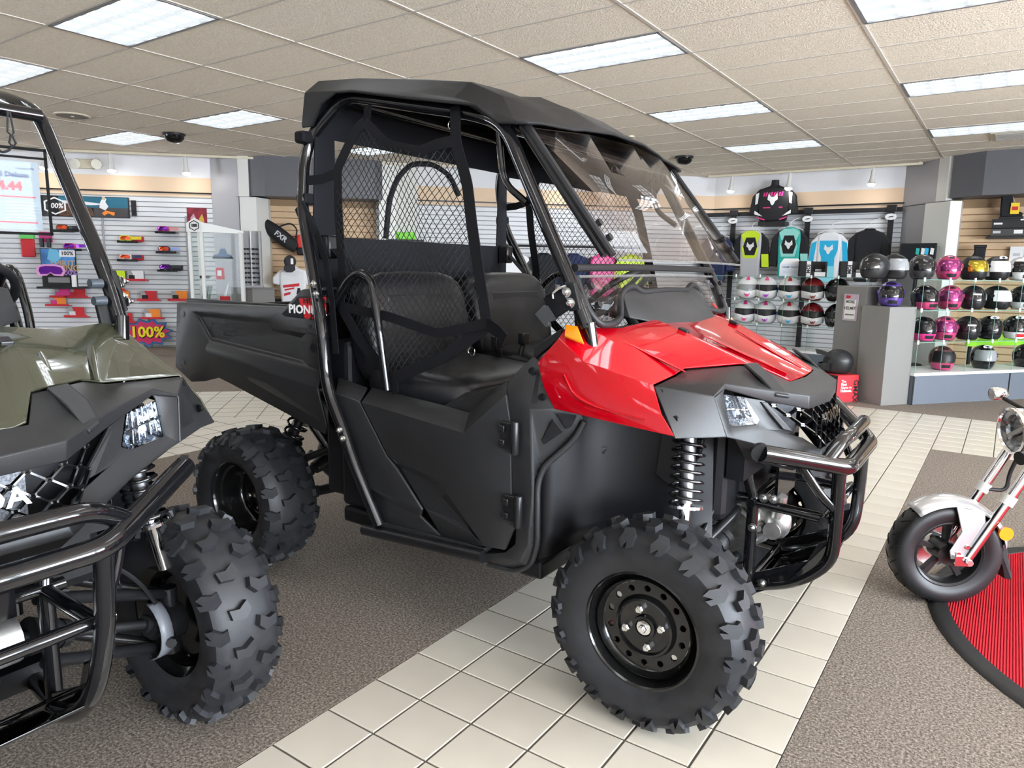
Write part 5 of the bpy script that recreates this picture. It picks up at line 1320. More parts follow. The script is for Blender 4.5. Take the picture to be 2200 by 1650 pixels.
# goggles on short black shelves
def goggles(p, label, frame, lens, box=None, strap=None, off=0):
    t = onwall('goggle_display', label, 'goggles', p, 'goggles on short black shelves')
    B().bx(-.14,.16,-.20,0,-.022,-.012).bx(-.14,.16,-.205,-.195,-.035,0).obj('shelf', K_BLACK, t, smooth=0)
    B().bx(-.155,-.075,-.215,-.205,-.035,.008).obj('price_clip', K_CLEAR, t, smooth=0)
    fr = B(); rim_ = []
    pts = [(-.115,.02),(-.10,-.005),(-.035,-.002),(-.018,.018),(-.0,-.002),(.055,-.004),(.075,.02),(.07,.065),(.03,.082),(-.07,.082),(-.108,.062)]
    B().prism([(x-.01,-.19+.03*(abs(x)/.1)**2,z) for x, z in pts], (0,.035,0)).obj('goggle_frame', frame, t, smooth=0, bevel=.008)
    B().prism([(x*.84-.013,-.197+.03*(abs(x)/.1)**2,z*.74+.012) for x, z in pts], (0,.012,0)).obj('goggle_lens', lens, t, smooth=0, bevel=.005)
    B().ribbon([(.055,-.16,.04),(.10,-.13,.042),(.19,-.11,.046)], .045, .004, (0,1,0)).obj('strap', strap or frame, t, smooth=0)
    if box: B().bx(.05,.20,-.10,-.02,-.012,.07).obj('carton', box, t, smooth=0)
    return t
goggles((-3.927, -0.2, 1.692), 'lime and red goggles with red carton, upper of two left of the standard', K_LIME, K_ORLENS, K_RED, C('yellow print', (.8,.65,.02), .5))
goggles((-3.946, -0.2, 1.405), 'white goggles with orange lens and red carton on black shelf', K_WHITE, K_ORLENS, K_RED, K_NAVY)
goggles((-3.367, -0.2, 1.848), 'pink framed goggles with purple lens on the top right shelf', K_PINK, K_PURPLE, None, C('pale pink strap', (.8,.35,.35), .6))
goggles((-3.372, -0.2, 1.538), 'navy goggles with orange lens and pale blue strap', K_NAVY, K_ORLENS, None, C('pale blue strap', (.35,.45,.8), .6))
goggles((-3.368, -0.2, 1.255), 'black goggles with violet lens, lowest of the right column', K_BLACK, K_PURPLE, K_BLACK, K_BLACK)
goggles((-4.82, -0.2, 1.835), 'dark goggles with red lens partly behind the olive vehicle pillar', K_BLACK, K_ORLENS, K_BLACK, K_BLACK)
goggles((-4.743, -0.2, 1.555), 'magenta goggles with purple lens behind the olive vehicle pillar', K_PINK, K_PURPLE, None, K_PURPLE)
# packets on red shelf strips
def packet(p, label, m1, m2, w=.20, h=.12, strip=True):
    t = onwall('lens_packet', label, 'packet', p, 'packets on red shelf strips')
    if strip: B().bx(-w*.7,w*.7,-.13,0,-.04,-.03).bx(-w*.7,w*.7,-.135,-.128,-.04,-.005).obj('red_strip', K_RED, t, smooth=0)
    B().bx(-w/2,w/2,-.09,-.03,-.03,h-.03).obj('blister', C('packet grey', (.33,.32,.32), .4), t, smooth=0, bevel=.004)
    print2d('card', m1, t, [(-.0,-.03),(w/2,-.03),(w/2,h-.03),(-w*.25,h-.03)], -.091)
    print2d('card_print', m2, t, rect(-w*.42,-w*.05,-.02,h*.35), -.091)
    return t
for px, lab, a, b_ in (((-4.142, -0.1, 1.105),'lime and grey roll-off packet on the long red strip',K_LIME,K_WHITE),((-3.868, -0.1, 1.108),'grey roll-off packet at the right end of the long red strip',K_WHITE,K_BLACK),
    ((-4.187, -0.1, 0.944),'orange and white packet beside the olive vehicle mirror post',K_ORANGE,K_WHITE),((-4.102, -0.1, 0.783),'orange and red packet, left of three on one level',K_ORANGE,K_RED),((-3.694, -0.1, 0.793),'red and grey packet, middle of three on one level',K_RED,K_BLACK),
    ((-3.232, -0.1, 0.797),'orange and black packet nearest the white glass case',K_ORANGE,K_BLACK),((-3.656, -0.1, 0.503),'orange packet right above the burst sign',K_ORANGE,K_WHITE),((-4.203, -0.1, 0.501),'orange and white packet low behind the olive hood',K_ORANGE,K_WHITE),((-4.076, -0.1, 0.442),'red packet low beside the burst sign',K_RED,K_BLACK),
    ((-5.028, -0.1, 0.703),'orange card packet above the olive hood',K_ORANGE,K_PINK),((-4.773, -0.1, 0.529),'red card packet just above the olive hood',K_RED,K_WHITE),((-4.951, -0.1, 0.835),'magenta packet hanging above the orange card',K_PINK,K_PINK),((-4.743, -0.1, 0.836),'small red packet strip beside the poster stand',K_RED,K_RED)):
    packet(px, lab, a, b_, .24, .15)
p = (-5.405, -0.05, 1.595)
t = onwall('glove_pack', 'red knit gloves hanging in a green topped pack', 'gloves', p)
B().bx(-.10,.10,-.05,-.01,-.18,.10).obj('gloves', K_RED, t, smooth=0, bevel=.02); B().bx(-.10,.10,-.055,-.005,.10,.2).obj('header_card', C('green card', (.12,.55,.12), .5), t, smooth=0)
for k in range(4): B().cyl((-.075+.05*k,-.03,.08),(-.075+.05*k,-.03,.13),.018,n=8).obj('finger', K_RED, t)
p = (-5.153, -0.05, 1.707)
t = onwall('grip_pack', 'pink handle grips on a hanging card', 'grips', p)
B().bx(-.09,.09,-.02,0,-.06,.10).obj('card', C('pink card', (.45,.03,.16), .5), t, smooth=0); B().cyl((-.05,-.04,-.14),(-.05,-.04,.0),.03,n=12).obj('grip', K_BLACK, t); B().cyl((.05,-.04,-.14),(.05,-.04,.0),.03,n=12).obj('grip', K_BLACK, t)
# counter card with goggles
a = (-5.118, -0.35, 1.551); b_ = (-4.631, -0.35, 0.975); cx = (a[0]+b_[0])/2; w_ = (b_[0]-a[0])/2; h_ = a[2]-b_[2]
t = thing('display_card', 'motocross display card with pink goggles standing on a wall shelf', 'display stand', DW(cx,.35,b_[2]), DR)
B().bx(-w_-.05,w_+.08,-.10,.36,-.03,0).obj('shelf', K_BLACK, t, smooth=0)
B().bx(-w_,w_,0,.03,0,h_).obj('board', K_BLACK, t, smooth=0)
print2d('printed_sky', C('card sky', (.05,.18,.42), .5, var=(6,.5)), t, rect(-w_+.01,w_-.01,h_*.55,h_-.01), -.001)
print2d('printed_ground', C('card ground', (.09,.07,.07), .5, var=(14,.5)), t, rect(-w_+.01,w_-.01,h_*.42,h_*.56), -.0015)
print2d('printed_rider', C('card rider', (.15,.45,.65), .5), t, [(-.10,.0),(.0,-.06),(.10,.02),(.05,.14),(-.06,.16)], -.0035, -.05, h_*.72)
print2d('logo_plate', K_WHITE, t, rect(-.11,.11,-.05,.05), -.004, w_*.55, h_*.87)
text('100%', 'logo_text', K_BLACK, t, .08, (w_*.55,-.0065,h_*.87), (PI/2,0,0), .001, bold=.002)
text('SPIRIT', 'card_text', C('bronze print', (.45,.32,.18), .5), t, .13, (w_*.25,-.004,h_*.60), (PI/2,0,0), .001, bold=.002)
text('RACING', 'card_text', C('bronze print', (.45,.32,.18), .5), t, .13, (w_*.2,-.004,h_*.48), (PI/2,0,0), .001, bold=.002)
text('100%', 'card_text', C('violet print', (.35,.2,.6), .5), t, .11, (w_*.55,-.004,h_*.36), (PI/2,0,0), .001, bold=.002)
gp_ = [(-.23,.02),(-.20,-.05),(-.08,-.04),(-.03,.0),(.02,-.04),(.14,-.05),(.18,.02),(.15,.10),(.05,.13),(-.12,.13),(-.21,.10)]
print2d('goggle_frame', C('pink frame', (.75,.35,.6), .4), t, gp_, -.01, -w_*.32, h_*.36, 1.0, .03)
print2d('goggle_lens', K_PURPLE, t, [(x*.82,z*.7+.012) for x, z in gp_], -.04, -w_*.32, h_*.36, 1.0, .004)
print2d('card_foot_print', C('grey print', (.2,.2,.2), .5), t, rect(-.16,.14,.06,.14), -.001); B().cyl((.22,-.05,0),(.22,-.05,.18),.035,n=12).obj('bottle', K_WHITE, t)
# burst sign on the floor
a = (-3.75, -0.12, 0.016); 
t = thing('burst_sign', 'comic burst sign reading 100 percent standing against the white slat wall', 'sign', DW(a[0],.10,0), DR)
import math as _m
def burst(r0, r1, n, sx, sz, ph=0): return [(_m.cos(2*PI*i/(2*n)+ph)*(r0 if i % 2 else r1)*sx, _m.sin(2*PI*i/(2*n)+ph)*(r0 if i % 2 else r1)*sz) for i in range(2*n)]
B().prism([(x,0,.245+z) for x, z in burst(.74,1.0,11,.40,.24,.15)], (0,.02,0)).obj('board', C('blue print', (.03,.16,.38), .5), t, smooth=0)
print2d('burst_panel', C('crimson print', (.62,.03,.12), .5), t, burst(.74,1.0,11,.355,.20,.15), -.001, 0, .245)
text('100%', 'sign_text', K_BLACK, t, .24, (.008,-.004,.235), (PI/2,0,0), .001, bold=.014)
text('100%', 'sign_text', C('yellow paint print', (.88,.72,.02), .5), t, .24, (0,-.006,.245), (PI/2,0,0), .001, bold=.007)
# red poster
a = (-3.058, -0.01, 2.221); b_ = (-2.78, -0.01, 1.871)
t = onwall('poster', 'small dark red poster beside the grey column', 'poster', ((a[0]+b_[0])/2,0,(a[2]+b_[2])/2))
B().bx(-.15,.15,-.006,0,-.19,.19).obj('sheet', C('dark red print', (.22,.015,.03), .5, var=(9,.5)), t, smooth=0)
print2d('printed_figure', C('pink grey print', (.5,.28,.33), .5), t, [(-.10,-.12),(-.03,-.12),(-.02,.03),(-.05,.10),(-.10,.03)], -.0065); print2d('printed_figure', C('gold print', (.55,.35,.05), .5), t, [(.04,-.10),(.11,-.02),(.08,.10),(.03,.02)], -.0065)
# ---------------- white glass case with peaked top
t = thing('glass_display_case', 'tall white framed glass case with peaked top left of the column', 'display case', DW(-2.37,1.05,0), DR - R(8))
W_, D_ = .62, .34; zt = 1.82
fb = B()
for x, y in ((-W_/2,-D_),(-W_/2,D_*0),(W_/2,0),(-.14,-D_),(W_/2,-.04)): fb.bx(x-.022,x+.022,y-.02,y+.02,0,zt)
fb.bx(-W_/2,W_/2,-D_*.0-.01,.01,.0,.45); fb.prism([(-W_/2-.02,-D_-.02,.0),(-.12,-D_-.02,0),(W_/2+.02,0,0),(-W_/2-.02,0,0)], (0,0,.42))
fb.obj('frame', C('white case frame', (.76,.76,.73), .4), t, smooth=0, bevel=.004)
B().prism([(-W_/2-.03,-D_-.03,zt-.02),(-.12,-D_-.03,zt-.02),(-.12,-D_-.03,zt+.12),(-.22,-D_-.03,zt+.18),(-W_/2-.03,-D_-.03,zt+.10)], (0,.03,0)).prism([(-.12,-D_-.03,zt-.02),(W_/2+.03,.0,zt-.02),(W_/2+.03,.0,zt+.02),(-.12,-D_-.03,zt+.12)], (0,.03,0)).obj('pediment', C('white case frame', (.76,.76,.73), .4), t, smooth=0, bevel=.003)
hx = B().add([(-.225+x,-D_-.034,zt+.07+z) for x, z in hexa(.068,.075)] + [(-.225+x,-D_-.034,zt+.07+z) for x, z in hexa(.055,.062)], [(k,(k+1)%6,6+(k+1)%6,6+k) for k in range(6)]).obj('logo_ring', K_BLACK, t, smooth=0)
text('100', 'logo_text', K_BLACK, t, .055, (-.225,-D_-.034,zt+.07), (PI/2,0,0), .001, bold=.004)
for (x0,y0,x1,y1) in ((-W_/2,-D_,-.14,-D_),(-.14,-D_,W_/2,-.04)):
    B().add([(x0,y0,.42),(x1,y1,.42),(x1,y1,zt-.02),(x0,y0,zt-.02)], [(0,1,2,3)]).obj('glass_pane', K_GLASS, t, smooth=0)
for z in (.80,1.12,1.42): B().prism([(-W_/2,-D_+.02,z),(-.14,-D_+.02,z),(W_/2,-.05,z),(W_/2,0,z),(-W_/2,0,z)], (0,0,.008)).obj('glass_shelf', K_GLASS, t, smooth=0)
CASE = t
def incase(name, label, cat, x, y, z):
    q = Matrix.Translation(CASE.location) @ Matrix.Rotation(CASE.rotation_euler.z, 4, 'Z') @ Vector((x,y,z))
    return thing(name, label, cat, tuple(q), CASE.rotation_euler.z)
g = incase('boot', 'brown and blue riding shoe on the top shelf of the glass case', 'shoe', .06, -.10, 1.43)
B().bx(-.14,.14,-.04,.04,0,.025).obj('sole', K_BLACK, g, bevel=.008); B().prism([(-.13,-.035,.025),(.13,-.035,.025),(.13,-.035,.05),(.05,-.035,.08),(.04,-.035,.15),(-.02,-.035,.15),(-.05,-.035,.07),(-.13,-.035,.05)], (0,.07,0)).obj('upper', C('blue brown leather', (.05,.12,.22), .5), g, bevel=.012)
g = incase('carton', 'small red carton on the middle shelf of the glass case', 'box', .02, -.12, 1.13)
B().bx(-.05,.05,-.03,.03,0,.17).obj('box', K_RED, g, smooth=0, bevel=.002); print2d('box_print', K_WHITE, g, rect(-.03,.03,.05,.13), -.031)
g = incase('sunglasses', 'dark sunglasses on the middle shelf of the glass case', 'sunglasses', -.20, -.14, 1.13)
B().bx(-.07,.07,-.02,-.012,.01,.05).obj('lens', K_BLACK, g, bevel=.006); B().bx(-.07,-.064,-.02,.08,.03,.04).bx(.064,.07,-.02,.08,.03,.04).obj('temple', K_BLACK, g)
g = incase('leaflet_stack', 'grey green leaflets leaning in the lower left of the glass case', 'leaflets', -.20, -.12, .81)
for k in range(3): B().box((-.03+k*.04,0,.11),(.012,.10,.22),Matrix.Rotation(R(14),3,'Y')).obj('leaflet', C('grey green card', (.25,.30,.28), .5), g, smooth=0)
g = incase('white_rods', 'white rods standing on a red base in the glass case', 'display', .08, -.10, .81)
B().bx(-.08,.05,-.03,.03,0,.07).obj('base', K_RED, g, smooth=0); B().cyl((-.03,0,.05),(.05,0,.27),.006,n=6).cyl((-.01,0,.05),(.03,0,.20),.006,n=6).obj('rod', K_WHITE, g)
# ---------------- sunglasses tower on a grey plinth
a = (-1.989, -0.75, 0.999)
t = thing('plinth', 'low grey plinth under the sunglasses tower', 'plinth', DW(a[0],.75,0), R(0))
B().bx(-.27,.27,-.2,.2,0,a[2]-.01).obj('body', K_GREY, t, smooth=0, bevel=.006); B().bx(-.29,.29,-.22,.22,a[2]-.01,a[2]).obj('top', K_GREY, t, smooth=0)
hz = a[2]
t = thing('sunglasses_tower', 'tall silver rack of sunglasses on the low grey plinth', 'display rack', DW(a[0],.75,hz+.001), DR)
B().bx(-.15,-.12,-.05,.05,0,.86).bx(.12,.15,-.05,.05,0,.86).bx(-.15,.15,.03,.05,0,.86).bx(-.16,.16,-.06,.06,0,.03).obj('frame', M_ALU, t, smooth=0, bevel=.004)
B().bx(-.008,.008,-.02,.03,.03,.86).obj('centre_bar', K_WHITE, t)
TOWER = Matrix.Translation(t.location) @ Matrix.Rotation(DR, 4, 'Z')
sg0 = None
for r_ in range(8):
    for c_ in (-1, 1):
        q = TOWER @ Vector((c_*.065, -.03, .08+.072*r_))
        lab = 'pair of sunglasses on the silver tower, %s column, row %s from the bottom' % ('left' if c_ < 0 else 'right', ('one','two','three','four','five','six','seven','eight')[r_])
        if sg0 is None:
            sg0 = thing('sunglasses', lab, 'sunglasses', tuple(q), DR, 'sunglasses on the silver tower')
            for x in (-.027,.027): B().prism([(x-.022,-.012,-.012),(x+.02,-.012,-.015),(x+.024,-.012,.014),(x-.022,-.012,.016)], (0,-.006,0)).obj('lens', K_BLACK, sg0, bevel=.003)
            B().bx(-.055,-.05,-.012,.05,.008,.014).bx(.05,.055,-.012,.05,.008,.014).bx(-.01,.01,-.016,-.012,.006,.012).obj('temple', K_BLACK, sg0)
        else: dup(sg0, tuple(q), DR, lab)
# ---------------- bag, red bag, shirt form, cap, folded clothes in the left alcove
a = (-1.629, 0.05, 1.818)
t = thing('duffel_bag', 'black duffel bag hung slantwise on the maple slats', 'bag', DW(a[0],.02,a[2]), DR)
mtx = Matrix.Rotation(R(38), 4, 'Y')
bb = B().grid(lambda u_, v_: ((v_-.5)*.62, -.11+.10*math.cos(2*PI*u_)*(.75+.25*math.sin(PI*v_)), .12*math.sin(2*PI*u_)*(.75+.25*math.sin(PI*v_))), 16, 8, True)
n0 = len(bb.v); bb.f.append(tuple(range(15,-1,-1))); bb.f.append(tuple(range(n0-16,n0)))
bb.xf(mtx).obj('bag_body', K_BCLOTH, t, smooth=50)
B().tube([mtx @ Vector(q) for q in ((-.10,-.13,.11),(0,-.13,.27),(.14,-.13,.26),(.22,-.13,.10))], .012, 8, bend=.08).obj('carry_strap', K_BCLOTH, t)
tx = text('FXR', 'bag_logo', K_SILV, t, .12, (0,0,0), (PI/2,0,0), .001, bold=.003); tx.matrix_local = mtx @ Matrix.Translation((.02,-.213,-.0)) @ Matrix.Rotation(PI/2,4,'X')
a = (-1.292, 0.05, 1.674)
t = thing('backpack', 'red and black pack hung beside the black duffel bag', 'bag', DW(a[0]+.02,.02,a[2]), DR)
B().bx(-.10,.12,-.16,-.01,-.05,.17).obj('upper_panel', C('red nylon', (.62,.03,.02), .6), t, bevel=.03); B().bx(-.11,.13,-.165,-.01,-.16,-.03).obj('lower_panel', K_BCLOTH, t, bevel=.03)
def shirt(t, body, sl, w=.24, h=.62, sleeve=.30, longs=False):
    B().prism([(-w*.35,0,0),(w*.35,0,0),(w*.95,0,-.05),(w,0,-.20),(w*.86,0,-h),(-w*.86,0,-h),(-w,0,-.20),(-w*.95,0,-.05)], (0,.12,0)).obj('body', body, t, bevel=.035, smooth=40, seg=3)
    for s in (1,-1):
        B().prism([(s*w*.80,.02,-.03),(s*w*.98,.02,-.05),(s*(w+.10),.02,-.16),(s*(w+.10+.05*(sleeve > .4)),.02,-sleeve),(s*(w+.0),.02,-sleeve-.02),(s*w*.82,.02,-.20)], (0,.08,0)).obj('sleeve', sl, t, bevel=.022, smooth=40)
    B().rev([(.075,0),(.085,.012),(.078,.022),(.066,.02)], (0,.06,-.008), (0,0,1), 20).obj('collar', body, t, smooth=50)
a = (-1.412, -0.55, 1.314)
t = thing('shirt_form', 'white printed T-shirt on a torso form behind the cargo bed', 'T-shirt', DW(a[0],.55,a[2]), DR)
shirt(t, K_WCLOTH, K_WCLOTH, .21, .62, .26)
for k, (x0, x1, z0, z1) in enumerate(((-.15,.10,-.30,-.255),(-.13,.02,-.345,-.32),(-.14,-.04,-.43,-.39))): print2d('red_print', K_RED, t, [(x0,z0-.02),(x1,z0+.01),(x1,z1+.01),(x0,z1-.02)], -.001)
print2d('black_print', K_BLACK, t, [(.05,-.42),(.13,-.42),(.11,-.32),(.07,-.32)], -.001)
B().cyl((0,.06,-.70),(0,.06,-a[2]+.03),.02,n=10).cyl((0,.06,-a[2]+.03),(0,.06,-a[2]),.14,n=20).obj('stand', M_ALU, t)
a = (-1.435, -0.62, 1.407)
t = thing('baseball_cap', 'dark grey baseball cap hung over the white T-shirt', 'cap', DW(a[0],.62,a[2]), DR)
B().sphere((0,0,0),.095,18,10,(1,.8,1.05)).obj('crown', C('charcoal cloth', (.03,.03,.034), .8), t, smooth=60); B().prism([(-.08,-.07,-.06),(.08,-.07,-.06),(.09,-.11,-.13),(.04,-.12,-.17),(-.04,-.12,-.17),(-.09,-.11,-.13)], (0,.012,.004)).obj('peak', C('charcoal cloth', (.03,.03,.034), .8), t, bevel=.004)
B().bx(.02,.06,-.085,-.082,-.04,.05).obj('price_tag', K_WHITE, t, smooth=0)
a = (-1.76, 0, 0.85)
t = thing('clothes_table', 'low grey table with folded clothes left of the T-shirt', 'table', DW(a[0]-.05,.08,0), DR)
B().bx(-.35,.42,-.2,.2,.70,.74).obj('top', K_GREY, t, smooth=0)
for x in (-.33,.40):
    for y in (-.18,.18): B().bx(x-.02,x+.02,y-.02,y+.02,0,.70).obj('leg', K_GREY, t, smooth=0)
for k in range(3):
    q = Matrix.Translation(t.location) @ Matrix.Rotation(DR,4,'Z') @ Vector((-.12+.22*(k == 2), 0, .741+.07*(k % 2)))
    g = thing('folded_clothes', ('black folded jeans at the bottom of the pile','black folded jeans on top of the pile','dark grey folded trousers beside the pile')[k], 'clothes', tuple(q), DR, 'folded clothes behind the cargo bed')
    B().bx(-.11,.11,-.13,.13,0,.062).obj('fold', K_BCLOTH if k < 2 else C('washed black denim', (.03,.032,.036), .9), g, bevel=.024)
# ---------------- things on the far slat walls, seen through the cab
def hang(name, label, cat, loc, rz, cols, w=.22, h=.7):
    t = thing(name, label, cat, loc, rz, 'clothes on the far rack'); shirt(t, cols[0], cols[1], w, h, .48)
    B().tube([(0,.06,.0),(0,.06,.06),(.02,.06,.09),(-.01,.06,.11)], .003, 6).obj('hanger_hook', M_ZINC, t); return t
rk = thing('garment_rack', 'black garment rack of hanging clothes seen through the cab', 'rack', DW(3.1,.9,0), DR)
B().tube([(-1.2,.06,0),(-1.2,.06,1.72),(1.3,.06,1.72),(1.3,.06,0)], .018, 10, bend=.08).bx(-1.22,-1.18,-.2,.3,0,.03).bx(1.28,1.32,-.2,.3,0,.03).obj('rail', K_BLACK, rk)
for k, (cc, nm) in enumerate(((K_WCLOTH,'white'),(K_BCLOTH,'black'),(C('navy cloth',(.02,.03,.09),.8),'navy'),(K_PINK,'magenta'),(K_LIME,'lime'))):
    q = Matrix.Translation(rk.location) @ Matrix.Rotation(DR,4,'Z') @ Vector((-1.0+.5*k,0,1.60))
    hang('hanging_jersey', nm + ' jersey hanging on the garment rack behind the cab', 'jersey', tuple(q), DR, (cc, K_BCLOTH if k % 2 else cc))
a = (0.383, -0.3, 1.849)
t = thing('storage_box', 'bright green box on a shelf seen through the side net', 'box', DW(a[0],.22,a[2]-.05), DR)
B().bx(-.16,.16,-.12,.1,0,.12).obj('box', C('bright green', (.18,.62,.03), .4), t, bevel=.01); B().bx(-.3,.3,-.14,.2,-.03,0).obj('shelf', K_BLACK, t, smooth=0)
t = thing('wall_shelf', 'row of pale boxes on a white shelf seen through the rear window', 'shelf', DW(1.35,.2,1.30), DR)
B().bx(-.5,.5,-.15,.18,-.025,0).obj('board', K_WHITE, t, smooth=0)
for k in range(4): B().bx(-.45+.24*k,-.26+.24*k,-.1,.1,0,.16+.04*(k % 2)).obj('carton', (K_WHITE,K_PINK,K_WHITE,K_RED)[k], t, smooth=0, bevel=.003)

# ---------------- back wall: black outrigger bar, poles, jerseys, torso form, screen
bar = thing('outrigger_bar', 'thick black bar across the slat wall above the jerseys', 'display bar', (-4.4,12.96,2.36), 0)
B().bx(-.3,2.86,-.07,-.02,-.035,.035).obj('bar', M_BLACKBAR, bar, smooth=0, bevel=.004)
for k, (px, lab) in enumerate((((-4.193, 12.9, 2.283),'black display pole with oval label left of the lime jersey'),((-2.938, 12.9, 2.288),'black display pole with oval label right of the teal jersey'),((-1.691, 12.9, 2.303),'black display pole with oval label right of the black jersey'))):
    t = thing('display_pole', lab, 'pole', (px[0],12.88,0), 0, 'black poles on the back wall')
    B().bx(-.04,.04,-.02,.02,0,2.33).obj('post', M_BLACKBAR, t, smooth=0); B().bx(-.07,.07,-.03,.02,2.33,2.43).obj('bracket', M_BLACKBAR, t, smooth=0, bevel=.008)
    B().prism([(math.cos(2*PI*i/20)*.085,-.03,2.245+math.sin(2*PI*i/20)*.05) for i in range(20)], (0,-.006,0)).obj('oval_label', K_WHITE, t, smooth=0)
    print2d('label_print', K_BLACK, t, [(-.05,-.012),(.02,-.005),(.05,.012),(-.02,.006)], -.037, 0, 2.245)
def fox(t, cx, cz, s, m, y): print2d('fox_emblem', m, t, FOX, y, cx, cz, s)
def jersey(px, label, body, sl, yoke=None, chest=None, ring=None, fox_m=None, wc=.185):
    t = thing('jersey', label, 'jersey', (px[0],12.62,px[2]), 0, 'jerseys hanging on the back wall')
    shirt(t, body, sl, wc, .82, .62)
    B().tube([(-.20,.06,-.03),(0,.06,.05),(.20,.06,-.03)], .006, 6).tube([(0,.06,.05),(0,.06,.10),(.05,.15,.16),(.10,.32,.19)], .006, 6).obj('clear_hanger', C('clear hanger', (.75,.75,.74), .15), t)
    if yoke: print2d('yoke', yoke, t, [(-.07,-.005),(.07,-.005),(.165,-.07),(.12,-.20),(.0,-.16),(-.12,-.20),(-.165,-.07)], -.001)
    if ring: print2d('chest_ring', ring, t, [(-.09,-.17),(.09,-.17),(.145,-.30),(.11,-.47),(-.11,-.47),(-.145,-.30)], -.002)
    if chest: print2d('chest_panel', chest, t, [(-.075,-.12),(.075,-.12),(.12,-.27),(.08,-.42),(-.08,-.42),(-.12,-.27)], -.004)
    if fox_m: fox(t, 0, -.27, .12, fox_m, -.0065)
    return t
t = jersey((-3.791, 12.62, 2.059), 'lime, black and silver jersey with white fox emblem', K_SILV, K_BCLOTH, K_LIME, K_BCLOTH, K_LIME, K_WHITE); print2d('sleeve_panel', K_LIME, t, [(.19,-.40),(.31,-.40),(.33,-.62),(.21,-.62)], .018)
t = jersey((-3.155, 12.62, 2.086), 'teal jersey with black chest panel and white fox emblem', K_TEAL, K_BCLOTH, K_TEALL, K_BCLOTH, K_TEALL, K_WHITE); print2d('sleeve_panel', K_TEALL, t, [(.19,-.42),(.31,-.42),(.32,-.58),(.21,-.58)], .018)
t = jersey((-2.526, 12.62, 2.015), 'white and cyan jersey with white fox emblem on blue front', K_WCLOTH, K_WCLOTH, None, None, None, None); print2d('front_panel', K_CYAN, t, [(-.14,-.14),(.14,-.14),(.14,-.30),(.10,-.42),(.11,-.80),(-.11,-.80),(-.10,-.42),(-.14,-.30)], -.001); print2d('lower_panel', C('pale cyan cloth', (.25,.68,.78), .7), t, [(-.10,-.55),(.10,-.55),(.11,-.80),(-.11,-.80)], -.0035); fox(t, 0, -.28, .13, K_WHITE, -.004)
for s in (1,-1): print2d('sleeve_panel', K_CYAN, t, [(s*.19,-.14),(s*.27,-.18),(s*.31,-.55),(s*.23,-.55)], .018)
jersey((-1.947, 12.62, 2.041), 'plain black jersey hanging beside the right pole', K_BCLOTH, K_BCLOTH, wc=.20)
jersey((-4.39, 12.62, 1.989), 'navy jersey partly hidden behind the windshield', K_NAVY, K_NAVY)
a = (-3.481, 12.75, 2.793)
t = thing('torso_form', 'black torso form wearing a printed jersey on a shelf above the jerseys', 'mannequin', (a[0],12.70,a[2]), 0)
shirt(t, K_BCLOTH, K_BCLOTH, .26, .58, .46)
B().cyl((0,.06,-.02),(0,.06,.10),.07,.06,16).obj('neck', K_BLACK, t); fox(t, -.01, -.22, .16, K_WHITE, -.004)
[print2d('print_stroke', K_PINK, t, [(x,-.17),(x+.028,-.165),(x+.035,-.10+.012*(k % 2)),(x+.006,-.11)], -.0015) for k, x in enumerate((-.17,-.13,-.085,-.045,.0,.04,.085,.125))]
for x, w_ in ((-.10,.06),(.13,.03)): print2d('print_bar', K_PINK, t, rect(x-w_,x+w_,-.365,-.345), -.001)
for s in (1,-1): print2d('sleeve_stripe', K_WHITE, t, [(s*.24,-.10),(s*.30,-.12),(s*.30,-.30),(s*.26,-.28)], .016); print2d('cuff', K_WHITE, t, [(s*.16,-.50),(s*.30,-.46),(s*.30,-.40),(s*.24,-.44)], -.001); print2d('hem_stripe', K_PINK, t, [(s*.12,-.57),(s*.26,-.52),(s*.27,-.50),(s*.12,-.545)], -.003)
B().bx(-.22,.22,-.02,.26,-.66,-.59).obj('shelf', K_BLACK, t, smooth=0)
a = (-1.209, 12.35, 1.639)
t = thing('screen', 'black video screen standing behind the helmets at the column', 'screen', (a[0],12.2,a[2]), R(-8))
B().bx(-.24,.24,0,.04,-.17,.17).obj('bezel', K_BLACK, t, bevel=.004); print2d('display', C('dark display', (.01,.012,.015), .1), t, rect(-.225,.225,-.155,.155), -.001)
for k, (m, x) in enumerate(((K_TEAL,.0),(K_WHITE,.07),(K_CYAN,.12),(K_WHITE,.19))): print2d('display_image', m, t, [(x-.025,.01),(x+.02,.0),(x+.025,.09),(x-.02,.10)], -.0035)
B().cyl((0,.03,-.17),(0,.03,-a[2]+.02),.025,n=10).cyl((0,.03,-a[2]+.02),(0,.03,-a[2]),.2,n=20).obj('stand', K_BLACK, t)
# boots and shoe boxes on the right alcove wall
a = (-0.129, 12.4, 2.003)
t = thing('shoe_box', 'upper black shoe box on the maple wall shelf under the tall boot', 'box', (a[0]+.02,12.3,a[2]), 0, 'black shoe boxes'); B().bx(-.22,.22,-.14,.14,0,.115).obj('box', K_BLACK, t, smooth=0, bevel=.004); B().bx(-.225,.225,-.145,.145,.095,.125).obj('lid', K_BLACK, t, smooth=0, bevel=.004)
print2d('label_print', K_WHITE, t, rect(-.2,-.10,.05,.075), -.142); print2d('label_print', K_WHITE, t, rect(.10,.2,.10,.12), -.147)
zb = a[2]
t = thing('shoe_box', 'lower shoe box with white sticker on the maple wall shelf', 'box', (a[0]+.0,12.3,zb-.105), 0, 'black shoe boxes'); B().bx(-.2,.2,-.13,.13,0,.10).obj('box', C('dark olive box', (.05,.05,.045), .5), t, smooth=0, bevel=.004); print2d('sticker', K_WHITE, t, rect(.06,.16,.03,.08), -.132); print2d('label_print', K_SILV, t, rect(-.18,-.09,.035,.07), -.132)
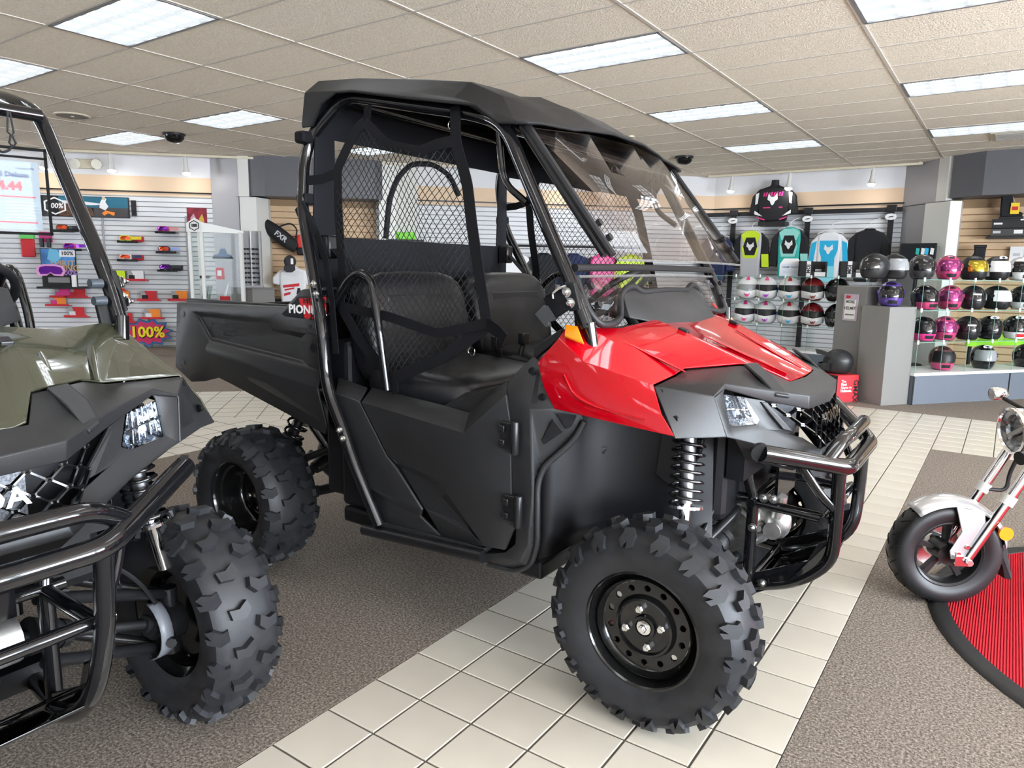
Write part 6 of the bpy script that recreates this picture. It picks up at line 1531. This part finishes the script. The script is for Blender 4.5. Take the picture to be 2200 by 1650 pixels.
t = thing('wall_shelf', 'small shelf holding the shoe boxes on the maple slats', 'shelf', (a[0],12.3,zb-.135), 0); B().bx(-.25,.25,-.15,.24,0,.028).obj('board', K_BLACK, t, smooth=0)
def boot(loc, rz, label, h):
    t = thing('boot', label, 'boot', loc, rz, 'black winter boots')
    B().prism([(-.06,-.05,.03),(.19,-.05,.03),(.20,-.05,.08),(.10,-.05,.12),(.065,-.05,.18),(.07,-.05,h),(-.075,-.05,h),(-.07,-.05,.14)], (0,.10,0)).obj('upper', K_BCLOTH, t, bevel=.02, smooth=40)
    B().bx(-.07,.21,-.055,.055,0,.035).obj('sole', K_BLACK, t, bevel=.006); B().bx(-.08,.075,-.056,.056,h-.04,h).obj('cuff', K_BLACK, t, bevel=.01); return t
t = boot((a[0]-.06,12.28,zb+.126), R(0), 'tall black boot with yellow price tag on the shoe boxes', .40)
B().box((.10,-.07,.14),(.10,.004,.15)).obj('price_tag', C('yellow tag', (.85,.6,.02), .5), t, smooth=0); B().box((.10,-.074,.14),(.07,.003,.05)).obj('tag_print', K_RED, t, smooth=0); B().tube([(.06,-.055,.30),(.10,-.07,.21)], .002, 5).obj('tag_string', K_WHITE, t)
a = (-0.441, 12.4, 1.661)
boot((a[0],12.25,a[2]-.18), R(180), 'short black boot on the maple wall behind the helmets', .30)
t = thing('wall_shelf', 'small shelf under the short black boot behind the helmets', 'shelf', (a[0],12.25,a[2]-.21), 0); B().bx(-.26,.2,-.12,.28,0,.028).obj('board', K_BLACK, t, smooth=0)
a = (-0.007, 12.4, 1.661)
t = thing('price_card', 'white price card standing behind the white helmet', 'card', (a[0],12.45,a[2]-.12), 0); B().bx(-.08,.08,-.01,0,0,.22).obj('card', K_WHITE, t, smooth=0); print2d('card_print', K_SILV, t, rect(-.04,.04,.09,.13), -.011)

# ---------------- glass helmet racks
SHZ = (.335, .655, .985, 1.300)
def rack(name, label, loc, rz, L_, depth, cols, base_h, base_m):
    t = thing(name, label, 'display rack', loc, rz)
    B().bx(0,L_,0,depth,0,base_h-.03).obj('base', base_m, t, smooth=0, bevel=.004)
    B().bx(-.01,L_+.01,-.01,depth+.01,base_h-.03,base_h).obj('base_top', K_WHITE, t, smooth=0)
    for z in SHZ[1:]:
        g = B().add([(0,.0,z),(L_,.0,z),(L_,depth,z),(0,depth,z)], [(0,1,2,3)]).obj('glass_shelf', K_GLASS, t, smooth=0)
        B().bx(0,L_,-.003,.0,z-.004,z+.002).obj('shelf_edge', K_GEDGE, g, smooth=0)
    for k in range(cols+1):
        x = L_*k/cols
        g = B().add([(x,.0,base_h),(x,depth,base_h),(x,depth,SHZ[3]),(x,0,SHZ[3])], [(0,1,2,3)]).obj('glass_divider', K_GLASS, t, smooth=0)
        B().bx(x-.002,x+.002,-.003,.0,base_h,SHZ[3]).obj('divider_edge', K_GEDGE, g, smooth=0)
    cb = B()
    for k in range(cols+1):
        for z in SHZ[1:]: cb.cyl((L_*k/cols,-.006,z-.018),(L_*k/cols,-.006,z+.022),.011,n=8)
    cb.obj('corner_clip', C('clear clip', (.75,.78,.76), .2), t)['kind'] = 'stuff'
    return t
RRA = R(52); RRO = (-.75, 8.43, 0)
rackR = rack('glass_helmet_rack', 'glass helmet rack on a slate base at the right edge', RRO, RRA, 2.7, .46, 8, .335, K_BLUEG)
for k in (0, 1.33): B().bx(k-.004,k+.012,-.004,.0,.0,.305).obj('base_joint', K_BLACK, rackR, smooth=0)
rackL = rack('glass_helmet_rack', 'glass helmet rack behind the red hood, full of striped helmets', (-3.45,9.86,0), 0, 1.95, .46, 6, .335, K_BLUEG)
def RR(t_, d, z): return (RRO[0]+math.cos(RRA)*t_-math.sin(RRA)*d, RRO[1]+math.sin(RRA)*t_+math.cos(RRA)*d, z)

# helmets
def ell(az, el, s=1.0, chin=0.0):
    rx, ry, rz, zc = .124, .150, .128, .128
    c_ = math.cos(el); x = rx*math.sin(az)*c_; y = -ry*math.cos(az)*c_; z = rz*math.sin(el)
    if el < 0:
        k = min(1, -el/1.2); x = rx*math.sin(az)*(c_*.5+.5)*(1-.10*k); y = -ry*math.cos(az)*(c_*.45+.55)*(1 + (.05 if math.cos(az) > 0 else -.16*k)); z = -.126*math.sin(min(1.5,-el*1.25))
    return (x*s, y*s - chin*max(0,math.cos(az))**3, zc + z*s)
def patch(a0, a1, e0, e1, s, nu=12, nv=6, chin=0):
    return B().grid(lambda u_, v_: ell(a0+(a1-a0)*u_, e0+(e1-e0)*v_, s, chin), nu, nv)
def shell_mesh():
    b = B().grid(lambda u_, v_: ell(2*PI*u_, R(-72)+R(160)*v_), 28, 14, True); n0 = len(b.v); b.f.append(tuple(range(n0-28,n0))); b.f.append(tuple(range(27,-1,-1))); return b
HM = {}
def hmesh(key, fn, smooth=60):
    if key not in HM: HM[key] = fn().mesh(key, smooth)
    return HM[key]
def hpart(name, me, m, parent, solid=0):
    o = bpy.data.objects.new(name, me.copy() if False else me); col.objects.link(o); o.parent = parent
    if not me.materials: me.materials.append(None)
    o.material_slots[0].link = 'OBJECT'; o.material_slots[0].material = m
    return o
def fullface(loc, rz, label, shell, visor, chin=None, top=None, group='full-face helmets on the glass racks', sticker=None, logo=None, stripe=None, face=None):
    t = thing('helmet', label, 'helmet', loc, rz, group)
    hpart('shell', hmesh('fshell', shell_mesh), shell, t)
    hpart('visor', hmesh('fvisor', lambda: patch(R(-68),R(68),R(-14),R(36),1.03,14,7)), visor, t)
    hpart('base_trim', hmesh('ftrim', lambda: B().grid(lambda u_, v_: ell(2*PI*u_, R(-72)+R(9)*v_, 1.02), 28, 3, True)), K_BLACK, t)
    hpart('chin_vent', hmesh('fvent', lambda: patch(R(-22),R(22),R(-40),R(-24),1.035,8,4)), face or K_BLACK, t)
    for s in (1,-1): hpart('visor_pivot', hmesh('fpivot%d' % s, lambda: B().cyl(ell(s*R(72),R(8),.98), ell(s*R(72),R(8),1.07), .022, n=14)), shell if s > 0 else shell, t)
    if chin: hpart('chin_bar', hmesh('fchin', lambda: patch(R(-80),R(80),R(-58),R(-18),1.015,16,5)), chin, t)
    if top: hpart('crown_panel', hmesh('ftop', lambda: patch(R(-55),R(55),R(42),R(80),1.012,12,5)), top, t)
    hpart('brow_vent', hmesh('fbrow', lambda: patch(R(-16),R(16),R(45),R(58),1.03,8,3)), K_BLACK, t)
    if stripe:
        for s in (1,-1): hpart('side_stripe', hmesh('fstripe%d' % s, lambda: patch(s*R(70),s*R(115),R(-35),R(20),1.014,8,6)), stripe, t)
    if sticker: hpart('visor_sticker', hmesh('fstick', lambda: patch(R(-26),R(12),R(12),R(19),1.045,8,3)), sticker, t)
    if logo:
        hpart('logo_oval', hmesh('foval', lambda: B().prism([Vector(ell(0,R(56),1.03)) + Vector((math.cos(2*PI*i/16)*.045, math.sin(2*PI*i/16)*.012*.5, math.sin(2*PI*i/16)*.016)) for i in range(16)], (0,-.006,.006)), 0), K_WHITE, t)
        p = Vector(ell(0,R(56),1.03)); text(logo, 'logo_text', K_BLACK, t, .028, (0,p.y-.011,p.z+.006), (R(60),0,0), .001, bold=.001)
    return t
def mx(loc, rz, label, shell, chin, accent, accent2=None, visor=K_BLACK, group='open-face helmets behind glass', peak=True, tilt=0):
    t = thing('helmet', label, 'helmet', loc, rz, group)
    hpart('shell', hmesh('fshell', shell_mesh), shell, t)
    hpart('face_opening', hmesh('mxface', lambda: patch(R(-66),R(66),R(-32),R(17),1.018,14,7)), visor, t)
    hpart('chin_guard', hmesh('mxchin', lambda: B().grid(lambda u_, v_: (lambda a_, k: (.118*math.sin(a_)*(1+.04*k), -.05-.150*math.cos(a_)*(1+.10*math.sin(PI*k)), .018+.072*k-.03*(abs(math.sin(a_)) if False else 0)+ .022*abs(math.sin(a_))))(R(-78)+R(156)*u_, v_), 16, 6)), chin, t, )
    hpart('mouth_vent', hmesh('mxvent', lambda: B().prism([(-.035,-.212,.072),(-.012,-.219,.052),(0,-.22,.062),(.012,-.219,.052),(.035,-.212,.072),(.012,-.218,.030),(-.012,-.218,.030)], (0,-.006,0)), 0), accent2 or K_BLACK, t)
    hpart('crown_stripe', hmesh('mxstripe', lambda: patch(R(-14),R(14),R(40),R(84),1.02,6,5)), accent, t)
    for s in (1,-1): hpart('side_panel', hmesh('mxside%d' % s, lambda: patch(s*R(62),s*R(105),R(-48),R(4),1.016,8,6)), accent2 or accent, t)
    if peak: hpart('peak', hmesh('mxpeak', lambda: B().grid(lambda u_, v_: ((u_-.5)*2*(.105-.02*v_), -.10-.14*v_+.02*(2*u_-1)**2, .212+.035*math.sin(v_*1.6)-.045*(2*u_-1)**2), 10, 6)), shell, t)
    hpart('base_trim', hmesh('ftrim', None), K_BLACK, t)
    return t
H_WHT = C('gloss white shell', (.72,.72,.72), .15, coat=.6); H_BLK = C('gloss black shell', (.010,.010,.011), .12, coat=.6); H_MBLK = C('matt black shell', (.016,.016,.017), .38)
H_PNK = C('metallic pink shell', (.62,.07,.20), .22, metal=.35, coat=.6); H_PUR = C('metallic purple shell', (.12,.07,.35), .22, metal=.35, coat=.6); H_RED = C('dark red shell', (.20,.012,.015), .18, coat=.6)
H_BRN = C('bronze shell', (.20,.09,.08), .18, metal=.5, coat=.6); H_GRY = C('graphite shell', (.07,.07,.072), .25, metal=.3, coat=.4)
L_SMK = C('smoke visor', (.012,.012,.013), .05, coat=.6); L_PNK = C('pink mirror visor', (.42,.08,.25), .06, metal=.75); L_GLD = C('gold mirror visor', (.55,.42,.05), .07, metal=.8); L_CLR = C('pale clear visor', (.28,.29,.30), .08, coat=.5)
def hR(px, row, *a_, d=.2, turn=0, **k): return fullface(RR(px[0], d, SHZ[row]+.002), RRA - R(38) + turn, *a_, **k)
# top row, left to right
hR((-0.444, 0.26, 1.304), 3, 'small folded black modular helmet beside the open carton', H_MBLK, L_SMK, turn=R(-50))
hR((-0.203, 0.2, 1.307), 3, 'black modular helmet with large silver smoke visor, top row', H_MBLK, L_CLR, turn=R(35))
hR((0.164, 0.2, 1.311), 3, 'graphite helmet with smoke visor, left of the pink one, top row', H_GRY, L_SMK, turn=R(20))
hR((0.525, 0.2, 1.305), 3, 'pink full-face helmet with mirrored visor on the top row', H_PNK, L_PNK, turn=R(5))
hR((0.868, 0.2, 1.308), 3, 'matt black helmet with gold mirror visor on the top row', H_MBLK, L_GLD, turn=R(30))
hR((1.193, 0.2, 1.312), 3, 'black and white helmet with oval logo, top row', H_MBLK, H_WHT, turn=R(25), logo='HJC', stripe=H_WHT)
hR((1.554, 0.2, 1.315), 3, 'white helmet with dark visor at the right end of the top row', H_WHT, L_SMK, turn=R(15), stripe=K_BLACK, logo='HJC')
# second row
hR((0.24, 0.22, 0.998), 2, 'black and pink helmet with open face, second row', H_BLK, L_SMK, H_PNK, turn=R(30))
hR((0.588, 0.2, 0.998), 2, 'pink mirrored full-face helmet on the second row', H_PNK, L_PNK, turn=R(5))
hR((0.909, 0.2, 0.998), 2, 'dark plum helmet with white visor sticker, second row', H_MBLK, L_SMK, sticker=K_WHITE, turn=R(10))
hR((1.244, 0.2, 0.997), 2, 'matt black helmet with white visor graphics, second row', H_MBLK, H_WHT, turn=R(40))
hR((1.622, 0.2, 0.996), 2, 'black, white and red striped helmet at the right end, second row', H_BLK, H_BLK, H_WHT, turn=R(12), stripe=H_WHT, face=K_RED)
# third row
hR((0.264, 0.22, 0.634), 1, 'black and magenta helmet half behind the grey plinth, third row', H_BLK, L_SMK, K_PINK, turn=R(20))
hR((0.563, 0.2, 0.631), 1, 'pink mirrored full-face helmet on the third row', H_PNK, L_PNK, turn=R(5))
hR((0.886, 0.2, 0.626), 1, 'dark plum helmet with white visor sticker, third row', H_MBLK, L_SMK, sticker=K_WHITE, turn=R(10))
hR((1.202, 0.2, 0.621), 1, 'black helmet with white graphics and oval logo, third row', H_BLK, L_SMK, None, turn=R(12), logo='HJC', stripe=H_WHT)
hR((1.575, 0.2, 0.615), 1, 'black and white helmet with red chin mark, third row', H_BLK, L_SMK, H_WHT, turn=R(10), face=K_RED, logo='HJC')
# bottom row
hR((0.568, 0.2, 0.326), 0, 'bronze and pink helmet alone on the white base top', H_BRN, K_BLACK, H_PNK, turn=R(10))
hR((1.162, 0.2, 0.362), 0, 'black helmet with oval logo on the white base top', H_BLK, L_CLR, None, turn=R(8), logo='HJC')
hR((1.791, 0.2, 0.346), 0, 'black helmet cut off by the right edge, bottom row', H_BLK, L_SMK, turn=R(8))
a = RR(1.95, .30, 0)
t = thing('green_panel', 'lime green panel behind the lower glass shelves', 'panel', (a[0],a[1],.60), RRA); B().bx(-.5,.6,.36,.38,-.08,.06).obj('board', C('lime panel', (.35,.75,.05), .5), t, smooth=0); B().bx(-.46,-.42,.36,.38,-.60,-.08).bx(.5,.54,.36,.38,-.60,-.08).obj('leg', K_BLACK, t, smooth=0)
# left rack: two rows of striped open-face helmets
cols_ = ((1601,H_WHT,H_WHT,K_PINK,K_PINK,'white and magenta'),(1642,H_WHT,H_WHT,K_PINK,C('violet panel',(.35,.03,.45),.3),'white and violet'),(1692,H_WHT,H_WHT,K_RED,C('sky panel',(.03,.35,.65),.3),'white and sky blue'),(1742,H_RED,H_WHT,H_RED,H_RED,'dark red'),(1792,H_BLK,H_BLK,H_BLK,H_BLK,'gloss black'))
LXS = (((-3.024, 10.05, 0.944),(-2.771, 10.05, 0.954),(-2.471, 10.05, 0.965),(-2.175, 10.05, 0.977),(-1.872, 10.05, 0.988)),((-3.04, 10.05, 0.594),(-2.766, 10.05, 0.61),(-2.458, 10.05, 0.628),(-2.155, 10.05, 0.645),(-1.852, 10.05, 0.663)))
for r_ in range(2):
    for k, (px, sh, ch, ac, ac2, nm) in enumerate(cols_):
        mx((LXS[r_][k][0], 10.10, SHZ[2-r_]+.002), R(14), nm + (' open-face helmet on the upper shelf behind the hood' if r_ == 0 else ' open-face helmet on the lower shelf behind the hood'), sh, ch, ac, ac2, L_CLR if (k == 0 and r_ == 0) else K_BLACK, peak=False).scale = (1.2, 1.2, 1.2)
# cartons and sign on the left rack's top
for px, lab in (((-2.153, 10.05, 1.3),'left open black carton with sunglasses on the glass top'),((-1.661, 10.05, 1.309),'right open black carton with sunglasses on the glass top')):
    t = thing('open_carton', lab, 'box', (px[0],10.05,SHZ[3]+.002), R(10), 'open black cartons on the glass top')
    B().bx(-.20,-.18,-.13,.13,0,.20).bx(.12,.14,-.13,.13,0,.19).bx(-.20,.14,.11,.13,0,.20).bx(-.20,.14,-.13,.13,0,.01).bx(-.20,-.03,-.13,-.11,0,.20).bx(-.03,.14,-.13,-.12,0,.07).obj('carton', K_BLACK, t, smooth=0)
    print2d('side_strip', K_WHITE, t, rect(-.10,-.05,.0,.20), -.131); tx = text('MOJ', 'strip_text', K_BLACK, t, .06, (-.075,-.135,.10), (PI/2,R(-90),0), .001, bold=.002)
    print2d('front_label', K_WHITE, t, rect(0,.13,.005,.06), -.131); B().bx(.0,.08,-.02,.0,.06,.10).obj('sunglasses', K_SILV, t, bevel=.006)
a = (-2.454, 10, 1.313)
t = thing('sign_holder', 'white helmet policy sign in a clear holder on the glass top', 'sign', (a[0],10.0,SHZ[3]+.002), R(12))
B().prism([(-.135,0,0),(.135,0,0),(.135,0,.16),(.09,0,.235),(-.09,0,.235),(-.135,0,.16)], (0,.02,0)).obj('holder', K_WHITE, t, smooth=0, bevel=.004); print2d('sheet', C('pale blue sheet', (.66,.72,.80), .5), t, rect(-.12,.12,.01,.165), -.001)
text('HELMET POLICY', 'sign_text', K_NAVY, t, .028, (0,-.003,.12), (PI/2,0,0), .0006, bold=.0008)
for k in range(3): print2d('text_line', C('grey line', (.45,.48,.52), .5), t, rect(-.09,.09,.045+.018*k,.050+.018*k), -.003)
# plinths, red carton, black helmet
def box_on(name, label, cat, corner, ang, w, d, h, m):
    t = thing(name, label, cat, (corner[0],corner[1],0), ang); B().bx(0,w,0,d,0,h).obj('body', m, t, smooth=0, bevel=.004); return t
pl = box_on('plinth', 'low square grey plinth under the purple helmet', 'plinth', (-1.0,8.16), R(54), .36, .36, 1.02, K_GREY)
pt = box_on('plinth', 'tall grey plinth with a helmet notice on its side', 'plinth', (-1.27,8.43), R(54), .42, .42, 1.215, K_GREY)
q = Matrix.Translation((-1.0,8.16,0)) @ Matrix.Rotation(R(54),4,'Z') @ Vector((.18,.18,1.022))
fullface(tuple(q), R(18), 'purple full-face helmet on the low grey plinth', H_PUR, L_SMK)
sg = thing('notice_sheet', 'framed more helmet notice on the tall grey plinth', 'notice', tuple(Matrix.Translation((-1.27,8.43,0)) @ Matrix.Rotation(R(54),4,'Z') @ Vector((-.004,.20,.98))), R(54-90))
B().bx(-.10,.10,-.004,.003,-.14,.15).obj('frame', C('lilac border', (.45,.38,.45), .5), sg, smooth=0); print2d('sheet', K_PAPERW if False else M_PAPER, sg, rect(-.075,.075,-.12,.09), -.005)
for k, s_ in enumerate(('MORE','HELMET','SIZES IN BACK')): text(s_, 'notice_text', K_BLACK, sg, .045 if k < 2 else .019, (0,-.008,.065-.07*k), (PI/2,0,0), .0006, bold=.0006)
print2d('notice_logo', K_RED, sg, [(-.07,.105),(-.01,.105),(.0,.13),(-.06,.135)], -.005)
rb = box_on('carton', 'red and black carton on the floor against the tall plinth', 'box', (-1.41,8.05), R(52), .27, .33, .29, K_RED)
B().add([(-.0015,.005,.005),(-.0015,.325,.005),(-.0015,.325,.285),(-.0015,.005,.285)], [(0,1,2,3)]).obj('black_side', K_BLACK, rb, smooth=0)
tx = text('X', 'side_text', K_RED, rb, .26, (-.003,.11,.14), (PI/2,0,R(-90)), .001, bold=.008)
for k, (s_, b2) in enumerate((('The',.0002),('First',.0016),('Name in',.0002),('Helmets.',.0016))): text(s_, 'front_text', K_WHITE, rb, .040, (.045,-.002,.225-.034*k), (PI/2,0,0), .0006, align='LEFT', bold=b2)
text('GMAX', 'front_text', K_BLACK, rb, .085, (.235,-.002,.115), (PI/2,R(90),0), .0006, bold=.002)
q = Matrix.Translation((-1.41,8.05,0)) @ Matrix.Rotation(R(52),4,'Z') @ Vector((.13,.16,.292))
mx(tuple(q), R(-78), 'matt black off-road helmet on the red carton', H_MBLK, H_MBLK, H_MBLK, H_MBLK, group='helmet on the carton')

# ---------------- price tag hanging from the olive vehicle's cage
OQ = Matrix.Translation((-1.915,.462,0)) @ Matrix.Rotation(.015,4,'Z')
pt_ = thing('price_tag', 'clear framed price sheet hanging from the olive vehicle cage', 'price sign', tuple(OQ @ Vector((-.545,.435,1.553))), R(90)+.015-R(18))
# local x = vehicle left, facing local -y (towards the vehicle front)
tw = .142
B().bx(-tw,tw,-.003,.003,-.128,-.120).bx(-tw,tw,-.003,.003,.118,.126).bx(-tw,-tw+.008,-.003,.003,-.128,.126).bx(tw-.008,tw,-.003,.003,-.128,.126).bx(-tw,tw,-.003,.003,.094,.100).obj('frame', C('dull black frame', (.008,.008,.008), .8, spec=.1), pt_, smooth=0)
B().add([(-tw,-.002,-.12),(tw,-.002,-.12),(tw,-.002,.118),(-tw,-.002,.118)], [(0,1,2,3)]).obj('clear_sleeve', K_CLEAR, pt_, smooth=0)
B().bx(-tw+.02,tw-.025,.0,.0015,-.112,.085).obj('paper', C('pale blue paper', (.25,.285,.31), .7, spec=.1), pt_, smooth=0)
text('Pioneer 700 Deluxe', 'sheet_text', K_NAVY, pt_, .020, (.092,-.0012,.045), (PI/2,0,0), .0004, align='RIGHT', bold=.0009)
text('$9,844.44', 'sheet_text', K_RED, pt_, .034, (.073,-.0012,.012), (PI/2,0,0), .0004, align='RIGHT', bold=.0018)
text('Honda UTV', 'sheet_text', K_NAVY, pt_, .009, (.085,-.0012,.064), (PI/2,0,0), .0004)
for z in (-.018,-.092): print2d('red_rule', K_RED, pt_, rect(-.11,.105,z-.002,z+.002), -.001, t=.0008)
for k in range(6): print2d('text_line', C('grey line', (.45,.48,.52), .5), pt_, rect(.03,.10,-.035-.009*k,-.033-.009*k), -.001, t=.0006)
print2d('sheet_logo', K_RED, pt_, [(-.11,.062),(-.03,.058),(-.025,.072),(-.06,.080),(-.11,.076)], -.001, t=.0008)
B().tube([(.055,0,.225),(.05,0,.165),(.06,0,.155),(.065,0,.165),(.06,0,.225)], .003, 6).tube([(.058,0,.16),(.052,0,.135),(.06,0,.122),(.068,0,.135),(.060,0,.158)], .0035, 6).tube([(.06,0,.13),(.05,0,.112),(.03,0,.105),(.02,0,.118)], .004, 6, bend=.01).obj('carabiner', K_BLACK, pt_)
